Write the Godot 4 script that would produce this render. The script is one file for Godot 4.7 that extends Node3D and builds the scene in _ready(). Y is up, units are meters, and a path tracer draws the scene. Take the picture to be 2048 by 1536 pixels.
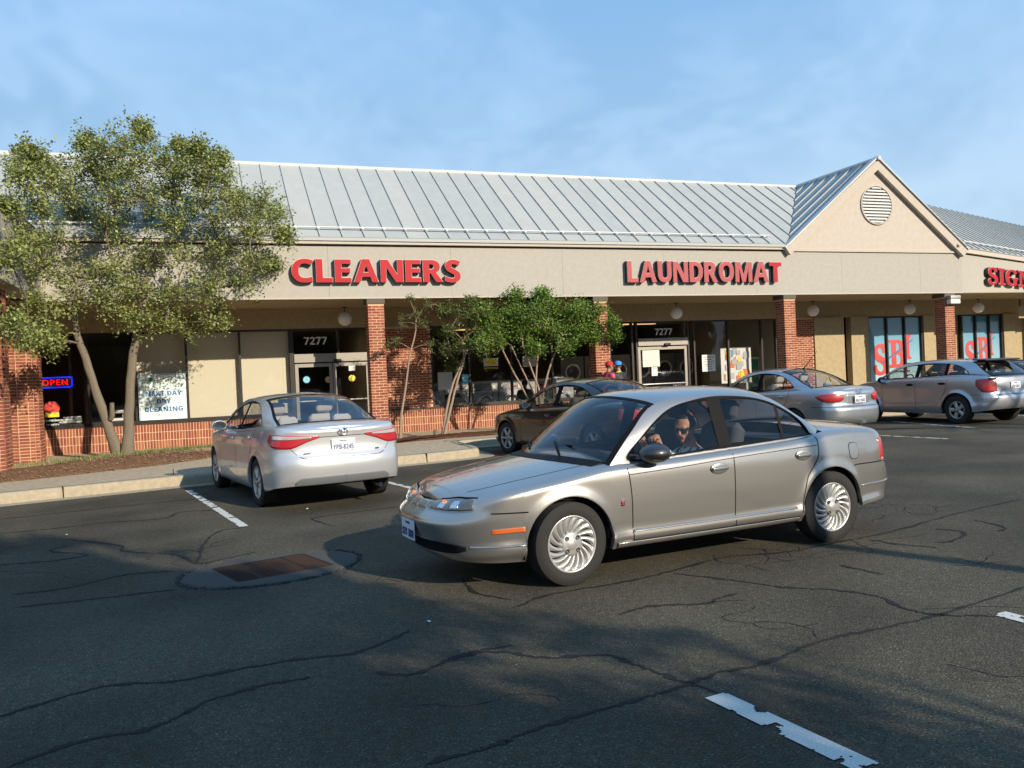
extends Node3D
# A strip of shops with parked cars, late afternoon sun. y is up, metres; the fascia is the plane z = 0, the lot is y = 0.

var M := {}
var rng := RandomNumberGenerator.new()
var taken := {}

class MB:
	var v := PackedVector3Array()
	var uv := PackedVector2Array()
	var col := PackedColorArray()
	var idx := PackedInt32Array()
	var has_uv := false
	var has_col := false
	var cur := Color.WHITE
	func p(a: Vector3, t := Vector2.ZERO) -> int:
		v.append(a)
		uv.append(t)
		col.append(cur)
		return v.size() - 1
	func t(a: int, b: int, c: int) -> void:
		idx.append(a)
		idx.append(c)
		idx.append(b)
	func quad(a: Vector3, b: Vector3, c: Vector3, d: Vector3) -> void:
		var i := p(a, Vector2(0, 1))
		p(b, Vector2(1, 1))
		p(c, Vector2(1, 0))
		p(d, Vector2(0, 0))
		t(i, i + 1, i + 2)
		t(i, i + 2, i + 3)
	func tri3(a: Vector3, b: Vector3, c: Vector3) -> void:
		var i := p(a)
		p(b)
		p(c)
		t(i, i + 1, i + 2)
	# rows of points, smooth; (row+1) is up, (col+1) is right, seen from outside
	func grid(rows: Array, closed := false, flip := false) -> void:
		var base := v.size()
		var n: int = rows[0].size()
		for j in rows.size():
			for i in n:
				p(rows[j][i], Vector2(float(i) / maxf(n - 1, 1), 1.0 - float(j) / maxf(rows.size() - 1, 1)))
		for j in rows.size() - 1:
			for i in (n if closed else n - 1):
				var a := base + j * n + i
				var b := base + j * n + (i + 1) % n
				if flip:
					t(a, b + n, b)
					t(a, a + n, b + n)
				else:
					t(a, b, b + n)
					t(a, b + n, a + n)
	func box(c: Vector3, s: Vector3, bs := Basis.IDENTITY) -> void:
		var h := s / 2.0
		var k := []
		for i in 8:
			k.append(c + bs * Vector3(h.x if i & 1 else -h.x, h.y if i & 2 else -h.y, h.z if i & 4 else -h.z))
		quad(k[4], k[5], k[7], k[6])
		quad(k[1], k[0], k[2], k[3])
		quad(k[5], k[1], k[3], k[7])
		quad(k[0], k[4], k[6], k[2])
		quad(k[6], k[7], k[3], k[2])
		quad(k[0], k[1], k[5], k[4])
	# box with chamfered vertical and horizontal edges
	func bbox(c: Vector3, s: Vector3, r: float, bs := Basis.IDENTITY) -> void:
		var h := s / 2.0 - Vector3(r, r, r)
		var rows := []
		for j in [[-1, 1.0, 0.0], [-1, 0.3, 0.7], [-1, 0.0, 1.0], [1, 0.0, 1.0], [1, 0.3, 0.7], [1, 1.0, 0.0]]:
			var ring := PackedVector3Array()
			var yy: float = j[0] * (h.y + r * j[1])
			for q4 in 4:
				var sx: float = [1, 1, -1, -1][q4]
				var sz: float = [1, -1, -1, 1][q4]
				var a0: float = [PI / 2, 0.0, -PI / 2, -PI][q4]
				for w in 3:
					var a: float = a0 - w * PI / 4
					ring.append(c + bs * Vector3(sx * h.x + cos(a) * r * j[2], yy, sz * h.z + sin(a) * r * j[2]))
			rows.append(ring)
		grid(rows, true)
		for e in [0, 5]:
			var ctr := Vector3.ZERO
			for q in rows[e]:
				ctr += q
			var ci := p(ctr / rows[e].size())
			var b0 := v.size()
			for q in rows[e]:
				p(q)
			for i in rows[e].size():
				if e == 0:
					t(ci, b0 + (i + 1) % 12, b0 + i)
				else:
					t(ci, b0 + i, b0 + (i + 1) % 12)
	# a tube through points with radii
	func tube(pts: Array, rad: Array, n := 8, cap := true) -> void:
		var rows := []
		var side := Vector3.ZERO
		for j in pts.size():
			var d: Vector3 = (pts[mini(j + 1, pts.size() - 1)] - pts[maxi(j - 1, 0)]).normalized()
			if side == Vector3.ZERO:
				side = d.cross(Vector3.UP if absf(d.y) < 0.9 else Vector3.RIGHT).normalized()
			side = (side - d * side.dot(d)).normalized()
			var up := side.cross(d).normalized()
			var ring := PackedVector3Array()
			for i in n:
				var a := TAU * i / n
				ring.append(pts[j] + (side * cos(a) + up * sin(a)) * float(rad[j]))
			rows.append(ring)
		grid(rows, true, true)
		if cap:
			for e in [0, pts.size() - 1]:
				var ci := p(pts[e])
				var b0 := v.size()
				for q in rows[e]:
					p(q)
				for i in n:
					if e == 0:
						t(ci, b0 + i, b0 + (i + 1) % n)
					else:
						t(ci, b0 + (i + 1) % n, b0 + i)
	# profile of (radius, along) turned about axis through c
	func lathe(prof: Array, c: Vector3, axis: Vector3, n := 32) -> void:
		var u := axis.cross(Vector3.UP if absf(axis.y) < 0.9 else Vector3.RIGHT).normalized()
		var w := axis.cross(u).normalized()
		var rows := []
		for q in prof:
			var ring := PackedVector3Array()
			for i in n:
				var a := TAU * i / n
				ring.append(c + axis * float(q[1]) + (u * cos(a) + w * sin(a)) * float(q[0]))
			rows.append(ring)
		grid(rows, true)
	func sphere(c: Vector3, r: Vector3, n := 16, m := 10) -> void:
		var rows := []
		for j in m + 1:
			var a := -PI / 2 + PI * j / m
			var ring := PackedVector3Array()
			for i in n:
				var b := -TAU * i / n
				ring.append(c + Vector3(cos(a) * cos(b) * r.x, sin(a) * r.y, cos(a) * sin(b) * r.z))
			rows.append(ring)
		grid(rows, true)
	# polygon in a plane (o, ex, ey), thickness th along -(ex x ey)... front face at o
	func slab(poly: PackedVector2Array, o: Vector3, ex: Vector3, ey: Vector3, th: float, both := true) -> void:
		var nrm := ex.cross(ey).normalized()
		var area := 0.0
		for i in poly.size():
			var q := poly[(i + 1) % poly.size()]
			area += poly[i].x * q.y - q.x * poly[i].y
		if area < 0:
			poly = poly.duplicate()
			poly.reverse()
		var tr := Geometry2D.triangulate_polygon(poly)
		var b0 := v.size()
		for q in poly:
			p(o + ex * q.x + ey * q.y, q)
		for i in range(0, tr.size(), 3):
			_tri_ccw(poly, tr, i, b0, false)
		if th > 0.0:
			if both:
				var b1 := v.size()
				for q in poly:
					p(o + ex * q.x + ey * q.y - nrm * th, q)
				for i in range(0, tr.size(), 3):
					_tri_ccw(poly, tr, i, b1, true)
			for i in poly.size():
				var a := poly[i]
				var b := poly[(i + 1) % poly.size()]
				var pa := o + ex * a.x + ey * a.y
				var pb := o + ex * b.x + ey * b.y
				quad(pa - nrm * th, pb - nrm * th, pb, pa)
	func _tri_ccw(poly: PackedVector2Array, tr: PackedInt32Array, i: int, b0: int, flip: bool) -> void:
		var a := poly[tr[i]]
		var b := poly[tr[i + 1]]
		var c := poly[tr[i + 2]]
		var ccw := (b - a).cross(c - a) > 0
		if ccw != flip:
			t(b0 + tr[i], b0 + tr[i + 1], b0 + tr[i + 2])
		else:
			t(b0 + tr[i], b0 + tr[i + 2], b0 + tr[i + 1])
	func normals() -> PackedVector3Array:
		var n := PackedVector3Array()
		n.resize(v.size())
		for i in range(0, idx.size(), 3):
			var a := v[idx[i]]
			var f := (v[idx[i + 2]] - a).cross(v[idx[i + 1]] - a)
			n[idx[i]] += f
			n[idx[i + 1]] += f
			n[idx[i + 2]] += f
		for i in n.size():
			n[i] = n[i].normalized() if n[i].length_squared() > 1e-20 else Vector3.UP
		return n
	func mesh(nn := PackedVector3Array()) -> ArrayMesh:
		var a := []
		a.resize(Mesh.ARRAY_MAX)
		a[Mesh.ARRAY_VERTEX] = v
		a[Mesh.ARRAY_NORMAL] = nn if nn.size() == v.size() else normals()
		if has_uv:
			a[Mesh.ARRAY_TEX_UV] = uv
		if has_col:
			a[Mesh.ARRAY_COLOR] = col
		a[Mesh.ARRAY_INDEX] = idx
		var m := ArrayMesh.new()
		m.add_surface_from_arrays(Mesh.PRIMITIVE_TRIANGLES, a)
		return m

func lin(r: float, g: float, b: float, a := 1.0) -> Color:
	var c := Color(r, g, b).linear_to_srgb()
	c.a = a
	return c

func mat(key: String, c: Color, rough := 0.8, metal := 0.0, spec := 0.5) -> StandardMaterial3D:
	var m := StandardMaterial3D.new()
	m.resource_name = key
	m.albedo_color = c
	m.roughness = rough
	m.metallic = metal
	m.metallic_specular = spec
	M[key] = m
	return m

func noise_img(size: int, sd: int, freq: float, oct := 4, kind := FastNoiseLite.TYPE_SIMPLEX_SMOOTH) -> PackedByteArray:
	var f := FastNoiseLite.new()
	f.seed = sd
	f.noise_type = kind
	f.frequency = freq
	f.fractal_octaves = oct
	var im := f.get_seamless_image(size, size)
	im.convert(Image.FORMAT_L8)
	return im.get_data()

# picture from a noise: dark to light around a colour given as sRGB; contrast is the swing
func tex(size: int, bytes: PackedByteArray, c0: Color, c1: Color) -> ImageTexture:
	var out := PackedByteArray()
	out.resize(size * size * 3)
	for i in size * size:
		var k := bytes[i] / 255.0
		out[i * 3] = int(255.0 * lerpf(c0.r, c1.r, k))
		out[i * 3 + 1] = int(255.0 * lerpf(c0.g, c1.g, k))
		out[i * 3 + 2] = int(255.0 * lerpf(c0.b, c1.b, k))
	return ImageTexture.create_from_image(Image.create_from_data(size, size, false, Image.FORMAT_RGB8, out))

func grey_tex(size: int, bytes: PackedByteArray) -> ImageTexture:
	return ImageTexture.create_from_image(Image.create_from_data(size, size, false, Image.FORMAT_L8, bytes))

# matt surface with mottling (scale in tiles per metre) and fine relief
func rough_mat(key: String, c0: Color, c1: Color, scale: float, sd: int, rough := 0.9, bump := 0.0, freq := 0.02, oct := 5) -> StandardMaterial3D:
	var m := mat(key, Color.WHITE, rough, 0.0, 0.35)
	var b := noise_img(512, sd, freq, oct)
	m.albedo_texture = tex(512, b, c0, c1)
	m.uv1_triplanar = true
	m.uv1_world_triplanar = true
	m.uv1_scale = Vector3.ONE * scale
	if bump > 0:
		m.heightmap_enabled = true
		m.heightmap_scale = bump
		m.heightmap_texture = grey_tex(512, b)
	return m

func numbered(called: String) -> String:
	var k: int = taken.get(called, 0)
	taken[called] = k + 1
	return called if k == 0 else "%s_%03d" % [called, k]

func tag(o: Node, label: String, category: String, group := "", kind := "") -> Node:
	if label:
		o.set_meta("label", label)
	if category:
		o.set_meta("category", category)
	if group:
		o.set_meta("group", group)
	if kind:
		o.set_meta("kind", kind)
	return o

func thing(called: String, label: String, category: String, at := Vector3.ZERO, turn := 0.0, group := "") -> Node3D:
	var o := Node3D.new()
	o.name = numbered(called)
	add_child(o)
	o.position = at
	o.rotation.y = turn
	tag(o, label, category, group)
	return o

func part(called: String, mesh: Mesh, m: Material, parent: Node = self, at := Vector3.ZERO) -> MeshInstance3D:
	var o := MeshInstance3D.new()
	o.name = numbered(called) if parent == self else called
	o.mesh = mesh
	o.material_override = m
	o.position = at
	parent.add_child(o, true)
	return o

func pb(called: String, c: Vector3, s: Vector3, m: Material, parent: Node = self, r := 0.0) -> MeshInstance3D:
	var b := MB.new()
	if r > 0:
		b.bbox(Vector3.ZERO, s, r)
	else:
		b.box(Vector3.ZERO, s)
	return part(called, b.mesh(), m, parent, c)

func structure(called: String, mesh: Mesh, m: Material) -> MeshInstance3D:
	var o := part(called, mesh, m)
	o.set_meta("kind", "structure")
	return o

func curve(tab: Array, x: float) -> float:   # smooth table lookup, tab = [[x, y], ...] rising in x
	if x <= tab[0][0]:
		return tab[0][1]
	var n := tab.size()
	if x >= tab[n - 1][0]:
		return tab[n - 1][1]
	for i in n - 1:
		if x <= tab[i + 1][0]:
			var h: float = tab[i + 1][0] - tab[i][0]
			var k: float = (x - tab[i][0]) / h
			var s1: float = (tab[i + 1][1] - tab[i][1]) / h
			var m0: float = s1
			var m1: float = s1
			if i > 0:
				var s0: float = (tab[i][1] - tab[i - 1][1]) / (tab[i][0] - tab[i - 1][0])
				m0 = 0.0 if s0 * s1 <= 0 else 2 * s0 * s1 / (s0 + s1)
			if i < n - 2:
				var s2: float = (tab[i + 2][1] - tab[i + 1][1]) / (tab[i + 2][0] - tab[i + 1][0])
				m1 = 0.0 if s2 * s1 <= 0 else 2 * s2 * s1 / (s2 + s1)
			var k2 := k * k
			var k3 := k2 * k
			return (2 * k3 - 3 * k2 + 1) * tab[i][1] + (k3 - 2 * k2 + k) * h * m0 + (3 * k2 - 2 * k3) * tab[i + 1][1] + (k3 - k2) * h * m1
	return tab[n - 1][1]

func spline(pts: Array, per := 8, closed := false) -> Array:   # Catmull-Rom through 2D or 3D points
	var out := []
	var n := pts.size()
	for i in (n if closed else n - 1):
		var a = pts[(i - 1 + n) % n] if closed or i > 0 else pts[0] * 2.0 - pts[1]
		var b = pts[i]
		var c = pts[(i + 1) % n]
		var d = pts[(i + 2) % n] if closed or i + 2 < n else pts[n - 1] * 2.0 - pts[n - 2]
		for k in per:
			var t := float(k) / per
			out.append(0.5 * ((2.0 * b) + (c - a) * t + (2.0 * a - 5.0 * b + 4.0 * c - d) * t * t + (3.0 * b - a - 3.0 * c + d) * t * t * t))
	if not closed:
		out.append(pts[n - 1])
	return out

func _ready() -> void:
	rng.seed = 7277
	set_camera_and_light()
	make_materials()
	build_ground()
	build_building()
	build_signs()
	build_interior()
	build_cars()
	build_trees()
	build_people()
	build_small_things()

func set_camera_and_light() -> void:
	var cam := Camera3D.new()
	cam.name = "camera"
	var yaw := deg_to_rad(19.804)
	var pitch := deg_to_rad(-0.5005)
	var roll := deg_to_rad(-2.505)
	var fw := Vector3(sin(yaw) * cos(pitch), sin(pitch), -cos(yaw) * cos(pitch))
	var rt := Vector3(cos(yaw), 0, sin(yaw))
	var up := rt.cross(fw)
	var r2 := rt * cos(roll) + up * sin(roll)
	var u2 := up * cos(roll) - rt * sin(roll)
	cam.transform = Transform3D(Basis(r2, u2, -fw), Vector3(0, 1.562, 20.002))
	cam.fov = rad_to_deg(2.0 * atan(768.0 / 1669.0))
	cam.near = 0.05
	cam.far = 600.0
	add_child(cam)
	cam.current = true
	var we := WorldEnvironment.new()
	we.name = "world_environment"
	var e := Environment.new()
	e.background_mode = Environment.BG_SKY
	e.tonemap_mode = Environment.TONE_MAPPER_LINEAR
	e.tonemap_exposure = 1.35
	e.background_energy_multiplier = 0.74
	e.sdfgi_enabled = true
	e.ssao_enabled = true
	e.ssil_enabled = true
	var sm := ProceduralSkyMaterial.new()
	sm.sky_top_color = Color(0.44, 0.69, 0.925)
	sm.sky_horizon_color = Color(0.80, 0.89, 0.94)
	sm.sky_curve = 0.22
	sm.ground_horizon_color = Color(0.50, 0.52, 0.52)
	sm.ground_bottom_color = Color(0.28, 0.27, 0.25)
	sm.sun_angle_max = 25.0
	sm.sun_curve = 0.05
	sm.sky_cover = cirrus()
	sm.sky_cover_modulate = Color(1, 1, 1, 1)
	var sky := Sky.new()
	sky.sky_material = sm
	e.sky = sky
	we.environment = e
	add_child(we)
	var sun := DirectionalLight3D.new()
	sun.name = "sun"
	var d := Vector3(-0.43, -0.48, -1.0).normalized()
	sun.transform = Transform3D(Basis.looking_at(d, Vector3.UP), Vector3(20, 25, 50))
	sun.light_color = Color(1.0, 0.94, 0.85)
	sun.light_energy = 1.6
	sun.light_angular_distance = 0.53
	sun.shadow_enabled = true
	add_child(sun)

# thin streaky high cloud, spread evenly round the whole sky
func cirrus() -> ImageTexture:
	var f := FastNoiseLite.new()
	f.seed = 31
	f.frequency = 1.0
	f.fractal_octaves = 6
	f.fractal_gain = 0.55
	f.domain_warp_enabled = true
	f.domain_warp_amplitude = 0.75
	f.domain_warp_frequency = 0.55
	f.domain_warp_fractal_octaves = 3
	var g := FastNoiseLite.new()
	g.seed = 77
	g.frequency = 1.0
	g.fractal_octaves = 5
	var w := 1024
	var h := 512
	var out := PackedByteArray()
	out.resize(w * h * 4)
	for j in h:
		var el := PI / 2 - PI * (j + 0.5) / h
		if el < -0.05:
			continue
		for i in w:
			var az := TAU * (i + 0.5) / w
			# a layer seen from below: streaks stretched along one direction
			var k := 1.0 / (maxf(sin(el), 0.0) + 0.22)
			var x := cos(az) * cos(el) * k
			var z := sin(az) * cos(el) * k
			var u := x * 0.86 + z * 0.5
			var v := z * 0.86 - x * 0.5
			var wv := f.get_noise_2d(x * 0.35 + 4.0, z * 0.35) * 1.1
			var veil := f.get_noise_2d(x * 0.42 + 9.0, z * 0.5)
			var streak := g.get_noise_2d(u * 0.55, (v + wv) * 2.2)
			var wisp := g.get_noise_2d(u * 1.6 + 20.0, (v + wv) * 6.0)
			var c := clampf(0.42 + veil * 0.75 + streak * 0.65 + wisp * 0.15, 0.0, 1.0)
			c = c * c * (3 - 2 * c)
			var o := (j * w + i) * 4
			out[o] = 235
			out[o + 1] = 240
			out[o + 2] = 245
			out[o + 3] = int(255.0 * c * 0.14)
	return ImageTexture.create_from_image(Image.create_from_data(w, h, false, Image.FORMAT_RGBA8, out))

func s(r: int, g: int, b: int) -> Color:
	return Color(r / 255.0, g / 255.0, b / 255.0)

func make_materials() -> void:
	# asphalt: dark binder with pale and brown stones, worn patches on a second layer
	var n := 1024
	var fine := noise_img(n, 5, 0.13, 2)
	var mid := noise_img(n, 6, 0.03, 4)
	var out := PackedByteArray()
	out.resize(n * n * 3)
	var r := RandomNumberGenerator.new()
	r.seed = 11
	for i in n * n:
		var k := 28.0 + fine[i] * 0.26 + mid[i] * 0.10
		var q := r.randf()
		var br := 0.0
		if q < 0.07:
			k += r.randf() * 44.0
		elif q < 0.16:
			k -= r.randf() * 30.0
		elif q < 0.19:
			br = 10.0
		out[i * 3] = int(clampf(k + 5.0 + br, 0, 255))
		out[i * 3 + 1] = int(clampf(k, 0, 255))
		out[i * 3 + 2] = int(clampf(k - 14.0 - br * 0.5, 0, 255))
	# single pale stones some pixels wide
	for i in 9000:
		var x := r.randi() % n
		var y := r.randi() % n
		var rr := r.randi() % 3 + 1
		var b := 70 + r.randi() % 85
		for dx in rr + 1:
			for dy in rr:
				var o := (((y + dy) % n) * n + (x + dx) % n) * 3
				out[o] = b
				out[o + 1] = b - 3
				out[o + 2] = b - 12
	var a := mat("asphalt", Color(1, 1, 1), 0.92, 0.0, 0.4)
	a.albedo_texture = ImageTexture.create_from_image(Image.create_from_data(n, n, false, Image.FORMAT_RGB8, out))
	a.heightmap_enabled = true
	a.heightmap_scale = 0.35
	a.heightmap_texture = grey_tex(n, fine)
	a.detail_enabled = true
	a.detail_blend_mode = BaseMaterial3D.BLEND_MODE_MUL
	a.detail_uv_layer = BaseMaterial3D.DETAIL_UV_2
	var wear := noise_img(512, 8, 0.012, 6)
	for q in 46:   # old oil drips and patches soaked into the surface
		var cx := r.randi() % 512
		var cy := r.randi() % 512
		var rad := 3 + r.randi() % 12
		var deep := r.randf_range(25, 80)
		for dy in range(-rad, rad + 1):
			for dx in range(-rad, rad + 1):
				var d := Vector2(dx, dy).length() / rad
				if d < 1.0 and r.randf() < 1.15 - d:
					var o := ((cy + dy + 512) % 512) * 512 + (cx + dx + 512) % 512
					wear[o] = int(maxf(0, wear[o] - deep * (1.0 - d * 0.6)))
	a.detail_albedo = tex(512, wear, s(160, 158, 155), s(255, 255, 255))
	mat("tar", lin(0.018, 0.017, 0.017), 0.8, 0.0, 0.3)
	rough_mat("concrete", s(150, 137, 116), s(182, 169, 146), 0.7, 21, 0.93, 0.10, 0.018, 6)
	rough_mat("kerb_concrete", s(140, 130, 110), s(170, 158, 136), 0.9, 22, 0.93, 0.15, 0.02, 6)
	rough_mat("collar_concrete", s(62, 61, 58), s(84, 82, 77), 2.0, 23, 0.95, 0.4, 0.05, 5)
	rough_mat("stucco", s(157, 153, 144), s(165, 161, 153), 0.5, 24, 0.95, 0.0, 0.02, 6)
	M.stucco.heightmap_enabled = false
	rough_mat("stucco_trim", s(172, 163, 151), s(181, 172, 161), 0.5, 25, 0.9, 0.0, 0.02, 5)
	rough_mat("stucco_tan", s(152, 137, 107), s(168, 153, 123), 0.5, 26, 0.95, 0.0, 0.02, 5)
	rough_mat("soffit", s(146, 130, 102), s(160, 144, 116), 0.4, 27, 0.9, 0.0, 0.02, 4)
	rough_mat("mortar", s(186, 156, 126), s(206, 176, 144), 3.0, 28, 0.97, 0.1, 0.05, 4)
	var tones := [[s(122, 66, 52), s(142, 82, 64)], [s(130, 74, 56), s(152, 92, 70)], [s(110, 58, 48), s(132, 74, 60)], [s(134, 80, 60), s(158, 100, 74)], [s(118, 62, 52), s(138, 78, 66)]]
	for i in tones.size():
		rough_mat("brick_%d" % i, tones[i][0], tones[i][1], 4.0, 30 + i, 0.92, 0.12, 0.05, 5)
	rough_mat("roof_metal", s(152, 156, 154), s(160, 164, 162), 0.35, 41, 0.62, 0.0, 0.012, 3)
	M.roof_metal.metallic = 0.0
	rough_mat("roof_metal_b", s(147, 152, 151), s(158, 162, 160), 0.35, 42, 0.6, 0.0, 0.012, 3)
	rough_mat("roof_metal_c", s(155, 158, 155), s(163, 166, 164), 0.35, 43, 0.64, 0.0, 0.012, 3)
	mat("roof_seam", s(156, 160, 158), 0.62, 0.0)
	mat("white_metal", s(188, 190, 188), 0.5, 0.0)
	mat("bronze", lin(0.030, 0.026, 0.023), 0.45, 0.4)
	mat("alu", lin(0.42, 0.41, 0.38), 0.38, 0.7)
	mat("door_metal", lin(0.25, 0.23, 0.20), 0.45, 0.5)
	var g := mat("glass", Color(0.02, 0.025, 0.025, 0.12), 0.02)
	g.transparency = BaseMaterial3D.TRANSPARENCY_ALPHA
	var g2 := mat("glass_dark", Color(0.015, 0.02, 0.02, 0.35), 0.02)
	g2.transparency = BaseMaterial3D.TRANSPARENCY_ALPHA
	var cg := mat("car_glass", Color(0.01, 0.02, 0.025, 0.20), 0.01)
	cg.transparency = BaseMaterial3D.TRANSPARENCY_ALPHA
	var cl := mat("lamp_lens", Color(0.6, 0.6, 0.6, 0.05), 0.03)
	cl.transparency = BaseMaterial3D.TRANSPARENCY_ALPHA
	mat("blind", lin(0.60, 0.56, 0.43), 0.85)
	mat("black_gap", lin(0.012, 0.012, 0.012), 0.9, 0.0, 0.2)
	mat("iron", lin(0.14, 0.13, 0.12), 0.55, 0.7)
	mat("dark_wall", lin(0.10, 0.085, 0.065), 0.9)
	mat("inner_wall", lin(0.30, 0.28, 0.22), 0.9)
	mat("inner_floor", lin(0.22, 0.20, 0.17), 0.4)
	mat("red_sign", lin(0.36, 0.012, 0.02), 0.5, 0.0, 0.3)
	mat("faded_sign", lin(0.36, 0.085, 0.09), 0.6, 0.0, 0.3)
	mat("sign_trim", lin(0.55, 0.40, 0.36), 0.5)
	mat("sign_return", lin(0.012, 0.011, 0.010), 0.5)
	mat("white", lin(0.66, 0.66, 0.64), 0.6)
	mat("paper", lin(0.62, 0.63, 0.61), 0.8)
	mat("black", lin(0.012, 0.012, 0.012), 0.6)
	mat("rubber", lin(0.022, 0.021, 0.020), 0.85, 0.0, 0.4)
	mat("trim_black", lin(0.008, 0.008, 0.009), 0.5, 0.0, 0.18)
	mat("chrome", lin(0.75, 0.75, 0.75), 0.12, 1.0)
	mat("globe", lin(0.72, 0.68, 0.60), 0.35)
	rough_mat("line_paint", s(172, 172, 166), s(206, 206, 202), 3.0, 51, 0.85, 0.15, 0.05, 5)
	rough_mat("mulch", s(82, 52, 38), s(124, 84, 62), 3.5, 52, 0.98, 2.5, 0.09, 4)
	rough_mat("soil", s(104, 76, 54), s(142, 108, 80), 2.5, 53, 0.98, 1.5, 0.06, 4)
	rough_mat("rust", s(42, 32, 28), s(58, 43, 36), 6.0, 54, 0.9, 0.1, 0.05, 4)
	rough_mat("bark", s(92, 84, 72), s(152, 141, 124), 2.6, 55, 0.95, 2.2, 0.035, 5)
	rough_mat("bark_pale", s(122, 104, 88), s(172, 152, 132), 4.0, 56, 0.9, 0.8, 0.04, 5)
	mat("poster_white", lin(0.62, 0.74, 0.73), 0.5)
	mat("poster_blue", lin(0.03, 0.13, 0.33), 0.5)
	mat("poster_green", lin(0.05, 0.25, 0.12), 0.5)
	mat("poster_grey", lin(0.42, 0.46, 0.40), 0.5)
	mat("red_film", lin(0.62, 0.06, 0.05), 0.5)
	var sf := mat("sky_film", Color.WHITE, 0.5)
	var gr := Gradient.new()
	gr.set_color(0, Color(0.30, 0.56, 0.68))
	gr.set_color(1, Color(0.74, 0.86, 0.88))
	var im := Image.create(4, 64, false, Image.FORMAT_RGB8)
	for y in 64:
		for x in 4:
			im.set_pixel(x, y, gr.sample(y / 63.0))
	sf.albedo_texture = ImageTexture.create_from_image(im)
	for q in [["neon_blue", Color(0.05, 0.15, 1.0), 2.2], ["neon_red", Color(1.0, 0.06, 0.04), 2.0], ["tube_light", Color(1.0, 0.78, 0.5), 0.9], ["signal_amber", Color(1.0, 0.45, 0.1), 1.5]]:
		var e := mat(q[0], q[1] * 0.3, 0.4)
		e.emission_enabled = true
		e.emission = q[1]
		e.emission_energy_multiplier = q[2]
	for q in [["paint_taupe", [0.375, 0.36, 0.338], 0.29], ["paint_silver", [0.52, 0.53, 0.54], 0.36], ["paint_brown", [0.030, 0.034, 0.029], 0.30], ["paint_bluesilver", [0.40, 0.43, 0.46], 0.34], ["paint_silver_b", [0.42, 0.43, 0.45], 0.36], ["paint_red", [0.12, 0.01, 0.012], 0.3]]:
		var pm := mat(q[0], lin(q[1][0], q[1][1], q[1][2]), q[2], 0.55 if q[0] == "paint_silver" else 0.8)
		pm.clearcoat_enabled = true
		pm.clearcoat = 1.0
		pm.clearcoat_roughness = 0.03
	mat("headliner", lin(0.25, 0.24, 0.22), 0.95)
	mat("interior", lin(0.035, 0.035, 0.037), 0.8)
	mat("seat_dark", lin(0.06, 0.06, 0.065), 0.9)
	mat("seat_light", lin(0.42, 0.40, 0.36), 0.9)
	mat("dark_metal", lin(0.10, 0.10, 0.10), 0.4, 0.8)
	mat("rim_silver", lin(0.46, 0.455, 0.44), 0.35, 0.6)
	mat("rim_grey", lin(0.36, 0.36, 0.37), 0.4, 0.6)
	mat("plate_white", lin(0.60, 0.61, 0.62), 0.5)
	mat("plate_blue", lin(0.03, 0.05, 0.18), 0.5)
	var tl := mat("lens_red", lin(0.36, 0.004, 0.010), 0.15)
	tl.clearcoat_enabled = true
	tl.clearcoat = 1.0
	var ta := mat("lens_amber", lin(0.45, 0.09, 0.01), 0.15)
	ta.clearcoat_enabled = true
	ta.clearcoat = 1.0
	var tc := mat("lens_clear", lin(0.62, 0.60, 0.60), 0.12, 0.5)
	tc.clearcoat_enabled = true
	tc.clearcoat = 1.0
	mat("lamp_bowl", lin(0.13, 0.115, 0.105), 0.25, 0.6)
	var gb2 := mat("gloss_black", lin(0.006, 0.006, 0.007), 0.15)
	gb2.clearcoat_enabled = true
	gb2.clearcoat = 1.0
	mat("valance_grey", lin(0.12, 0.13, 0.14), 0.6)
	mat("red_plastic", lin(0.35, 0.02, 0.02), 0.5)
	mat("grit", lin(0.05, 0.049, 0.046), 0.95)
	mat("washer_steel", lin(0.42, 0.44, 0.44), 0.35, 0.5)
	mat("washer_panel", lin(0.30, 0.31, 0.31), 0.4)
	mat("dryer_grey", lin(0.10, 0.10, 0.10), 0.5)
	mat("paper_yellow", lin(0.70, 0.58, 0.03), 0.7)
	mat("paper_orange", lin(0.65, 0.18, 0.06), 0.7)
	mat("paper_grey", lin(0.40, 0.42, 0.42), 0.7)
	mat("paper_blue", lin(0.15, 0.30, 0.50), 0.7)
	mat("paper_mint", lin(0.55, 0.68, 0.52), 0.7)
	mat("sticker_blue", lin(0.10, 0.38, 0.55), 0.6)
	mat("sticker_ochre", lin(0.32, 0.22, 0.04), 0.6)

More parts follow.
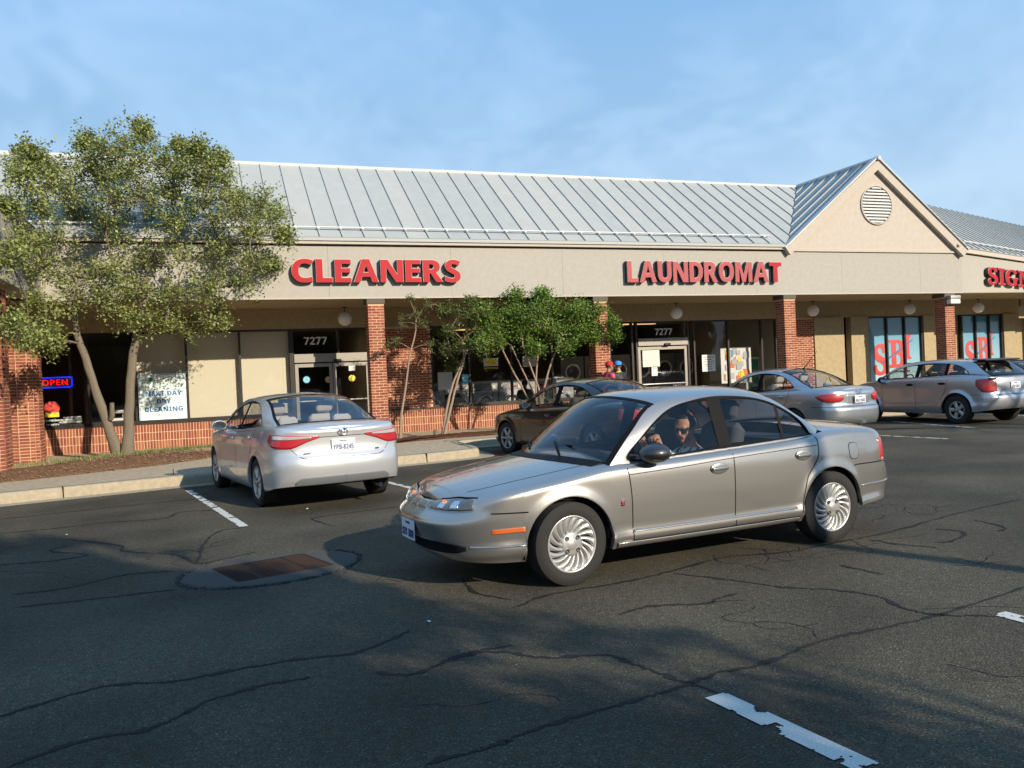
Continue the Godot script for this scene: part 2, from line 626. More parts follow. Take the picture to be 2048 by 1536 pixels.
const CRACKS := [
	[-1.05,15.28,-0.90,15.18,-0.59,15.05,-0.25,15.14,0.13,15.10,0.44,15.09,0.69,15.13,0.89,15.03,1.11,14.84],
	[-0.91,15.95,-0.62,15.78,-0.38,15.78,-0.21,15.67,-0.09,15.53,0.20,15.43,0.44,15.43],
	[-1.57,12.39,-1.16,12.36,-0.77,12.09,-0.37,12.17],
	[-1.45,12.86,-1.05,12.89,-0.52,12.89,-0.34,12.91],
	[-2.38,8.86,-1.71,8.83,-1.26,8.73,-0.64,8.85,-0.45,8.42,-0.03,8.48],
	[-1.95,10.96,-1.52,11.03,-1.22,10.89,-1.61,10.45,-1.48,10.24],
	[-1.56,9.73,-0.96,10.53,-0.88,10.90,-0.40,11.39,-0.19,11.95,0.00,11.88,0.32,11.70],
	[-0.19,11.95,-0.13,10.87,0.02,10.24,0.29,10.15],
	[1.21,10.67,1.05,10.09,1.14,9.91,1.92,9.74,2.15,9.73],
	[0.76,15.51,0.93,15.63,1.08,15.56,1.27,15.45,1.58,15.42],
	[1.08,15.56,1.34,15.46,1.54,15.54],
	[1.78,13.72,1.74,14.17,1.91,14.49],
	[0.75,16.68,1.03,16.64,1.15,16.61],
	[-2.66,7.54,-1.42,7.30,-0.82,7.19,-0.02,7.14],
	[1.84,14.70,2.19,14.50,2.80,14.44,3.30,14.32,3.91,14.13,4.43,14.22,5.05,14.13,5.71,14.02,7.04,13.63,8.21,13.37],
	[3.27,14.40,3.52,14.77,3.71,15.12,3.95,15.34,4.09,15.60,4.03,15.87,4.09,16.09,4.38,16.28],
	[1.53,15.56,1.69,15.73,1.98,15.82,2.05,16.01,2.13,16.28,2.23,16.58,2.26,16.83],
	[2.40,15.17,2.68,15.10,3.03,15.22,3.15,15.15,3.34,15.11],
	[2.37,16.32,2.65,16.32,3.20,16.16,3.65,16.14,4.23,16.07,5.06,15.89],
	[1.16,16.59,1.48,16.51,1.78,16.47,2.05,16.42,2.38,16.33],
	[6.17,14.11,6.26,14.30,6.16,14.45,5.86,14.58,5.71,14.55],
	[4.50,14.80,4.50,14.89,4.56,15.20],
	[6.80,13.98,6.71,14.38,6.53,14.48],
	[5.35,14.19,5.42,14.48,5.57,14.70],
]
# front line of the kerb (x, z), from left to right
const KERB := [[-9.0, 7.3], [-3.0, 5.82], [0.0, 5.1], [3.3, 4.62], [4.75, 4.25], [5.0, 4.0], [5.05, 3.7]]
const KERB2 := [[5.05, 3.7], [5.15, 1.95], [5.5, 1.8], [12.0, 1.55], [40.0, 1.2]]
const KH := 0.17

func flat_strip(b: MB, pts: Array, w: Array, y: float, jag := 0.0) -> void:
	var rows := [PackedVector3Array(), PackedVector3Array()]
	for i in pts.size():
		var a: Vector2 = pts[maxi(i - 1, 0)]
		var c: Vector2 = pts[mini(i + 1, pts.size() - 1)]
		var d := (c - a).normalized()
		var n := Vector2(-d.y, d.x)
		var q: Vector2 = pts[i]
		var w0: float = w[i] * 0.5 + rng.randf_range(-jag, jag)
		var w1: float = w[i] * 0.5 + rng.randf_range(-jag, jag)
		rows[0].append(Vector3(q.x + n.x * w0, y, q.y + n.y * w0))
		rows[1].append(Vector3(q.x - n.x * w1, y, q.y - n.y * w1))
	b.grid(rows)

func build_ground() -> void:
	var a := []
	a.resize(Mesh.ARRAY_MAX)
	var R := 260.0
	var vv := PackedVector3Array([Vector3(-R, 0, R), Vector3(R, 0, R), Vector3(R, 0, -R), Vector3(-R, 0, -R)])
	a[Mesh.ARRAY_VERTEX] = vv
	a[Mesh.ARRAY_NORMAL] = PackedVector3Array([Vector3.UP, Vector3.UP, Vector3.UP, Vector3.UP])
	var u1 := PackedVector2Array()
	var u2 := PackedVector2Array()
	for q in vv:
		u1.append(Vector2(q.x, q.z) / 2.1)
		u2.append(Vector2(q.x, q.z) / 14.0)
	a[Mesh.ARRAY_TEX_UV] = u1
	a[Mesh.ARRAY_TEX_UV2] = u2
	a[Mesh.ARRAY_INDEX] = PackedInt32Array([0, 2, 1, 0, 3, 2])
	var gm := ArrayMesh.new()
	gm.add_surface_from_arrays(Mesh.PRIMITIVE_TRIANGLES, a)
	structure("ground", gm, M.asphalt)

	# tar poured into the cracks of the lot, each line a child of one setting node
	var seal := Node3D.new()
	seal.name = "crack_sealant"
	seal.set_meta("kind", "structure")
	add_child(seal)
	for line in CRACKS:
		var pts := []
		for i in range(0, line.size(), 2):
			pts.append(Vector2(line[i], line[i + 1]))
		var sp := spline(pts, 13)
		var fn := []
		var w := []
		for i in sp.size():
			fn.append(sp[i] + Vector2(rng.randfn(), rng.randfn()) * 0.006)
			var e := minf(i, sp.size() - 1 - i) / 3.0
			w.append((0.013 + 0.020 * rng.randf() + (0.02 if sin(i * 0.37 + line[0] * 9.0) > 0.75 else 0.0)) * clampf(e + 0.25, 0.25, 1.0))
		var b := MB.new()
		flat_strip(b, fn, w, 0.003, 0.004)
		part("tar_line", b.mesh(), M.tar, seal)
	# finer unsealed cracks that wander and fork
	var fine := MB.new()
	var start := []
	for i in 46:
		start.append([Vector2(rng.randf_range(-2.6, 7.5), rng.randf_range(8.5, 17.8)), rng.randf() * TAU, rng.randf_range(0.35, 1.3)])
	while start.size() > 0:
		var c: Array = start.pop_back()
		var pts := [c[0]]
		var w := [0.002]
		var dir: float = c[1]
		var l := 0.0
		while l < c[2]:
			dir += rng.randfn() * 0.35
			var st := rng.randf_range(0.025, 0.06)
			pts.append(pts[pts.size() - 1] + Vector2(cos(dir), sin(dir)) * st)
			w.append(rng.randf_range(0.003, 0.010))
			l += st
			if rng.randf() < 0.05 and c[2] > 0.4:
				start.append([pts[pts.size() - 1], dir + (1.0 if rng.randf() < 0.5 else -1.0), c[2] * 0.4])
		flat_strip(fine, pts, w, 0.0022, 0.0015)
	part("fine_cracks", fine.mesh(), M.tar, seal).set_meta("kind", "stuff")
	# painted stall lines: worn along the edges, gaps where tar runs over
	var marks := [[-0.41, 5.95, 0.28, 10.1, 0.10], [2.15, 4.95, 2.77, 8.6, 0.10], [2.19, 16.58, 2.38, 18.0, 0.125], [4.42, 16.24, 4.55, 18.0, 0.12], [12.62, 3.0, 13.25, 7.75, 0.10], [16.2, 3.4, 15.62, 6.3, 0.10], [9.2, 2.6, 9.5, 7.2, 0.10], [19.6, 2.8, 19.2, 6.6, 0.1], [-3.7, 7.0, -3.05, 11.1, 0.10], [6.6, 16.2, 6.8, 19.0, 0.12]]
	for m in marks:
		var p0 := Vector2(m[0], m[1])
		var p1 := Vector2(m[2], m[3])
		var n := int(p0.distance_to(p1) / 0.01)
		var b := MB.new()
		var d := (p1 - p0).normalized()
		var nn := Vector2(-d.y, d.x)
		var cells := 12
		var nz := FastNoiseLite.new()
		nz.seed = int(m[0] * 100)
		nz.frequency = 2.2
		nz.fractal_octaves = 4
		for i in n:
			for k in cells:
				var u: float = (float(k) / cells - 0.5) * m[4]
				var q := p0 + d * i * 0.01 + nn * u
				var edge := absf((k + 0.5) / cells - 0.5) * 2.0
				if nz.get_noise_2d(q.x * 2.0, q.y * 2.0) > 0.23 - 0.20 * pow(edge, 6.0):
					continue
				var u1v: float = (float(k + 1) / cells - 0.5) * m[4]
				var a0 := p0 + d * i * 0.01 + nn * u
				var a1 := p0 + d * i * 0.01 + nn * u1v
				var c0 := a0 + d * 0.01
				var c1 := a1 + d * 0.01
				b.quad(Vector3(a0.x, 0.0055, a0.y), Vector3(a1.x, 0.0055, a1.y), Vector3(c1.x, 0.0055, c1.y), Vector3(c0.x, 0.0055, c0.y))
		for i in range(0, b.idx.size(), 3):   # face up
			if (b.v[b.idx[i + 2]] - b.v[b.idx[i]]).cross(b.v[b.idx[i + 1]] - b.v[b.idx[i]]).y < 0:
				var tmp := b.idx[i + 1]
				b.idx[i + 1] = b.idx[i + 2]
				b.idx[i + 2] = tmp
		structure("parking_line", b.mesh(), M.line_paint)

	# kerb: rounded front edge, joints every 3 m; a gutter strip at its foot
	kerb_run(KERB, 0.0, 3.05)
	kerb_run(KERB2, 0.0, 3.05)
	# walkway slab behind the beds and up to the wall
	var poly := PackedVector2Array()
	for q in [[-9.0, 7.3], [-3.0, 5.82], [0.0, 5.1], [3.3, 4.62], [4.75, 4.25], [5.0, 3.98], [5.05, 3.7], [5.15, 1.95], [5.5, 1.8], [12.0, 1.55], [40.0, 1.2], [40.0, -2.5], [-9.0, -2.5]]:
		poly.append(Vector2(q[0], -q[1] + 0.12 if q[1] > 0 else -q[1]))
	var b2 := MB.new()
	b2.slab(poly, Vector3(0, KH - 0.006, 0), Vector3.RIGHT, Vector3.FORWARD, 0.0)
	structure("walkway", b2.mesh(), M.concrete)
	# saw-cut joints of the walkway
	var jn := Node3D.new()
	jn.name = "walkway_joints"
	jn.set_meta("kind", "structure")
	add_child(jn)
	for i in 24:
		var x := -8.0 + i * 1.83
		pb("joint", Vector3(x, KH - 0.004, -0.85), Vector3(0.012, 0.004, 3.0), M.black_gap, jn)
	# beds: soil with grass under the big tree, mulch under the myrtles
	bed("soil_bed", [[-5.2, 4.6], [-3.4, 4.05], [-1.9, 3.35], [-0.4, 2.25], [0.25, 1.2], [0.1, 0.0], [-0.8, -0.55], [-2.2, -0.65], [-3.0, 0.4], [-3.6, 2.6], [-5.2, 3.4]], 0.13, M.soil)
	bed("mulch_bed", [[3.0, 1.6], [4.0, 1.15], [6.0, 0.85], [9.0, 0.8], [9.4, 0.3], [9.0, -0.2], [6.0, -0.25], [4.2, -0.1], [3.1, 0.3]], 0.09, M.mulch)
	grass()

func kerb_run(line: Array, y0: float, joint: float) -> void:
	var pts := []
	for q in line:
		pts.append(Vector2(q[0], q[1]))
	var sp := spline(pts, 6)
	var prof := [[0.005, -0.02], [0.0, 0.0], [-0.012, 0.12], [-0.022, KH - 0.03], [-0.035, KH - 0.010], [-0.06, KH], [-0.17, KH + 0.001], [-0.175, KH - 0.05]]
	var rows := []
	for k in prof.size():
		rows.append(PackedVector3Array())
	var gut := [PackedVector3Array(), PackedVector3Array()]
	for i in sp.size():
		var d: Vector2 = (sp[mini(i + 1, sp.size() - 1)] - sp[maxi(i - 1, 0)]).normalized()
		var n := Vector2(-d.y, d.x)   # towards the lot
		if n.y < -0.2 or (absf(n.y) <= 0.2 and n.x < 0):
			n = -n
		var wob := rng.randf_range(-0.003, 0.003)
		for k in prof.size():
			var q: Vector2 = sp[i] + n * (float(prof[k][0]) + wob)
			rows[k].append(Vector3(q.x, prof[k][1], q.y))
		var g0: Vector2 = sp[i] + n * (0.30 + rng.randf_range(-0.012, 0.012))
		var g1: Vector2 = sp[i] - n * 0.02
		gut[0].append(Vector3(g0.x, 0.0035, g0.y))
		gut[1].append(Vector3(g1.x, 0.008, g1.y))
	var b := MB.new()
	b.grid(rows)
	var k1 := structure("kerb", b.mesh(), M.kerb_concrete)
	var gb := MB.new()
	gb.grid(gut)
	structure("gutter", gb.mesh(), M.kerb_concrete)
	# joints: thin dark slots across the kerb
	var at := 0.9
	var run := 0.0
	for i in sp.size() - 1:
		var seg: float = sp[i].distance_to(sp[i + 1])
		if run + seg >= at:
			var d: Vector2 = (sp[i + 1] - sp[i]).normalized()
			var q: Vector2 = sp[i] + d * (at - run)
			var j := MB.new()
			var bs := Basis(Vector3(d.x, 0, d.y), Vector3.UP, Vector3(-d.y, 0, d.x))
			var nn := Vector3(-d.y, 0, d.x)
			j.box(Vector3(q.x, KH * 0.5, q.y) + nn * 0.0 - nn * 0.09 * (1 if nn.z > 0 else -1), Vector3(0.014, KH + 0.006, 0.20), bs)
			part("kerb_joint", j.mesh(), M.black_gap, k1)
			at += joint
		run += seg

func bed(called: String, line: Array, h: float, m: Material) -> void:
	var pts := []
	for q in line:
		pts.append(Vector2(q[0], q[1]))
	var sp := spline(pts, 5, true)
	var c := Vector2.ZERO
	for q in sp:
		c += q
	c /= sp.size()
	var nz := FastNoiseLite.new()
	nz.seed = 3
	nz.frequency = 1.6
	nz.fractal_octaves = 4
	var rows := []
	for k in 15:
		var f := 1.0 - k / 14.0
		var ring := PackedVector3Array()
		for q in sp:
			var w: Vector2 = c + (q - c) * f
			if f > 0.9:
				w += Vector2(nz.get_noise_2d(q.x * 3, q.y * 3), nz.get_noise_2d(q.y * 3, q.x * 3 + 7)) * 0.10
			var y := KH - 0.02 + h * (1.0 - pow(f, 3.0)) + (nz.get_noise_2d(w.x * 2, w.y * 2) * 0.035 if f < 0.98 else -0.02)
			ring.append(Vector3(w.x, y, w.y))
		rows.append(ring)
	var b := MB.new()
	b.grid(rows, true)
	# make it face up
	var s0 := 0.0
	for i in range(0, mini(b.idx.size(), 300), 3):
		s0 += (b.v[b.idx[i + 2]] - b.v[b.idx[i]]).cross(b.v[b.idx[i + 1]] - b.v[b.idx[i]]).y
	if s0 < 0:
		for i in range(0, b.idx.size(), 3):
			var tmp := b.idx[i + 1]
			b.idx[i + 1] = b.idx[i + 2]
			b.idx[i + 2] = tmp
	structure(called, b.mesh(), m)
	# loose chips and crumbs on top
	var cb := MB.new()
	cb.has_col = true
	var poly := PackedVector2Array(sp)
	var lo := Vector2(1e9, 1e9)
	var hi := -lo
	for q in sp:
		lo = lo.min(q)
		hi = hi.max(q)
	for i in 5200:
		var q := Vector2(rng.randf_range(lo.x, hi.x), rng.randf_range(lo.y, hi.y))
		if not Geometry2D.is_point_in_polygon(q, poly):
			continue
		var f := 0.5
		var e := 9.0
		for w in sp:
			e = minf(e, w.distance_to(q))
		f = clampf(1.0 - e / 1.6, 0.0, 1.0)
		var y := KH - 0.02 + h * (1.0 - pow(f, 3.0)) + nz.get_noise_2d(q.x * 2, q.y * 2) * 0.03 + 0.012
		cb.cur = Color(0.14, 0.075, 0.045).lerp(Color(0.28, 0.18, 0.11), rng.randf()) * rng.randf_range(0.6, 1.1)
		var an := rng.randf() * TAU
		var l := rng.randf_range(0.012, 0.05)
		cb.box(Vector3(q.x, y, q.y), Vector3(l, 0.008, l * 0.35), Basis.from_euler(Vector3(rng.randf_range(-0.5, 0.5), an, rng.randf_range(-0.5, 0.5))))
	var cm := mat("chips_" + called, Color.WHITE, 0.95)
	cm.vertex_color_use_as_albedo = true
	var o := part(called.replace("_bed", "") + "_chips", cb.mesh(), cm)
	tag(o, "reddish brown bark chips lying on the " + ("mulch strip" if called == "mulch_bed" else "bare soil under the big tree"), "bark chips", "", "stuff")

func grass() -> void:
	var b := MB.new()
	b.has_col = true
	for i in 14000:
		var q := Vector2(rng.randf_range(-4.6, 0.2), rng.randf_range(-0.6, 3.9))
		# a band along the back of the bed, and tufts
		var back := -0.35 + 0.0 * q.x
		var line := 1.0 - (q.x + 4.6) * -0.05
		var centre := lerpf(2.7, -0.25, clampf((q.x + 4.2) / 4.0, 0, 1))
		var off := absf(q.y - centre)
		if rng.randf() > exp(-off * off * 7.0):
			continue
		var h := rng.randf_range(0.05, 0.12)
		var y := KH + 0.085 + 0.05 * clampf(1.0 - absf(q.y - 1.2) / 3.0, 0, 1)
		var a := rng.randf() * TAU
		var side := Vector3(cos(a), 0, sin(a)) * 0.006
		var lean := Vector3(rng.randf_range(-0.04, 0.04), h, rng.randf_range(-0.04, 0.04))
		var dry := rng.randf() < clampf(0.75 - (q.x + 3.5) * 0.22, 0.1, 0.9)
		b.cur = (Color(0.30, 0.24, 0.11) if dry else Color(0.07, 0.13, 0.025)) * rng.randf_range(0.7, 1.2)
		var base := Vector3(q.x, y - 0.02, q.y)
		b.tri3(base - side, base + side, base + lean)
	var m := mat("grass", Color.WHITE, 0.8)
	m.vertex_color_use_as_albedo = true
	tag(part("grass", b.mesh(), m), "thin patchy grass at the foot of the big tree", "grass", "", "stuff")

const WZ := -2.41      # face of the shop wall
const FB := 3.62       # underside of the fascia
const FT := 4.84
const EAVE := Vector3(0, 5.03, 0.13)
const RIDGE := Vector3(0, 7.60, -3.5)
const BL := 0.192
const BH := 0.0562
const BD := 0.092
const JT := 0.0115
var brick_full: Mesh
var brick_half: Mesh
var brick_up: Mesh

func chamfer_box(sx: float, sy: float, sz: float, r: float) -> Mesh:
	# front edges chamfered: 24 triangles or so
	var b := MB.new()
	var h := Vector3(sx, sy, sz) / 2
	var f := [Vector3(-h.x + r, -h.y + r, h.z), Vector3(h.x - r, -h.y + r, h.z), Vector3(h.x - r, h.y - r, h.z), Vector3(-h.x + r, h.y - r, h.z)]
	var k := [Vector3(-h.x, -h.y, h.z - r), Vector3(h.x, -h.y, h.z - r), Vector3(h.x, h.y, h.z - r), Vector3(-h.x, h.y, h.z - r)]
	var g := [Vector3(-h.x, -h.y, -h.z), Vector3(h.x, -h.y, -h.z), Vector3(h.x, h.y, -h.z), Vector3(-h.x, h.y, -h.z)]
	b.quad(f[0], f[1], f[2], f[3])
	for i in 4:
		var j := (i + 1) % 4
		b.quad(k[i], k[j], f[j], f[i])
		b.quad(g[i], g[j], k[j], k[i])
	b.quad(g[1], g[0], g[3], g[2])
	return b.mesh()

func brick_mat() -> Material:
	return M["brick_%d" % (rng.randi() % 5)]

func put_brick(parent: Node, mesh: Mesh, at: Vector3, turn := 0.0) -> void:
	var o := MeshInstance3D.new()
	o.name = "brick"
	o.mesh = mesh
	o.material_override = brick_mat()
	o.position = at + Vector3(rng.randf_range(-0.001, 0.001), rng.randf_range(-0.001, 0.001), rng.randf_range(-0.0015, 0.0015))
	o.rotation.y = turn
	parent.add_child(o, true)

func brick_column(x: float, z: float, label: String, top: float) -> void:
	var w := 2 * BL + JT
	var t := thing("brick_column", label, "column", Vector3(x + w / 2, KH, z - w / 2), 0.0, "brick columns along the walkway")
	var H := top - KH
	pb("mortar_core", Vector3(0, H / 2, 0), Vector3(w - 0.007, H, w - 0.007), M.mortar, t)
	var n := int(H / (BH + JT))
	var rest := MB.new()
	var e := w / 2 - BD / 2
	var q := BL / 2 + JT / 2
	for i in n:
		var y := (i + 0.5) * (BH + JT)
		if i % 2 == 0:
			for sx in [-1, 1]:
				put_brick(t, brick_full, Vector3(sx * q, y, e))
				rest.box(Vector3(sx * q, y, -e), Vector3(BL, BH, BD))
			put_brick(t, brick_full, Vector3(-e, y, 0), -PI / 2)
			put_brick(t, brick_full, Vector3(e, y, 0), PI / 2)
		else:
			for sz in [-1, 1]:
				put_brick(t, brick_full, Vector3(-e, y, sz * q), -PI / 2)
				put_brick(t, brick_full, Vector3(e, y, sz * q), PI / 2)
			put_brick(t, brick_full, Vector3(0, y, e))
			rest.box(Vector3(0, y, -e), Vector3(BL, BH, BD))
	part("back_bricks", rest.mesh(), M.brick_0, t).set_meta("kind", "stuff")
	pb("cap_plate", Vector3(0, H + 0.06, -0.03), Vector3(w + 0.04, 0.12, w + 0.10), M.dark_wall, t)

func brick_panel(called: String, label: String, x0: float, x1: float, y0: float, y1: float, z: float) -> void:
	var t := thing(called, label, "brick wall", Vector3(x0, y0, z))
	pb("mortar_bed", Vector3((x1 - x0) / 2, (y1 - y0) / 2, -0.0685), Vector3(x1 - x0, y1 - y0, 0.13), M.mortar, t)
	var n := int((y1 - y0) / (BH + JT))
	for i in n:
		var y := (i + 0.5) * (BH + JT)
		var x := 0.0
		if i % 2 == 1:
			put_brick(t, brick_half, Vector3(BD / 2, y, -BD / 2))
			x = BD + JT
		while x + BL <= x1 - x0 + 0.001:
			put_brick(t, brick_full, Vector3(x + BL / 2, y, -BD / 2))
			x += BL + JT
		if x1 - x0 - x > 0.06:
			var b := MB.new()
			var l := x1 - x0 - x
			b.box(Vector3.ZERO, Vector3(l, BH, BD))
			var o := part("brick", b.mesh(), brick_mat(), t, Vector3(x + l / 2, y, -BD / 2))

func knee_wall(label: String, x0: float, x1: float, z: float) -> void:
	var t := thing("knee_wall", label, "low wall", Vector3(x0, KH, z), 0.0, "low brick walls under the shop windows")
	pb("mortar_bed", Vector3((x1 - x0) / 2, 0.305, -0.0685), Vector3(x1 - x0, 0.61, 0.13), M.mortar, t)
	var n := int((x1 - x0) / (BH + JT))
	for r in 3:
		for i in n:
			put_brick(t, brick_up, Vector3((i + 0.5) * (x1 - x0) / n, (r + 0.5) * (BL + JT), -BD / 2))
	pb("sill", Vector3((x1 - x0) / 2, 0.635, -0.06), Vector3(x1 - x0, 0.045, 0.16), M.bronze, t)

func rounded_pier(label: String, cx: float, cz: float, hx: float, hz: float, r: float, top: float, sx_vis: int) -> void:
	var t := thing("brick_pier", label, "pier", Vector3(cx, KH, cz), 0.0, "brick piers of the porch")
	var H := top - KH
	# outline, counter-clockwise seen from above starting at the right side
	var path := []
	var segs := [[Vector2(hx, hz - r), Vector2(hx, -hz + r), 0], [Vector2(hx - r, -hz + r), 0, 1], [Vector2(hx - r, -hz), Vector2(-hx + r, -hz), 0], [Vector2(-hx + r, -hz + r), 1, 1], [Vector2(-hx, -hz + r), Vector2(-hx, hz - r), 0], [Vector2(-hx + r, hz - r), 2, 1], [Vector2(-hx + r, hz), Vector2(hx - r, hz), 0], [Vector2(hx - r, hz - r), 3, 1]]
	var core := PackedVector2Array()
	for s0 in segs:
		if s0[2] == 0:
			core.append(s0[0])
			core.append(s0[1])
		else:
			for k in range(1, 6):
				var a: float = -float(s0[1]) * PI / 2 - k * PI / 12
				core.append(s0[0] + Vector2(cos(a), sin(a)) * r)
	var shr := PackedVector2Array()
	for q in core:
		shr.append(q * 0.991)
	var cb := MB.new()
	var c2 := PackedVector2Array()
	for q in shr:
		c2.append(Vector2(q.x, -q.y))
	cb.slab(c2, Vector3(0, H, 0), Vector3.RIGHT, Vector3.FORWARD, H)
	part("mortar_core", cb.mesh(), M.mortar, t)
	var n := int(H / (BH + JT))
	var rest := MB.new()
	var count := 0
	var per := 0.0
	for i in core.size():
		per += core[i].distance_to(core[(i + 1) % core.size()])
	for i in n:
		var y := (i + 0.5) * (BH + JT)
		var s := 0.0 if i % 2 == 0 else (BL + JT) / 2
		while s < per - 0.02:
			var q := along(core, s + BL / 2)
			var d: Vector2 = q[1]
			var nn := Vector2(-d.y, d.x)
			if nn.dot(q[0]) < 0:
				nn = -nn
			var l := BL
			var straight: bool = absf(absf(nn.x) - 1) < 0.03 or absf(absf(nn.y) - 1) < 0.03
			if not straight:
				l = BD
				q = along(core, s + BD / 2)
				d = q[1]
				nn = Vector2(-d.y, d.x)
				if nn.dot(q[0]) < 0:
					nn = -nn
			var at := Vector3(q[0].x - nn.x * BD * 0.5, y, q[0].y - nn.y * BD * 0.5)
			var turn := atan2(nn.x, nn.y)
			if (nn.y > 0.3 or nn.x > 0.3) and count < 295:
				put_brick(t, brick_full if l == BL else brick_half, at, turn)
				count += 1
			else:
				rest.box(at, Vector3(l, BH, BD), Basis(Vector3.UP, turn))
			s += l + JT
	part("more_bricks", rest.mesh(), M.brick_1, t).set_meta("kind", "stuff")

func along(poly: PackedVector2Array, s: float) -> Array:
	var n := poly.size()
	var i := 0
	while true:
		var a := poly[i % n]
		var b := poly[(i + 1) % n]
		var l := a.distance_to(b)
		if s <= l or i > 3 * n:
			return [a + (b - a) * (s / maxf(l, 1e-6)), (b - a).normalized()]
		s -= l
		i += 1
	return []

func pane(called: String, c: Vector3, w: float, h: float, m: Material, parent: Node) -> void:
	var b := MB.new()
	b.quad(Vector3(-w / 2, -h / 2, 0), Vector3(w / 2, -h / 2, 0), Vector3(w / 2, h / 2, 0), Vector3(-w / 2, h / 2, 0))
	part(called, b.mesh(), m, parent, c)

# framed glazing: posts at xs, rails at ys (bottom, top and between), one pane per bay
func storefront(called: String, xs: Array, y0: float, y1: float, z: float, parent: Node, glass: Material, rails := []) -> Node3D:
	var o := Node3D.new()
	o.name = called
	parent.add_child(o, true)
	for x in xs:
		pb("mullion", Vector3(x, (y0 + y1) / 2, z), Vector3(0.055, y1 - y0, 0.11), M.bronze, o)
	for y in [y0 + 0.025, y1 - 0.025] + rails:
		for i in xs.size() - 1:
			pb("rail", Vector3((xs[i] + xs[i + 1]) / 2, y, z), Vector3(xs[i + 1] - xs[i] - 0.056, 0.05, 0.095), M.bronze, o)
	for i in xs.size() - 1:
		pane("pane", Vector3((xs[i] + xs[i + 1]) / 2, (y0 + y1) / 2, z - 0.01), xs[i + 1] - xs[i] - 0.05, y1 - y0 - 0.06, glass, o)
	return o

func wall(parent: Node, called: String, x0: float, x1: float, y0: float, y1: float, z0: float, z1: float, m: Material) -> MeshInstance3D:
	return pb(called, Vector3((x0 + x1) / 2, (y0 + y1) / 2, (z0 + z1) / 2), Vector3(x1 - x0, y1 - y0, absf(z1 - z0)), m, parent)

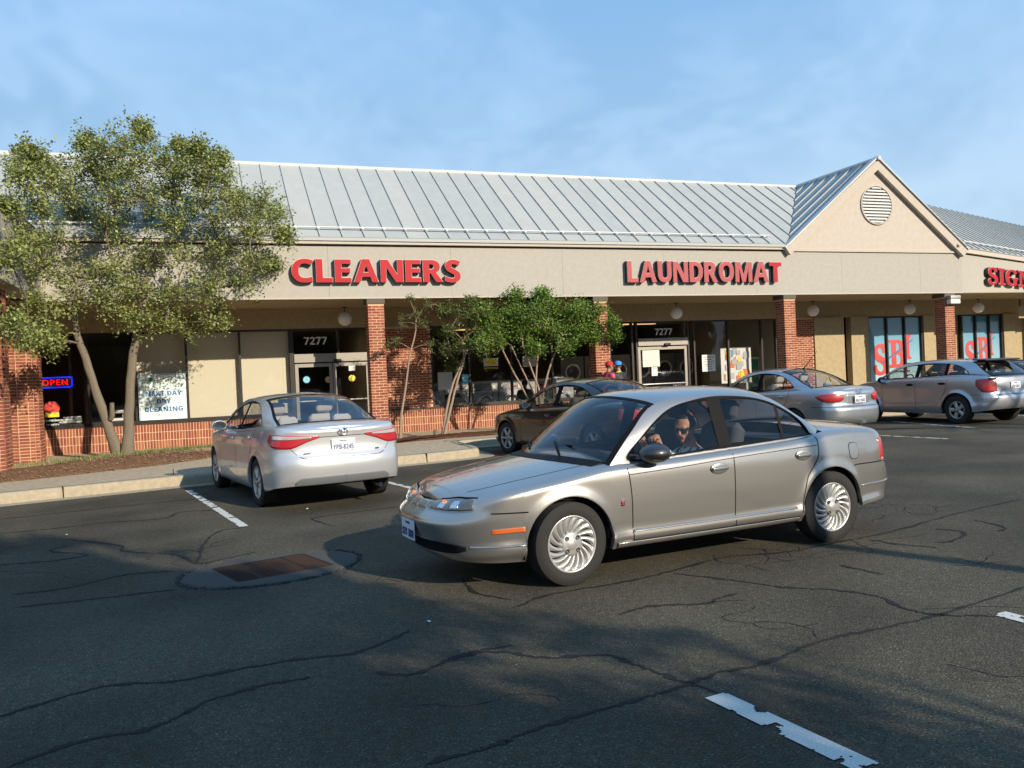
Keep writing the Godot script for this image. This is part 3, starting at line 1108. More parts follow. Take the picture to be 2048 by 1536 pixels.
func build_building() -> void:
	brick_full = chamfer_box(BL, BH, BD, 0.004)
	brick_half = chamfer_box(BD, BH, BD, 0.004)
	brick_up = chamfer_box(BH, BL, BD, 0.004)
	var B := thing("shop_building", "long beige shop row with grey standing seam metal roof and arcade", "building")
	# fascia: deep stucco beam with a moulded band on top, joints between its panels
	var fx := -3.3
	while fx < 22.5:
		var x1 := minf(fx + 3.01, 22.5)
		wall(B, "fascia_panel", fx + 0.002, x1 - 0.002, FB, FT, 0.0, -0.35, M.stucco)
		fx = x1
	wall(B, "fascia_backing", -3.3, 22.45, FB + 0.01, FT, -0.005, -0.33, M.black_gap)
	wall(B, "drip_edge", -3.3, 22.5, FB - 0.035, FB, 0.008, -0.05, M.stucco_trim)
	wall(B, "groove_band", -3.3, 15.9, FT, FT + 0.035, -0.03, -0.3, M.dark_wall)
	wall(B, "cornice", -3.3, 15.9, FT + 0.035, 5.005, 0.10, -0.3, M.stucco_trim)
	wall(B, "soffit", -4.5, 34.0, 3.585, 3.61, -0.03, WZ, M.soffit)
	wall(B, "ceiling_moulding", -4.5, 34.0, 3.50, 3.584, WZ + 0.06, WZ, M.stucco_tan)
		# shop wall above the glazing
	wall(B, "bulkhead", -9.0, 34.0, 3.06, 3.584, WZ - 0.002, WZ - 0.2, M.stucco_tan)
	wall(B, "back_wall", -9.0, 34.0, KH, 5.0, -13.8, -14.0, M.inner_wall)
	wall(B, "end_wall", -9.2, -9.0, 0, 5.0, 3.0, -14.0, M.stucco)
	wall(B, "end_wall", 34.0, 34.2, 0, 5.0, WZ, -14.0, M.stucco)
	wall(B, "ceiling", -9.0, 34.0, 3.30, 3.34, WZ - 0.2, -13.8, M.inner_wall)
	wall(B, "shop_floor", -9.0, 34.0, KH - 0.05, KH - 0.01, WZ + 0.02, -13.8, M.inner_floor)
	wall(B, "jamb", 4.12, 4.44, KH, 3.06, WZ - 0.02, WZ - 0.25, M.bronze)
	wall(B, "partition", 4.2, 4.4, KH, 3.3, WZ - 0.25, -13.8, M.inner_wall)
	wall(B, "partition", 17.25, 17.45, KH, 3.3, WZ - 0.01, -13.8, M.inner_wall)
	# glazing
	storefront("shop_window", [-3.85, -2.78, -1.75, -0.56, 0.72, 1.98], 0.83, 3.06, WZ - 0.06, B, M.glass)
	storefront("shop_window", [5.76, 6.83, 8.09, 9.35, 10.62], 0.83, 3.06, WZ - 0.06, B, M.glass, [2.52])
	storefront("shop_window", [11.22, 11.98], KH, 3.06, WZ - 0.06, B, M.glass)
	storefront("shop_window", [14.14, 15.38, 16.64, 17.2], KH, 3.06, WZ - 0.06, B, M.glass)
	entrance("entrance", 2.0, 4.1, 2.15, B, 2)
	entrance("entrance", 12.1, 13.95, 2.30, B, 1)
	# right-hand tenant: stucco piers, recess and two poster windows
	wall(B, "stucco_wall", 18.62, 19.82, KH, 3.06, WZ + 0.10, WZ - 0.2, M.stucco_tan)
	wall(B, "recess", 19.82, 20.16, KH, 3.06, WZ - 0.35, WZ - 0.4, M.stucco_tan)
	wall(B, "stucco_wall", 20.16, 20.9, KH, 3.06, WZ + 0.05, WZ - 0.2, M.stucco_tan)
	storefront("poster_window", [20.92, 21.72, 22.5, 23.25], 0.5, 3.06, WZ - 0.04, B, M.glass)
	wall(B, "stucco_wall", 20.9, 23.3, KH, 0.48, WZ, WZ - 0.2, M.stucco_tan)
	wall(B, "stucco_wall", 23.3, 23.75, KH, 3.06, WZ + 0.05, WZ - 0.2, M.stucco_tan)
	wall(B, "stucco_wall", 23.75, 25.08, KH, 3.06, WZ - 0.15, WZ - 0.2, M.stucco_tan)
	storefront("poster_window", [25.1, 25.75, 26.4, 27.0], 0.5, 3.06, WZ - 0.04, B, M.glass)
	wall(B, "stucco_wall", 25.08, 27.05, KH, 0.48, WZ, WZ - 0.2, M.stucco_tan)
	wall(B, "stucco_wall", 27.05, 27.6, KH, 3.06, WZ + 0.05, WZ - 0.2, M.stucco_tan)
	wall(B, "stucco_wall", 27.6, 28.2, KH, 3.06, WZ - 0.12, WZ - 0.2, M.stucco_tan)
	wall(B, "stucco_wall", 28.2, 34.0, KH, 3.06, WZ + 0.05, WZ - 0.2, M.stucco_tan)
	wall(B, "stucco_wall", -9.0, -3.9, KH, 3.06, WZ + 0.02, WZ - 0.2, M.stucco_tan)
	build_roof(B)
	build_gable(B)
	build_wing(B)
	build_porch(B)
	# brick pieces
	brick_column(3.61, 0.0, "brick column between silver sedan and CLEANERS entrance doors", 3.46)
	brick_column(9.59, 0.0, "brick column behind the two people in caps", 3.46)
	brick_column(15.65, 0.0, "brick column right of the LAUNDROMAT bulletin window", 3.46)
	brick_column(21.73, 0.0, "brick column under the wall light at the gable end", 3.46)
	knee_wall("low wall of upright red bricks beneath the NEXT DAY DRY CLEANING window", -3.85, 1.98, WZ + 0.06)
	knee_wall("low wall of upright red bricks behind the small myrtle trees", 4.45, 10.66, WZ + 0.06)
	brick_panel("brick_wall", "brick wall panel right of the CLEANERS doors in dappled tree shade", 4.45, 5.72, 0.83, 3.06, WZ + 0.05)
	brick_panel("brick_wall", "narrow brick wall strip behind the people and column", 10.66, 11.19, KH, 3.06, WZ + 0.05)
	brick_panel("brick_wall", "sunlit orange brick wall strip between LAUNDROMAT glazing and tan stucco", 17.45, 18.6, KH, 3.06, WZ + 0.05)
	rounded_pier("rounded brick porch pier next to the neon OPEN window", -3.80, -0.45, 0.33, 0.35, 0.17, 3.62, 1)
	rounded_pier("rounded brick porch pier cut by the left edge", -3.95, 2.6, 0.45, 0.42, 0.20, 3.62, 1)

func entrance(called: String, x0: float, x1: float, door_top: float, parent: Node, leaves: int) -> void:
	var o := Node3D.new()
	o.name = called
	parent.add_child(o, true)
	var z := WZ - 0.06
	for x in [x0 + 0.03, x1 - 0.03]:
		pb("post", Vector3(x, (KH + 3.06) / 2, z), Vector3(0.06, 3.06 - KH, 0.12), M.bronze, o)
	pb("header", Vector3((x0 + x1) / 2, door_top + 0.13, z + 0.02), Vector3(x1 - x0 - 0.13, 0.22, 0.15), M.door_metal, o)
	pb("rail", Vector3((x0 + x1) / 2, 3.03, z), Vector3(x1 - x0 - 0.13, 0.06, 0.10), M.bronze, o)
	var mid := x0 + (x1 - x0) * (0.58 if leaves == 2 else 0.93)
	pb("post", Vector3(mid, (door_top + 0.24 + 3.0) / 2, z), Vector3(0.06, 3.0 - door_top - 0.24, 0.10), M.bronze, o)
	pane("transom_pane", Vector3((x0 + x1) / 2, (door_top + 0.24 + 3.0) / 2, z - 0.01), x1 - x0 - 0.13, 3.0 - door_top - 0.26, M.glass, o)
	pb("sensor", Vector3((x0 + x1) / 2 + 0.12, door_top + 0.05, z + 0.13), Vector3(0.20, 0.07, 0.05), M.black, o, 0.01)
	var w := (x1 - x0 - 0.14) / leaves
	for i in leaves:
		var dx := x0 + 0.07 + w * (i + 0.5)
		var d := Node3D.new()
		d.name = "door"
		o.add_child(d, true)
		for sx in [-1, 1]:
			pb("stile", Vector3(dx + sx * (w / 2 - 0.05), (KH + door_top) / 2, z), Vector3(0.085, door_top - KH - 0.02, 0.045), M.door_metal, d)
		pb("rail", Vector3(dx, door_top - 0.06, z), Vector3(w - 0.19, 0.09, 0.044), M.door_metal, d)
		pb("rail", Vector3(dx, KH + 0.12, z), Vector3(w - 0.19, 0.20, 0.044), M.door_metal, d)
		pane("pane", Vector3(dx, (KH + door_top) / 2, z), w - 0.17, door_top - KH - 0.3, M.glass, d)
		pb("push_bar", Vector3(dx, 1.15, z + 0.05), Vector3(w - 0.2, 0.035, 0.03), M.alu, d, 0.008)

func slope_y(z: float) -> float:
	return EAVE.y + (EAVE.z - z) / (EAVE.z - RIDGE.z) * (RIDGE.y - EAVE.y)

func valley_z(x: float) -> float:   # where the gable's left slope meets the main roof
	return 0.2 - (x - 15.75) / (19.13 - 15.75) * 3.7

# metal sheet between four points with a seam rib on its left edge
func roof_sheet(parent: Node, a: Vector3, b: Vector3, c: Vector3, d: Vector3, nrm: Vector3) -> void:
	var m := MB.new()
	m.quad(a, b, c, d)
	m.quad(a - nrm * 0.03, b - nrm * 0.03, b, a)
	part("roof_panel", m.mesh(), [M.roof_metal, M.roof_metal_b, M.roof_metal_c][rng.randi() % 3], parent)
	var up := (d - a)
	if up.length() > 0.1:
		var s0 := MB.new()
		var acr := (b - a).normalized()
		var u := up.normalized()
		s0.box((a + d) / 2 + nrm * 0.016, Vector3(0.022, up.length(), 0.036), Basis(nrm.cross(-u).normalized() * -1, u, nrm))
		part("seam", s0.mesh(), M.roof_seam, parent)

func build_roof(B: Node) -> void:
	var deck := MB.new()
	deck.quad(EAVE + Vector3(-9.3, -0.05, 0), EAVE + Vector3(15.6, -0.05, 0), RIDGE + Vector3(18.9, -0.05, 0), RIDGE + Vector3(-9.3, -0.05, 0))
	deck.quad(RIDGE + Vector3(20.5, -0.01, 0), RIDGE + Vector3(-9.3, -0.01, 0), Vector3(-9.3, 5.0, -7.5), Vector3(22, 5.0, -7.5))
	deck.quad(Vector3(-9.3, 5.0, -7.5), Vector3(34, 5.0, -7.5), Vector3(34, 5.0, -14.0), Vector3(-9.3, 5.0, -14.0))
	var roof := part("roof", deck.mesh(), M.roof_seam, B)
	var nrm := Vector3(0, EAVE.z - RIDGE.z, RIDGE.y - EAVE.y).normalized()
	var w := 0.525
	var x := 2.02 - w * 22
	while x < 19.1:
		var x1 := x + w
		var za := EAVE.z if x <= 15.75 else valley_z(x)
		var zb := EAVE.z if x1 <= 15.75 else valley_z(x1)
		za = clampf(za, RIDGE.z, EAVE.z)
		zb = clampf(zb, RIDGE.z, EAVE.z)
		var xe := minf(x1, 19.13)
		roof_sheet(roof, Vector3(x, slope_y(za), za), Vector3(xe, slope_y(zb), zb), Vector3(xe, RIDGE.y, RIDGE.z), Vector3(x, RIDGE.y, RIDGE.z), nrm)
		x = x1
	var rc := MB.new()
	rc.tube([Vector3(-9.3, RIDGE.y + 0.0, RIDGE.z), Vector3(19.2, RIDGE.y + 0.0, RIDGE.z)], [0.07, 0.07], 6)
	part("ridge_cap", rc.mesh(), M.white_metal, roof)
	var dr := MB.new()
	dr.box(Vector3((-9.3 + 15.75) / 2, EAVE.y - 0.05, EAVE.z - 0.01), Vector3(25.05, 0.07, 0.03))
	part("drip_flashing", dr.mesh(), M.roof_seam, roof)
	# snow guard: a rail held by a clamp on every seam
	var gz := -0.16
	var g := Node3D.new()
	g.name = "snow_guard"
	roof.add_child(g)
	var rl := MB.new()
	rl.tube([Vector3(-9.0, slope_y(gz) + 0.07, gz + 0.04), Vector3(15.35, slope_y(gz) + 0.07, gz + 0.04)], [0.022, 0.022], 6)
	part("rail", rl.mesh(), M.white_metal, g)
	var cm := MB.new()
	cm.bbox(Vector3.ZERO, Vector3(0.06, 0.09, 0.09), 0.012, Basis(Vector3.RIGHT, -0.6))
	var cmm := cm.mesh()
	x = 2.02 - w * 20
	while x < 15.4:
		part("clamp", cmm, M.white_metal, g, Vector3(x, slope_y(gz) + 0.045, gz + 0.02))
		x += w

func build_gable(B: Node) -> void:
	var apex := Vector2(19.13, 7.50)
	var g := MB.new()
	g.slab(PackedVector2Array([Vector2(15.95, FT + 0.06), Vector2(22.45, FT + 0.06), apex]), Vector3(0, 0, 0.02), Vector3.RIGHT, Vector3.UP, 0.3)
	var gw := part("gable_wall", g.mesh(), M.stucco_trim, B)
	wall(B, "gable_band", 15.9, 22.5, FT, FT + 0.06, 0.05, -0.2, M.stucco_trim)
	# rake boards
	for sx in [-1.0, 1.0]:
		var e := Vector2(19.13 + sx * 3.47, 4.93)
		var top := Vector2(19.13, 7.66)
		var d := (top - e).normalized()
		var n := Vector2(-d.y, d.x) * (1.0 if sx > 0 else -1.0)
		if n.y > 0:
			n = -n
		var b := MB.new()
		b.slab(PackedVector2Array([e, top, top + Vector2(0, -0.36), e + n * 0.27]), Vector3(0, 0, 0.16), Vector3.RIGHT, Vector3.UP, 0.16)
		part("rake_board", b.mesh(), M.stucco_trim, B)
		var f := MB.new()
		f.slab(PackedVector2Array([e + Vector2(sx * 0.05, 0.0), top + Vector2(0, 0.05), top + Vector2(0, 0.0), e]), Vector3(0, 0, 0.20), Vector3.RIGHT, Vector3.UP, 0.2)
		part("rake_flashing", f.mesh(), M.white_metal, B)
	# gable roof, two slopes running back to the main ridge
	var gr := Node3D.new()
	gr.name = "gable_roof"
	B.add_child(gr)
	for sx in [-1.0, 1.0]:
		var nrm := Vector3(sx * 2.62, 3.38, 0).normalized()
		var k := 0
		var w := 0.53
		while k < 7:
			var z0: float = 0.2 - k * w
			var z1: float = maxf(z0 - w, RIDGE.z)
			var xa: float = 19.13 + sx * 3.38 * (1.0 - (0.2 - z0) / 3.7)
			var xb: float = 19.13 + sx * 3.38 * (1.0 - (0.2 - z1) / 3.7)
			var ya: float = 7.63 - absf(xa - 19.13) / 3.38 * 2.62
			var yb: float = 7.63 - absf(xb - 19.13) / 3.38 * 2.62
			var a := Vector3(xa, ya, z0)
			var b := Vector3(xb, yb, z1)
			var c := Vector3(19.13, 7.63, z1)
			var d := Vector3(19.13, 7.63, z0)
			if sx < 0:
				roof_sheet(gr, b, a, d, c, nrm)
			else:
				roof_sheet(gr, a, b, c, d, nrm)
			k += 1
	var rc := MB.new()
	rc.tube([Vector3(19.13, 7.64, 0.25), Vector3(19.13, 7.64, RIDGE.z)], [0.06, 0.06], 6)
	part("ridge_cap", rc.mesh(), M.white_metal, gr)
	# round louvred vent
	var v := Node3D.new()
	v.name = "round_vent"
	B.add_child(v)
	var c := Vector3(19.14, 6.26, 0.03)
	var ring := MB.new()
	ring.lathe([[0.60, -0.02], [0.60, 0.03], [0.555, 0.03], [0.555, -0.06]], c, Vector3(0, 0, 1), 40)
	part("ring", ring.mesh(), M.stucco_trim, v)
	var bk := MB.new()
	bk.lathe([[0.56, 0.0], [0.001, 0.001]], c + Vector3(0, 0, -0.005), Vector3(0, 0, 1), 32)
	part("backing", bk.mesh(), M.dark_wall, v)
	for i in 12:
		var y := -0.50 + i * 0.093
		var hw := sqrt(maxf(0.555 * 0.555 - y * y, 0.01)) - 0.005
		var sl := MB.new()
		sl.box(c + Vector3(0, y, 0.018), Vector3(hw * 2, 0.068, 0.012), Basis(Vector3.RIGHT, -0.5))
		part("slat", sl.mesh(), M.white_metal, v)

func build_wing(B: Node) -> void:
	# the row turns back by 20 degrees beyond the gable
	var wng := Node3D.new()
	wng.name = "wing"
	wng.position = Vector3(22.5, 0, -0.05)
	wng.rotation.y = deg_to_rad(20.0)
	B.add_child(wng)
	wall(wng, "fascia_panel", 0.03, 16.0, FB, FT, 0.0, -0.35, M.stucco)
	wall(wng, "cornice", 0.03, 16.0, FT + 0.03, 5.005, 0.10, -0.3, M.stucco_trim)
	wall(wng, "groove_band", 0.03, 16.0, FT, FT + 0.03, -0.03, -0.3, M.dark_wall)
	wall(wng, "drip_edge", 0.03, 16.0, FB - 0.035, FB, 0.008, -0.05, M.stucco_trim)
	var nrm := Vector3(0, EAVE.z - RIDGE.z, RIDGE.y - EAVE.y).normalized()
	var x := -0.4
	while x < 16:
		roof_sheet(wng, Vector3(x, EAVE.y, EAVE.z), Vector3(x + 0.525, EAVE.y, EAVE.z), Vector3(x + 0.525, RIDGE.y, RIDGE.z), Vector3(x, RIDGE.y, RIDGE.z), nrm)
		x += 0.525
	var rl := MB.new()
	rl.tube([Vector3(0.6, slope_y(-0.16) + 0.07, -0.12), Vector3(16, slope_y(-0.16) + 0.07, -0.12)], [0.022, 0.022], 6)
	part("snow_rail", rl.mesh(), M.white_metal, wng)
	var bk := MB.new()
	bk.quad(Vector3(16, RIDGE.y, RIDGE.z), Vector3(-1, RIDGE.y, RIDGE.z), Vector3(-1, 5, -7), Vector3(16, 5, -7))
	part("roof_back", bk.mesh(), M.roof_seam, wng)

func build_porch(B: Node) -> void:
	# projecting porch at the left edge: its side fascia runs towards the lot
	var p := Node3D.new()
	p.name = "porch"
	B.add_child(p)
	wall(p, "fascia_panel", -3.65, -3.3, FB, FT, 5.2, 0.0, M.stucco)
	wall(p, "cornice", -3.7, -3.24, FT + 0.03, 5.0, 5.26, 0.065, M.stucco_trim)
	wall(p, "fascia_panel", -9.0, -3.66, FB, FT, 5.2, 4.85, M.stucco)
	wall(p, "ceiling", -9.0, -3.66, 3.66, 3.70, 4.8, -2.4, M.soffit)
	var r := MB.new()
	r.quad(Vector3(-3.22, 5.01, 5.4), Vector3(-3.22, 5.01, 0.3), Vector3(-6.4, 7.6, -3.4), Vector3(-6.4, 7.6, 5.4))
	r.quad(Vector3(-9.6, 5.03, 0.3), Vector3(-9.6, 5.03, 5.4), Vector3(-6.4, 7.6, 5.4), Vector3(-6.4, 7.6, -3.4))
	part("porch_roof", r.mesh(), M.roof_seam, p)
	var g := MB.new()
	g.slab(PackedVector2Array([Vector2(-9.4, 4.9), Vector2(-3.4, 4.9), Vector2(-6.4, 7.4)]), Vector3(0, 0, 5.2), Vector3.RIGHT, Vector3.UP, 0.2)
	part("gable_wall", g.mesh(), M.stucco_trim, p)

func font(bold := 700, serif := false, embolden := 0.0) -> Font:
	var f := SystemFont.new()
	f.font_names = PackedStringArray(["Droid Serif" if serif else "Droid Sans"])
	f.font_weight = bold
	if embolden == 0.0:
		return f
	var v := FontVariation.new()
	v.base_font = f
	v.variation_embolden = embolden
	return v

func text_mesh(txt: String, fnt: Font, depth: float, height: float, sx := 1.0) -> Array:
	# [mesh, size] scaled so that a capital is `height` tall
	var t := TextMesh.new()
	t.text = txt
	t.font = fnt
	t.font_size = 64
	t.pixel_size = 0.01
	t.depth = depth
	t.curve_step = 1.0
	var e := 0.0
	if fnt is FontVariation:
		e = fnt.variation_embolden
	while t.get_mesh_arrays()[Mesh.ARRAY_VERTEX].size() == 0 and e > 0.05:   # some weights do not triangulate
		e -= 0.07
		var v := FontVariation.new()
		v.base_font = fnt.base_font
		v.variation_embolden = e
		t.font = v
	return [t, t.get_aabb()]

# write a line of text as one flat mesh; returns the node. ex = reading direction is +x of the node
func write(called: String, txt: String, at: Vector3, h: float, m: Material, parent: Node, bold := 700, serif := false, turn := 0.0, wide := 1.0, depth := 0.002, embolden := 0.0) -> MeshInstance3D:
	var t: Array = text_mesh(txt, font(bold, serif, embolden), depth, h)
	var bb: AABB = t[1]
	var ref: Array = text_mesh("H", font(bold, serif, embolden), depth, h)
	var k: float = h / ref[1].size.y
	var o := part(called, t[0], m, parent, at)
	o.transform = Transform3D(Basis(Vector3.UP, turn) * Basis.from_scale(Vector3(k * wide, k, 1.0)), at)
	return o

func channel_letters(label: String, txt: String, x0: float, x1: float, yb: float, h: float, faces: Array, parent: Node, serif := false) -> void:
	var f := font(700, serif, 0.6)
	var gap := 0.045
	var ws := []
	var total := 0.0
	var ref: AABB = text_mesh("H", f, 0.1, h)[1]
	var k := h / ref.size.y
	for ch in txt:
		var bb: AABB = text_mesh(ch, f, 0.1, h)[1]
		ws.append(bb)
		total += bb.size.x * k
	var room := x1 - x0 - gap * (txt.length() - 1)
	var kx := k * room / total
	var x := x0
	for i in txt.length():
		var bb: AABB = ws[i]
		var l := Node3D.new()
		l.name = "letter"
		parent.add_child(l, true)
		l.set_meta("label", "letter " + txt[i])
		var w := bb.size.x * kx
		var cx := x + w / 2
		var cyo := -(ref.position.y) * k
		var ctr := bb.position.x + bb.size.x / 2
		for layer in [["return", f, 0.115, 0.078, "sign_return", 1.0], ["trim", f, 0.012, 0.141, "sign_trim", 1.0], ["face", font(700, serif, 0.35), 0.012, 0.149, faces[mini(i, faces.size() - 1)], 1.0]]:
			var tm: Array = text_mesh(txt[i], layer[1], layer[2], h)
			var b2: AABB = tm[1]
			var o := part(layer[0], tm[0], M[layer[4]], l)
			var c2: float = b2.position.x + b2.size.x / 2
			o.transform = Transform3D(Basis.from_scale(Vector3(kx, k, 1.0)), Vector3(cx - c2 * kx, yb + cyo, layer[3]))
		x += w + gap

func build_signs() -> void:
	var a := thing("letter_sign", "red channel letters CLEANERS on the beige fascia", "sign", Vector3.ZERO, 0.0, "channel letter signs on the fascia")
	channel_letters("", "CLEANERS", 1.86, 5.93, 3.96, 0.55, ["red_sign"], a)
	var b := thing("letter_sign", "faded pink red channel letters LAUNDROMAT on the fascia", "sign", Vector3.ZERO, 0.0, "channel letter signs on the fascia")
	var fade := []
	for i in 9:
		fade.append("faded_sign")
	fade.append("red_sign")
	channel_letters("", "LAUNDROMAT", 10.55, 15.5, 3.94, 0.57, fade, b)
	var c := thing("letter_sign", "red serif channel letters SIGN at the right edge", "sign", Vector3(22.5, 0, -0.05), deg_to_rad(20.0), "channel letter signs on the fascia")
	channel_letters("", "SIGN", 1.75, 5.6, 3.93, 0.58, ["red_sign"], c, true)
	# house numbers over both entrances
	for q in [[2.30, "pale number 7277 on the glass over the CLEANERS doors"], [12.75, "pale number 7277 on the glass over the LAUNDROMAT door"]]:
		var t := thing("house_number", q[1], "number", Vector3(q[0], 2.73, WZ - 0.04), 0.0, "house numbers on the transoms")
		write("digits", "7277", Vector3(0.33, 0.0, 0), 0.20, M.paper, t)
	# dry cleaning poster in the left window
	var p := thing("window_poster", "white poster NEXT DAY DRY CLEANING in the left shop window", "poster", Vector3(-1.13, 1.42, WZ - 0.03))
	pb("sheet", Vector3.ZERO, Vector3(1.12, 1.20, 0.006), M.poster_white, p)
	for e in [[0, 0.575, 1.08, 0.01], [0, -0.575, 1.08, 0.01], [-0.54, 0, 0.01, 1.15], [0.54, 0, 0.01, 1.15]]:
		pb("border", Vector3(e[0], e[1], 0.004), Vector3(e[2], e[3], 0.002), M.poster_blue, p)
	var yy := 0.10
	for w in ["NEXT DAY", "DRY", "CLEANING"]:
		write("line", w, Vector3(0, yy, 0.006), 0.115, M.poster_blue, p, 700, false, 0.0, 1.15, 0.002, 0.5)
		yy -= 0.195
	var lf := MB.new()
	lf.slab(PackedVector2Array(spline([Vector2(-0.07, 0), Vector2(0, 0.05), Vector2(0.07, 0.03), Vector2(0.06, -0.03), Vector2(0, -0.05)], 5, true)), Vector3(-0.30, 0.46, 0.006), Vector3.RIGHT, Vector3.UP, 0.0)
	part("leaf_mark", lf.mesh(), M.poster_green, p)
	write("maker_line", "GREENEARTH", Vector3(0.12, 0.45, 0.006), 0.07, M.poster_grey, p, 400, true)
	write("maker_line", "C L E A N I N G", Vector3(0.12, 0.36, 0.006), 0.035, M.poster_grey, p, 400)
	# vertical blinds in three bays
	var vb := thing("vertical_blinds", "closed cream vertical blinds behind the left shop window", "blinds", Vector3(0, 0, WZ - 0.22))
	var sl := MB.new()
	sl.box(Vector3.ZERO, Vector3(0.0868, 2.2, 0.004), Basis(Vector3.UP, 0.03))
	var slm := sl.mesh()
	for i in 42:
		part("slat", slm, M.blind, vb, Vector3(-1.68 + i * 0.0875, 1.93, 0.0))
	# neon OPEN sign
	var nn := thing("neon_sign", "lit red neon OPEN with blue border in the left window", "sign", Vector3(-3.52, 1.90, WZ - 0.15))
	var bd := MB.new()
	bd.tube([Vector3(-0.33, -0.12, 0), Vector3(0.33, -0.12, 0), Vector3(0.36, -0.09, 0), Vector3(0.36, 0.09, 0), Vector3(0.33, 0.12, 0), Vector3(-0.33, 0.12, 0), Vector3(-0.36, 0.09, 0), Vector3(-0.36, -0.09, 0), Vector3(-0.33, -0.12, 0)], [0.012, 0.012, 0.012, 0.012, 0.012, 0.012, 0.012, 0.012, 0.012], 6)
	part("border_tube", bd.mesh(), M.neon_blue, nn)
	write("tube_letters", "OPEN", Vector3(0, 0.0, 0), 0.13, M.neon_red, nn, 400, false, 0.0, 1.25, 0.012)
	pb("backing", Vector3(0, 0, -0.03), Vector3(0.78, 0.28, 0.02), M.black, nn)
	# poster windows of the sign shop: blue sheet, big red letters
	for q in [[20.92, 23.25, "first blue SBI window graphic left of the gable end column"], [25.1, 27.0, "second blue SBI window graphic right of the gable end column"]]:
		var w: float = q[1] - q[0]
		var g := thing("window_graphic", q[2], "window graphic", Vector3(q[0] + w / 2, 1.78, WZ - 0.07), 0.0, "blue window graphics")
		var gb := MB.new()
		gb.has_uv = true
		gb.quad(Vector3(-w / 2, -1.26, 0), Vector3(w / 2, -1.26, 0), Vector3(w / 2, 1.25, 0), Vector3(-w / 2, 1.25, 0))
		part("film", gb.mesh(), M.sky_film, g)
		write("letter", "S", Vector3(-w * 0.27, -0.22, 0.006), 1.05, M.red_film, g, 700, true, 0.0, 0.85 * w / 2.33, 0.002, 0.5)
		write("letter", "B", Vector3(w * 0.04, -0.04, 0.006), 0.98, M.red_film, g, 700, true, 0.0, 0.85 * w / 2.33, 0.002, 0.5)
		write("letter", "I", Vector3(w * 0.25, 0.18, 0.006), 0.85, M.red_film, g, 700, true, 0.0, 0.6 * w / 2.33, 0.002, 0.5)
		var st := MB.new()
		st.slab(PackedVector2Array([Vector2(-0.25 * w, -0.30), Vector2(-0.22 * w, -0.32), Vector2(0.33 * w, 0.42), Vector2(0.36 * w, 0.5)]), Vector3(0, 0, 0.010), Vector3.RIGHT, Vector3.UP, 0.0)
		part("stroke", st.mesh(), M.poster_blue, g)
		pb("text_bar", Vector3(0.33 * w, -0.36, 0.006), Vector3(0.22 * w, 0.035, 0.002), M.black, g)
		pb("text_bar", Vector3(0.12 * w, -0.62, 0.006), Vector3(0.30 * w, 0.05, 0.002), M.black, g)

# ---- cars: x forward, y up, z to the right; the origin is on the ground midway between the axles ----
func car_prepare(c: Dictionary) -> void:
	var pts := []
	for q in c.plan:
		pts.append(Vector2(q[0], q[1]))
	var sp := spline(pts, 14)
	var xs := PackedVector2Array()
	var ss := PackedFloat32Array()
	var acc := 0.0
	for i in sp.size():
		if i > 0:
			acc += sp[i].distance_to(sp[i - 1])
		var q: Vector2 = sp[i]
		q.y = maxf(q.y, 0.0)
		xs.append(q)
		ss.append(acc)
	var nn := PackedVector2Array()
	for i in sp.size():
		var d: Vector2 = (xs[mini(i + 1, xs.size() - 1)] - xs[maxi(i - 1, 0)]).normalized()
		var k := Vector2(-d.y, d.x)
		if i == 0:
			k = Vector2(1, 0)
		elif i == sp.size() - 1:
			k = Vector2(-1, 0)
		elif k.dot(xs[i] - Vector2(0, 0)) < 0:
			k = -k
		nn.append(k)
	c.O = xs
	c.S = ss
	c.N = nn

func car_at(c: Dictionary, s: float) -> Array:   # [plan point, plan normal]
	var ss: PackedFloat32Array = c.S
	var i := clampi(ss.bsearch(s) - 1, 0, ss.size() - 2)
	var f := clampf((s - ss[i]) / maxf(ss[i + 1] - ss[i], 1e-6), 0, 1)
	return [c.O[i].lerp(c.O[i + 1], f), c.N[i].lerp(c.N[i + 1], f).normalized()]

func s_at_x(c: Dictionary, x: float) -> float:   # on the flank
	var o: PackedVector2Array = c.O
	for i in o.size() - 1:
		if o[i].x >= x and o[i + 1].x < x:
			return lerpf(c.S[i], c.S[i + 1], (o[i].x - x) / (o[i].x - o[i + 1].x))
	return c.S[o.size() - 1] if x < o[o.size() - 1].x else 0.0

func s_at_z(c: Dictionary, z: float, rear := false) -> float:
	var o: PackedVector2Array = c.O
	var n := o.size()
	if rear:
		for i in range(n - 1, 0, -1):
			if o[i].y <= z and o[i - 1].y > z:
				return lerpf(c.S[i], c.S[i - 1], (z - o[i].y) / (o[i - 1].y - o[i].y))
		return c.S[n - 1]
	for i in n - 1:
		if o[i].y <= z and o[i + 1].y > z:
			return lerpf(c.S[i], c.S[i + 1], (z - o[i].y) / (o[i + 1].y - o[i].y))
	return 0.0

func car_off(c: Dictionary, q: Vector2, n: Vector2, y: float) -> float:
	var wn := pow(maxf(n.x, 0), 2)
	var wt := pow(maxf(-n.x, 0), 2)
	var o: float = wn * curve(c.nose, y) + wt * curve(c.tail, y) + (1 - wn - wt) * curve(c.side, y)
	var r: float = c.sh_r
	var d: float = curve(c.top, q.x) - y
	if d < r:
		var k := clampf(1.0 - d / r, 0, 1)
		o -= r * (1.0 - sqrt(1.0 - k * k * 0.96))
	for xw in [c.wb / 2, -c.wb / 2]:
		var rr: float = Vector2(q.x - xw, y - c.R).length() - c.Ra
		if rr > -0.02 and rr < 0.2 and n.y > 0.5:
			o += c.flare * exp(-rr * rr / 0.0025)
	return o

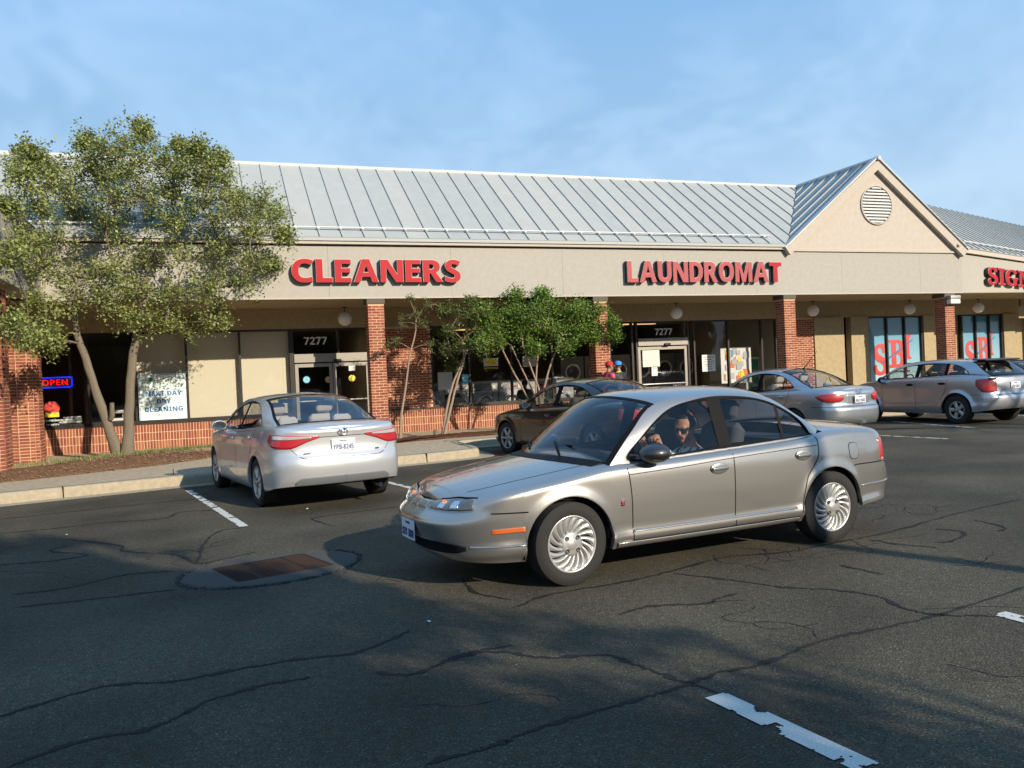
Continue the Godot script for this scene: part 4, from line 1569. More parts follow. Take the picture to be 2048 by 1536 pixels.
func sheet(c: Dictionary, s: float, y: float, extra := 0.0) -> Vector3:   # left side has negative z
	var a := car_at(c, s)
	var q: Vector2 = a[0]
	var n: Vector2 = a[1]
	var o := car_off(c, q, n, y) + extra
	return Vector3(q.x + n.x * o, y, -maxf(q.y + n.y * o, 0.0))

func flip_z(p: Vector3, sd: float) -> Vector3:
	return Vector3(p.x, p.y, p.z * -sd)   # sd = -1 left, +1 right

func belt_z(c: Dictionary, x: float) -> float:
	return -sheet(c, s_at_x(c, x), curve(c.top, x)).z

func panel_of(c: Dictionary, x: float, y: float, nx: float) -> String:
	if x > c.xfb and y < c.bump_f or nx > 0.75 and y < c.bump_f + 0.05:
		return "front_bumper"
	if x < c.xrb and y < c.bump_r or nx < -0.75 and y < c.bump_r:
		return "rear_bumper"
	if x > c.doors[0]:
		return "front_fender"
	if x > c.doors[1]:
		return "front_door" if y > c.sill else "sill"
	var back: float = curve(c.rear_door_edge, y)
	if x > back:
		return "rear_door" if y > c.sill else "sill"
	if nx < -0.6:
		return "trunk_lid"
	return "quarter_panel"

func car_body(c: Dictionary, root: Node3D) -> void:
	car_prepare(c)
	var cols := []     # [s, bottom]
	var smax: float = c.S[c.S.size() - 1]
	var n := int(smax / 0.055)
	for i in n + 1:
		var s := smax * i / n
		var a := car_at(c, s)
		var ok := true
		for xw in [c.wb / 2, -c.wb / 2]:
			if absf(a[0].x - xw) < c.Ra + 0.012 and a[1].y > 0.4:
				ok = false
		if ok:
			cols.append([s, curve(c.low, a[0].x)])
	for xw in [c.wb / 2, -c.wb / 2]:
		for k in 25:
			var th := PI * k / 24
			var x: float = xw + c.Ra * cos(th)
			cols.append([s_at_x(c, x), maxf(c.R + c.Ra * sin(th), curve(c.low, x))])
		cols.append([s_at_x(c, xw + c.Ra) - 0.0004, curve(c.low, xw + c.Ra)])
		cols.append([s_at_x(c, xw - c.Ra) + 0.0004, curve(c.low, xw - c.Ra)])
	cols.sort_custom(func(p, q): return p[0] < q[0])
	var fr := [0.0, 0.02, 0.06, 0.10, 0.15, 0.20, 0.25, 0.30, 0.35, 0.40, 0.45, 0.50, 0.55, 0.60, 0.65, 0.70, 0.75, 0.80, 0.85, 0.89, 0.92, 0.945, 0.965, 0.98, 0.99, 0.996, 1.0]
	var nr := fr.size()
	var nc := cols.size()
	var V := PackedVector3Array()
	var tris := {}   # panel -> index list (counter-clockwise outside)
	var id := [[], []]
	for side in 2:
		var sd: float = [-1.0, 1.0][side]
		for i in nc:
			var top: float = curve(c.top, car_at(c, cols[i][0])[0].x)
			var col := PackedInt32Array()
			for j in nr:
				var y: float = lerpf(cols[i][1], top, fr[j])
				col.append(V.size())
				V.append(flip_z(sheet(c, cols[i][0], y), sd))
			id[side].append(col)
		for i in nc - 1:
			var am := car_at(c, (cols[i][0] + cols[i + 1][0]) / 2)
			for j in nr - 1:
				var p00: int = id[side][i][j]
				var p10: int = id[side][i + 1][j]
				var p01: int = id[side][i][j + 1]
				var p11: int = id[side][i + 1][j + 1]
				var ym := (V[p00].y + V[p11].y) / 2
				var nm := panel_of(c, am[0].x, ym, am[1].x) + ("_l" if side == 0 else "_r")
				if not tris.has(nm):
					tris[nm] = PackedInt32Array()
				if side == 0:
					tris[nm].append_array([p00, p10, p11, p00, p11, p01])
				else:
					tris[nm].append_array([p00, p11, p10, p00, p01, p11])
	# cap: hood and deck
	var K := 16
	var capid := []
	for i in nc:
		var a := car_at(c, cols[i][0])
		var L := V[id[0][i][nr - 1]]
		var row := PackedInt32Array()
		for k in K + 1:
			if k == 0:
				row.append(id[0][i][nr - 1])
			elif k == K:
				row.append(id[1][i][nr - 1])
			else:
				var t := -1.0 + 2.0 * k / K
				# bring samples out to the edge
				t = sin(t * PI / 2 * 0.92) / sin(PI / 2 * 0.92)
				row.append(V.size())
				V.append(cap_point(c, L.x, t, absf(L.z), L.y))
		capid.append(row)
	for i in nc - 1:
		var xm := (V[capid[i][0]].x + V[capid[i + 1][0]].x) / 2
		var nm := ""
		if xm > c.E[0][0] - 0.03:
			nm = "hood"
		elif xm < c.E[c.E.size() - 1][0] + 0.03:
			nm = "trunk_lid_c"
		else:
			continue
		for k in K:
			if not tris.has(nm):
				tris[nm] = PackedInt32Array()
			var A: int = capid[i][k]
			var Bq: int = capid[i][k + 1]
			var C: int = capid[i + 1][k + 1]
			var D: int = capid[i + 1][k]
			# i grows rearwards (-x), k grows to +z: up = (+z) x (+x)... order A, B, C, D
			tris[nm].append_array([A, C, Bq, A, D, C])
	# normals over the whole skin
	var N := PackedVector3Array()
	N.resize(V.size())
	for nm in tris:
		var tr: PackedInt32Array = tris[nm]
		for i in range(0, tr.size(), 3):
			var f := (V[tr[i + 1]] - V[tr[i]]).cross(V[tr[i + 2]] - V[tr[i]])
			for k in 3:
				N[tr[i + k]] += f
	# fix orientation of the cap if it came out downwards
	for nm in ["hood", "trunk_lid_c"]:
		if tris.has(nm):
			var tr: PackedInt32Array = tris[nm]
			var up := 0.0
			for i in range(0, tr.size(), 3):
				up += (V[tr[i + 1]] - V[tr[i]]).cross(V[tr[i + 2]] - V[tr[i]]).y
			if up < 0:
				for i in range(0, tr.size(), 3):
					var f := (V[tr[i + 1]] - V[tr[i]]).cross(V[tr[i + 2]] - V[tr[i]])
					for k in 3:
						N[tr[i + k]] -= 2.0 * f
					var tmp := tr[i + 1]
					tr[i + 1] = tr[i + 2]
					tr[i + 2] = tmp
				tris[nm] = tr
	for i in N.size():
		if absf(V[i].z) < 1e-4:
			N[i].z = 0
		N[i] = N[i].normalized() if N[i].length_squared() > 1e-16 else Vector3.UP
	# the trunk lid's upright part belongs to the lid; bumpers and such span both sides
	for pair in [["trunk_lid_c", ["trunk_lid_l", "trunk_lid_r"]], ["front_bumper_l", ["front_bumper_r"]], ["rear_bumper_l", ["rear_bumper_r"]]]:
		for other in pair[1]:
			if tris.has(other) and tris.has(pair[0]):
				tris[pair[0]].append_array(tris[other])
				tris.erase(other)
	for nm in tris:
		var b := MB.new()
		var map := {}
		var nn := PackedVector3Array()
		var tr: PackedInt32Array = tris[nm]
		for i in tr.size():
			if not map.has(tr[i]):
				map[tr[i]] = b.p(V[tr[i]])
				nn.append(N[tr[i]])
		for i in range(0, tr.size(), 3):
			b.t(map[tr[i]], map[tr[i + 1]], map[tr[i + 2]])
		var pn: String = nm.trim_suffix("_l").trim_suffix("_r").trim_suffix("_c")
		if pn == "hood" and c.get("hatch", false):
			pass
		var o := part(pn, b.mesh(nn), c.paint, root)
	# arch lips and wheel wells
	for side in 2:
		var sd: float = [-1.0, 1.0][side]
		for xw in [c.wb / 2, -c.wb / 2]:
			var lip := [PackedVector3Array(), PackedVector3Array(), PackedVector3Array()]
			var well := [PackedVector3Array(), PackedVector3Array()]
			for k in 29:
				var th := -0.35 + (PI + 0.7) * k / 28
				var x: float = xw + c.Ra * cos(clampf(th, 0, PI))
				var y: float = c.R + c.Ra * sin(th) if th >= 0 and th <= PI else c.R - 0.10 * (1.0)
				y = maxf(y, curve(c.low, x) + 0.002)
				var q := sheet(c, s_at_x(c, x), y)
				lip[0].append(flip_z(q, sd))
				lip[1].append(flip_z(q + Vector3(0, 0, 0.035), sd))
				lip[2].append(flip_z(q + Vector3((x - xw) * 0.05, 0.02 if th > 0.2 and th < PI - 0.2 else 0.0, 0.036), sd))
				well[0].append(flip_z(Vector3(x + (x - xw) * 0.04, y + 0.012, -c.hw + 0.05), sd))
				well[1].append(flip_z(Vector3(x + (x - xw) * 0.04, y + 0.012, -0.42), sd))
			var b := MB.new()
			b.grid([lip[0], lip[1]])
			part("arch_lip", b.mesh(), c.paint, root)
			var w := MB.new()
			w.grid(well)
			w.grid([well[1], PackedVector3Array(well[1]).duplicate()])
			part("wheel_well", w.mesh(), M.black_gap, root)
	# underside
	var ub := MB.new()
	ub.box(Vector3((c.xn + c.xt) / 2, 0.34, 0), Vector3(c.xn - c.xt - 0.7, 0.16, 0.84))
	ub.box(Vector3(0, 0.30, 0), Vector3(c.wb - 2 * c.Ra - 0.06, 0.12, 2 * c.hw - 0.12))
	ub.box(Vector3((c.xn + c.wb / 2 + c.Ra) / 2 - 0.12, 0.36, 0), Vector3(c.xn - c.wb / 2 - c.Ra - 0.26, 0.20, 2 * c.hw - 0.66))
	ub.box(Vector3((c.xt - c.wb / 2 - c.Ra) / 2 + 0.10, 0.44, 0), Vector3(-c.xt - c.wb / 2 - c.Ra - 0.24, 0.20, 2 * c.hw - 0.60))
	part("underbody", ub.mesh(), M.black_gap, root)

func cap_point(c: Dictionary, x: float, t: float, zw: float, y: float) -> Vector3:
	var cr := curve(c.crown, x)
	return Vector3(x, y + cr * pow(1.0 - t * t, 0.85), t * zw)

func hood_at(c: Dictionary, x: float, t: float, up := 0.0) -> Vector3:
	var s := s_at_x(c, x)
	var e := sheet(c, s, curve(c.top, x))
	return cap_point(c, e.x, t, absf(e.z), e.y) + Vector3(0, up, 0)

func ribbon3(pts: Array, nrm: Array, w: float) -> Mesh:
	var rows := [PackedVector3Array(), PackedVector3Array()]
	for i in pts.size():
		var d: Vector3 = (pts[mini(i + 1, pts.size() - 1)] - pts[maxi(i - 1, 0)]).normalized()
		var sd: Vector3 = d.cross(nrm[i]).normalized() * w * 0.5
		rows[0].append(pts[i] + sd)
		rows[1].append(pts[i] - sd)
	var b := MB.new()
	b.grid(rows)
	return b.mesh()

# a line on the flank through (x, y) points, drawn as a narrow dark strip painted for the shade in gaps and creases
func seam(c: Dictionary, root: Node, line: Array, w := 0.008, called := "door_gap", m: Material = null, lift := 0.0015) -> void:
	var pts := []
	for q in line:
		pts.append(Vector2(q[0], q[1]))
	var sp := spline(pts, 8) if line.size() > 2 else [pts[0].lerp(pts[1], 0.0), pts[0].lerp(pts[1], 0.15), pts[0].lerp(pts[1], 0.3), pts[0].lerp(pts[1], 0.45), pts[0].lerp(pts[1], 0.6), pts[0].lerp(pts[1], 0.75), pts[0].lerp(pts[1], 0.9), pts[1]]
	for sd in [-1.0, 1.0]:
		var a := []
		var n := []
		for q in sp:
			var s := s_at_x(c, q.x)
			a.append(flip_z(sheet(c, s, q.y, lift), sd))
			var k: Vector2 = car_at(c, s)[1]
			n.append(Vector3(k.x, 0, k.y * sd))
		part(called, ribbon3(a, n, w), m if m else M.black_gap, root)

# raised patch on the skin; nodes = [["z"|"x"|"r", value, y_low, y_high], ...] in order of growing s
func patch(c: Dictionary, root: Node, called: String, nodes: Array, out: float, m: Material, both := true, per := 8, rows_n := 6, bulge := 0.0) -> Array:
	var tl := []
	var th := []
	for q in nodes:
		var s := s_at_z(c, q[1]) if q[0] == "z" else s_at_x(c, q[1]) if q[0] == "x" else s_at_z(c, q[1], true)
		tl.append([s, q[2]])
		th.append([s, q[3]])
	var s0: float = tl[0][0]
	var s1: float = tl[tl.size() - 1][0]
	var n := per * (nodes.size() - 1)
	var made := []
	for sd in ([-1.0, 1.0] if both else [-1.0]):
		var rows := []
		for j in rows_n + 3:
			var row := PackedVector3Array()
			for i in n + 3:
				var ii := clampi(i - 1, 0, n)
				var jj := clampi(j - 1, 0, rows_n)
				var s := lerpf(s0, s1, float(ii) / n)
				var lo := curve(tl, s)
				var hi := curve(th, s)
				var fv := float(jj) / rows_n
				var y := lerpf(lo, hi, fv)
				var e := out + bulge * sin(PI * fv)
				if i == 0 or i == n + 2 or j == 0 or j == rows_n + 2:
					e = -0.01
				row.append(flip_z(sheet(c, s, y, e), sd))
			rows.append(row)
		var b := MB.new()
		b.grid(rows, false, sd > 0)
		made.append(part(called, b.mesh(), m, root))
	return made

func car_cabin(c: Dictionary, root: Node3D) -> void:
	var raw := []
	var E: Array = c.E     # [x, y, z] from the foot of the A pillar over the roof to the foot of the C pillar
	var n := E.size()
	for i in n:
		var z: float = E[i][2]
		var y: float = E[i][1]
		if i == 0 or i == n - 1:
			var bz := belt_z(c, E[i][0])
			z = minf(z, bz)
			y = curve(c.top, E[i][0]) - 0.004 + curve(c.crown, E[i][0]) * pow(1.0 - z * z / (bz * bz), 0.85)
		raw.append(Vector3(E[i][0], y, z))
	var ed := spline(raw, 10)
	# index on the spline where the windscreen and the rear glass end
	var ia: int = c.ia * 10
	var ic: int = c.ic * 10
	var K := 16
	for piece in [["windshield", 0, ia, M.car_glass, c.ws_b, 0.0], ["roof", ia, ic, c.paint, 0.0, c.roof_crown], ["rear_window", ic, ed.size() - 1, M.car_glass, -c.rw_b, 0.0]]:
		var rows := []
		for k in K + 1:
			var t := -1.0 + 2.0 * k / K
			var row := PackedVector3Array()
			for i in range(piece[1], piece[2] + 1):
				var q: Vector3 = ed[i]
				var f := 1.0 - t * t
				var bl: float = piece[4]
				var rise: float = c.roof_crown * pow(1.0 - t * t, 0.8)
				if piece[0] == "windshield":
					var u: float = float(i - piece[1]) / (piece[2] - piece[1])
					q.x += bl * f * (1.0 - 0.6 * u)
					q.y += rise * u + (1.0 - u) * 0.03 * f
				elif piece[0] == "rear_window":
					var u: float = float(i - piece[1]) / (piece[2] - piece[1])
					q.x += bl * f * (0.3 + 0.7 * u)
					q.y += rise * (1.0 - u) + u * curve(c.crown, q.x) * 0.9 * f
				else:
					q.y += rise
					var uu := float(i - ia) / (ic - ia)
					q.x += c.ws_b * f * 0.4 * (1.0 - smoothstep(0.0, 0.5, uu)) - c.rw_b * f * 0.3 * smoothstep(0.5, 1.0, uu)
				row.append(Vector3(q.x, q.y, q.z * t))
			rows.append(row)
		var b := MB.new()
		b.grid(rows)
		var ny := 0.0
		var nn := b.normals()
		for q in nn:
			ny += q.y
		if ny < 0:
			b = MB.new()
			b.grid(rows, false, true)
		part(piece[0], b.mesh(), piece[3], root)
		if piece[0] != "roof":   # black printed edge of the glass
			var fb := MB.new()
			var nrow := rows.size()
			var ncol: int = rows[0].size()
			for e in [[0, 1], [nrow - 1, nrow - 2]]:
				var s0 := PackedVector3Array()
				var s1 := PackedVector3Array()
				for i in ncol:
					s0.append(rows[e[0]][i] + Vector3(0, 0.003, 0))
					s1.append(rows[e[0]][i].lerp(rows[e[1]][i], 0.45) + Vector3(0, 0.003, 0))
				fb.grid([s0, s1], false, e[0] != 0)
			for e in [[0, 1], [ncol - 1, ncol - 2]]:
				var s0 := PackedVector3Array()
				var s1 := PackedVector3Array()
				for k in nrow:
					s0.append(rows[k][e[0]] + Vector3(0, 0.003, 0))
					s1.append(rows[k][e[0]].lerp(rows[k][e[1]], 0.9) + Vector3(0, 0.003, 0))
				fb.grid([s0, s1], false, e[0] != 0)
			part("glass_border", fb.mesh(), M.trim_black, root)
		if piece[0] == "roof":   # thickness: a headliner under it
			var hb := MB.new()
			var r2 := []
			for row in rows:
				var r3 := PackedVector3Array()
				for q in row:
					r3.append(q - Vector3(0, 0.03, 0))
				r2.append(r3)
			hb.grid(r2, false, true)
			part("headliner", hb.mesh(), M.headliner, root)
	# side: outline of the greenhouse and of the glass, matched by angle round the middle
	var outer := PackedVector2Array()
	var oz := PackedFloat32Array()
	for q in ed:
		outer.append(Vector2(q.x, q.y))
		oz.append(q.z)
	var xa: float = ed[0].x
	var xc: float = ed[ed.size() - 1].x
	for i in range(1, 16):
		var x := lerpf(xc, xa, i / 16.0)
		outer.append(Vector2(x, curve(c.top, x) - 0.004))
		oz.append(belt_z(c, x))
	var dpts := []
	for q in c.dlo:
		dpts.append(Vector2(q[0], q[1]))
	var dl := spline(dpts, 6, true)
	var ctr := Vector2.ZERO
	for q in dl:
		ctr += q
	ctr /= dl.size()
	var angs := []
	for q in dl:
		angs.append((q - ctr).angle())
	for q in outer:
		angs.append((q - ctr).angle())
	angs.sort()
	var zr: float = c.zr
	var glass_z := func(q: Vector2) -> float:
		var yb := curve(c.top, q.x)
		var f := clampf((q.y - yb) / (c.yr - yb), -0.2, 1.05)
		return lerpf(belt_z(c, q.x) - 0.005, zr, f) + 0.022 * sin(PI * clampf(f, 0, 1))
	for sd in [-1.0, 1.0]:
		var ri := PackedVector3Array()
		var rm := PackedVector3Array()
		var ro := PackedVector3Array()
		var rg := PackedVector3Array()
		var rh := PackedVector3Array()
		for a in angs:
			var d := Vector2(cos(a), sin(a))
			var pi_ := hit(PackedVector2Array(dl), ctr, d)
			var po := hit_z(outer, oz, ctr, d)
			var z: float = glass_z.call(pi_)
			ri.append(Vector3(pi_.x, pi_.y, z * sd))
			rm.append(Vector3(lerpf(pi_.x, po.x, 0.5), lerpf(pi_.y, po.y, 0.5), (lerpf(z, po.z, 0.5) + 0.006) * sd))
			ro.append(Vector3(po.x, po.y, po.z * sd))
			var inn := pi_ - d * 0.022
			var outn := pi_ + d * 0.012
			rg.append(Vector3(inn.x, inn.y, (glass_z.call(inn) - 0.006) * sd))
			rh.append(Vector3(outn.x, outn.y, (glass_z.call(outn) + 0.007) * sd))
		for w in [ri, rm, ro, rg, rh]:
			w.append(w[0])
		var b := MB.new()
		b.grid([ro, rm, ri], false, sd > 0)
		part("pillar_frame", b.mesh(), c.paint, root)
		var tb := MB.new()
		var mid := PackedVector3Array()
		for i in ri.size():
			mid.append(ri[i] + Vector3(0, 0, 0.008 * sd))
		tb.grid([rh, mid, rg], false, sd > 0)
		part("window_trim", tb.mesh(), M.trim_black, root)
		# panes and the posts between them
		var xs: Array = c.panes     # from front to rear: x of the post edges
		var poly := PackedVector2Array()
		for q in dl:
			poly.append(q)
		for k in xs.size():
			var x0: float = xs[k][0]
			var x1: float = xs[k][1]
			var lean: float = c.get("post_lean", 0.0)
			var band := PackedVector2Array([Vector2(x0 + lean, 0.3), Vector2(x1 + lean, 0.3), Vector2(x1 - lean, 2.0), Vector2(x0 - lean, 2.0)])
			for pg in Geometry2D.intersect_polygons(poly, band):
				var gb := MB.new()
				var tr := Geometry2D.triangulate_polygon(pg)
				var lift: float = -0.004 if xs[k][2] == "window" else 0.004
				for q in pg:
					gb.p(Vector3(q.x, q.y, (glass_z.call(q) + lift) * sd))
				for i in range(0, tr.size(), 3):
					var cc: bool = (pg[tr[i + 1]] - pg[tr[i]]).cross(pg[tr[i + 2]] - pg[tr[i]]) > 0
					if cc == (sd > 0):
						gb.t(tr[i], tr[i + 1], tr[i + 2])
					else:
						gb.t(tr[i], tr[i + 2], tr[i + 1])
				part("side_window" if xs[k][2] == "window" else "window_post", gb.mesh(), M.car_glass if xs[k][2] == "window" else M.trim_black, root)

func hit(poly: PackedVector2Array, o: Vector2, d: Vector2) -> Vector2:
	var best := o
	var bt := -1.0
	for i in poly.size():
		var r = Geometry2D.segment_intersects_segment(o, o + d * 9.0, poly[i], poly[(i + 1) % poly.size()])
		if r != null and o.distance_to(r) > bt:
			bt = o.distance_to(r)
			best = r
	return best

func hit_z(poly: PackedVector2Array, z: PackedFloat32Array, o: Vector2, d: Vector2) -> Vector3:
	var best := Vector3(o.x, o.y, 0)
	var bt := -1.0
	for i in poly.size():
		var j := (i + 1) % poly.size()
		var r = Geometry2D.segment_intersects_segment(o, o + d * 9.0, poly[i], poly[j])
		if r != null and o.distance_to(r) > bt:
			bt = o.distance_to(r)
			var f := poly[i].distance_to(r) / maxf(poly[i].distance_to(poly[j]), 1e-6)
			best = Vector3(r.x, r.y, lerpf(z[i], z[j], f))
	return best

func car_wheel(c: Dictionary, root: Node3D, at: Vector3, sd: float, steer := 0.0) -> void:
	var w := Node3D.new()
	w.name = "wheel"
	root.add_child(w, true)
	w.position = at
	w.rotation.y = steer
	var R: float = c.R
	var rr: float = c.rim
	var hw: float = c.tw / 2
	var ax := Vector3(0, 0, sd)
	var t := MB.new()
	var prof := [[rr - 0.012, -hw * 0.8], [rr, -hw * 0.92], [rr + 0.03, -hw], [R - 0.05, -hw * 1.02], [R - 0.018, -hw * 0.93], [R - 0.004, -hw * 0.78]]
	for k in 5:   # tread with grooves
		var x0 := lerpf(-hw * 0.72, hw * 0.72, k / 4.0)
		prof.append([R, x0 - 0.012])
		prof.append([R, x0 + 0.009])
		if k < 4:
			prof.append([R - 0.007, x0 + 0.010])
			prof.append([R - 0.007, x0 + 0.016])
	prof.append_array([[R - 0.004, hw * 0.78], [R - 0.018, hw * 0.93], [R - 0.05, hw * 1.02], [rr + 0.03, hw], [rr + 0.012, hw * 0.97], [rr, hw * 0.92], [rr - 0.012, hw * 0.8]])
	t.lathe(prof, Vector3.ZERO, ax, 48)
	part("tyre", t.mesh(), M.rubber, w)
	var f: float = hw * 0.80      # depth of the rim's face
	var bk := MB.new()
	bk.lathe([[rr - 0.005, -hw * 0.7], [rr - 0.012, f - 0.09], [0.02, f - 0.085]], Vector3.ZERO, ax, 32)
	part("brake_drum", bk.mesh(), M.iron, w)
	var rim := MB.new()
	rim.lathe([[rr - 0.022, f - 0.035], [rr - 0.020, f + 0.004], [rr - 0.008, f + 0.014], [rr + 0.003, f + 0.008], [rr + 0.002, f - 0.02]], Vector3.ZERO, ax, 48)
	var hubr: float = c.hub
	rim.lathe([[hubr + 0.012, f - 0.04], [hubr, f + 0.002], [hubr * 0.7, f + 0.012], [hubr * 0.42, f + 0.010], [hubr * 0.40, f + 0.018], [0.001, f + 0.020]], Vector3.ZERO, ax, 32)
	var u := Vector3(1, 0, 0)
	var v := Vector3(0, 1, 0)
	var nsp: int = c.spokes
	for i in nsp:
		var a0 := TAU * i / nsp
		var rows := [PackedVector3Array(), PackedVector3Array(), PackedVector3Array(), PackedVector3Array()]
		for k in 9:
			var q := k / 8.0
			var r := lerpf(hubr - 0.01, rr - 0.012, q)
			var sw: float = c.sweep * q * sd * -1.0
			var wd: float = lerpf(c.sw0, c.sw1, q)
			if c.get("flare_spoke", false):
				wd *= 1.0 + 0.5 * pow(absf(q - 0.35) * 1.6, 3.0)
			var h: float = f + 0.006 + c.get("dish", 0.0) * sin(PI * q)
			for e in 4:
				var off: float = [-0.5, -0.36, 0.36, 0.5][e] * wd
				var dep: float = [-0.03, 0.0, 0.0, -0.03][e]
				var an := a0 + sw + off / r
				rows[e].append(ax * (h + dep) + (u * cos(an) + v * sin(an)) * r)
		rim.grid(rows, false, sd < 0)
	part("rim", rim.mesh(), c.rim_mat, w)
	for i in c.lugs:
		var an: float = TAU * (i + 0.5) / c.lugs
		var lb := MB.new()
		lb.lathe([[0.016, 0.0], [0.016, 0.012], [0.011, 0.013], [0.010, 0.006], [0.001, 0.006]], ax * (f + 0.006) + (u * cos(an) + v * sin(an)) * hubr * 0.66, ax, 10)
		part("lug_nut", lb.mesh(), M.dark_metal, w)

func car_inside(c: Dictionary, root: Node3D, seat: Material) -> void:
	var x0: float = c.dash
	pb("dashboard", Vector3(x0, curve(c.top, x0) - 0.10, 0), Vector3(0.42, 0.26, 2 * c.hw - 0.30), M.interior, root, 0.08)
	pb("cabin_floor", Vector3(-0.35, 0.34, 0), Vector3(2.6, 0.08, 2 * c.hw - 0.16), M.interior, root)
	for sd in [-1.0, 1.0]:
		pb("door_card", Vector3(-0.35, 0.62, sd * (c.hw - 0.13)), Vector3(2.2, 0.44, 0.05), M.interior, root, 0.02)
	var sx: float = c.seat_x
	var sy: float = c.seat_y
	for sd in [-1.0, 1.0]:
		car_seat(root, Vector3(sx, sy, sd * 0.36), 0.25, 0.60, seat)
	var rb := MB.new()
	rb.bbox(Vector3(sx - 0.80, sy + 0.03, 0), Vector3(0.5, 0.16, 1.2), 0.06)
	rb.bbox(Vector3(sx - 1.02, sy + 0.26, 0), Vector3(0.16, 0.48, 1.22), 0.06, Basis(Vector3(0, 0, 1), 0.3))
	part("rear_bench", rb.mesh(), seat, root)
	for z in ([-0.38, 0.38] if c.get("rear_head", true) else []):
		pb("headrest", Vector3(sx - 1.13, sy + 0.56, z), Vector3(0.10, 0.17, 0.27), seat, root, 0.04)
	var shelf: float = c.E[c.E.size() - 1][0]
	pb("parcel_shelf", Vector3(shelf + 0.22, curve(c.top, shelf) - 0.06, 0), Vector3(0.50, 0.04, 2 * c.hw - 0.35), M.interior, root)
	var st := MB.new()
	var ring := []
	var rad := []
	var cc := Vector3(x0 - 0.32, curve(c.top, x0) - 0.04, -0.36)
	for i in 25:
		var a := TAU * i / 24
		ring.append(cc + Vector3(-sin(a) * 0.08, sin(a) * 0.17, cos(a) * 0.185))
		rad.append(0.015)
	st.tube(ring, rad, 8, false)
	st.tube([cc + Vector3(0.0, 0.0, 0), cc + Vector3(0.25, -0.10, 0)], [0.05, 0.03], 8)
	st.box(cc, Vector3(0.03, 0.04, 0.34))
	part("steering_wheel", st.mesh(), M.black, root)
	var mr := MB.new()
	mr.bbox(Vector3(x0 - 0.42, c.yr - 0.06, 0), Vector3(0.03, 0.06, 0.22), 0.012)
	part("rear_view_mirror", mr.mesh(), M.black, root)

func car_seat(root: Node3D, at: Vector3, recline: float, h: float, m: Material) -> void:
	var b := MB.new()
	b.bbox(at + Vector3(0, 0.03, 0), Vector3(0.50, 0.16, 0.50), 0.06)
	var bs := Basis(Vector3(0, 0, 1), recline)
	b.bbox(at + Vector3(-0.27, 0.06, 0) + bs * Vector3(0, h / 2, 0), Vector3(0.15, h, 0.48), 0.06, bs)
	part("seat", b.mesh(), m, root)
	var hb := MB.new()
	hb.bbox(at + Vector3(-0.27, 0.06, 0) + bs * Vector3(0.0, h + 0.11, 0), Vector3(0.10, 0.18, 0.27), 0.045, bs)
	part("headrest", hb.mesh(), m, root)

func plate(root: Node3D, at: Vector3, facing: float, txt: String, tilt := 0.0) -> void:
	var p := Node3D.new()
	p.name = "licence_plate"
	root.add_child(p, true)
	p.position = at
	p.rotation = Vector3(0, facing, 0)
	pb("plate_sheet", Vector3.ZERO, Vector3(0.305, 0.152, 0.004), M.plate_white, p)
	write("characters", txt, Vector3(0, -0.03, 0.004), 0.062, M.plate_blue, p, 700, false, 0.0, 0.72, 0.002)
	write("heading", "VIRGINIA", Vector3(0, 0.048, 0.004), 0.016, M.plate_blue, p, 700, false, 0.0, 1.0, 0.002)

func car_base(called: String, label: String, c: Dictionary, at: Vector3, turn: float, seat: Material) -> Node3D:
	var root := thing(called, label, "car", at, turn, "cars on the lot")
	car_body(c, root)
	car_cabin(c, root)
	car_inside(c, root, seat)
	for xw in [c.wb / 2, -c.wb / 2]:
		for sd in [-1.0, 1.0]:
			car_wheel(c, root, Vector3(xw, c.R, sd * (c.hw - c.tw / 2 - c.inset)), sd, c.get("steer", 0.0) if xw > 0 else 0.0)
	for k in 2:
		seam(c, root, c.gaps[k])
	seam(c, root, c.gaps[2])
	return root

func handle(c: Dictionary, root: Node, x: float, y: float, m: Material, l := 0.16, h := 0.032) -> void:
	for sd in [-1.0, 1.0]:
		var q := flip_z(sheet(c, s_at_x(c, x), y, 0.008), sd)
		var b := MB.new()
		b.sphere(q, Vector3(l / 2 + 0.01, h * 0.9, 0.010), 16, 8)
		b.bbox(q + Vector3(0, 0, sd * 0.012), Vector3(l, h * 0.62, 0.022), 0.009)
		part("door_handle", b.mesh(), m, root)

func mirror(c: Dictionary, root: Node, x: float, y: float, m: Material, s := Vector3(0.10, 0.075, 0.115)) -> void:
	for sd in [-1.0, 1.0]:
		var z := belt_z(c, x) + 0.10
		var b := MB.new()
		b.sphere(Vector3(x, y, sd * z), s, 18, 10)
		for i in b.v.size():   # flat back where the glass sits
			b.v[i].x = maxf(b.v[i].x, x - s.x * 0.45)
		b.tube([Vector3(x + 0.01, y - s.y * 0.5, sd * (z - 0.05)), Vector3(x + 0.03, y - s.y * 0.9, sd * (z - 0.19))], [0.032, 0.04], 8)
		var o := part("door_mirror", b.mesh(), m, root)
		var g := MB.new()
		g.lathe([[0.9, 0.0], [0.001, 0.0]], Vector3.ZERO, Vector3(-1, 0, 0), 16)
		for i in g.v.size():
			g.v[i] = Vector3(x - s.x * 0.46 - 0.002, y + g.v[i].y * s.y * 0.9, sd * z + g.v[i].z * s.z * 0.9)
		part("mirror_glass", g.mesh(), M.chrome, o)

func build_cars() -> void:
	taupe_sedan()
	silver_sedan()
	brown_sedan()
	bluesilver_sedan()
	hatchback()
	red_car()

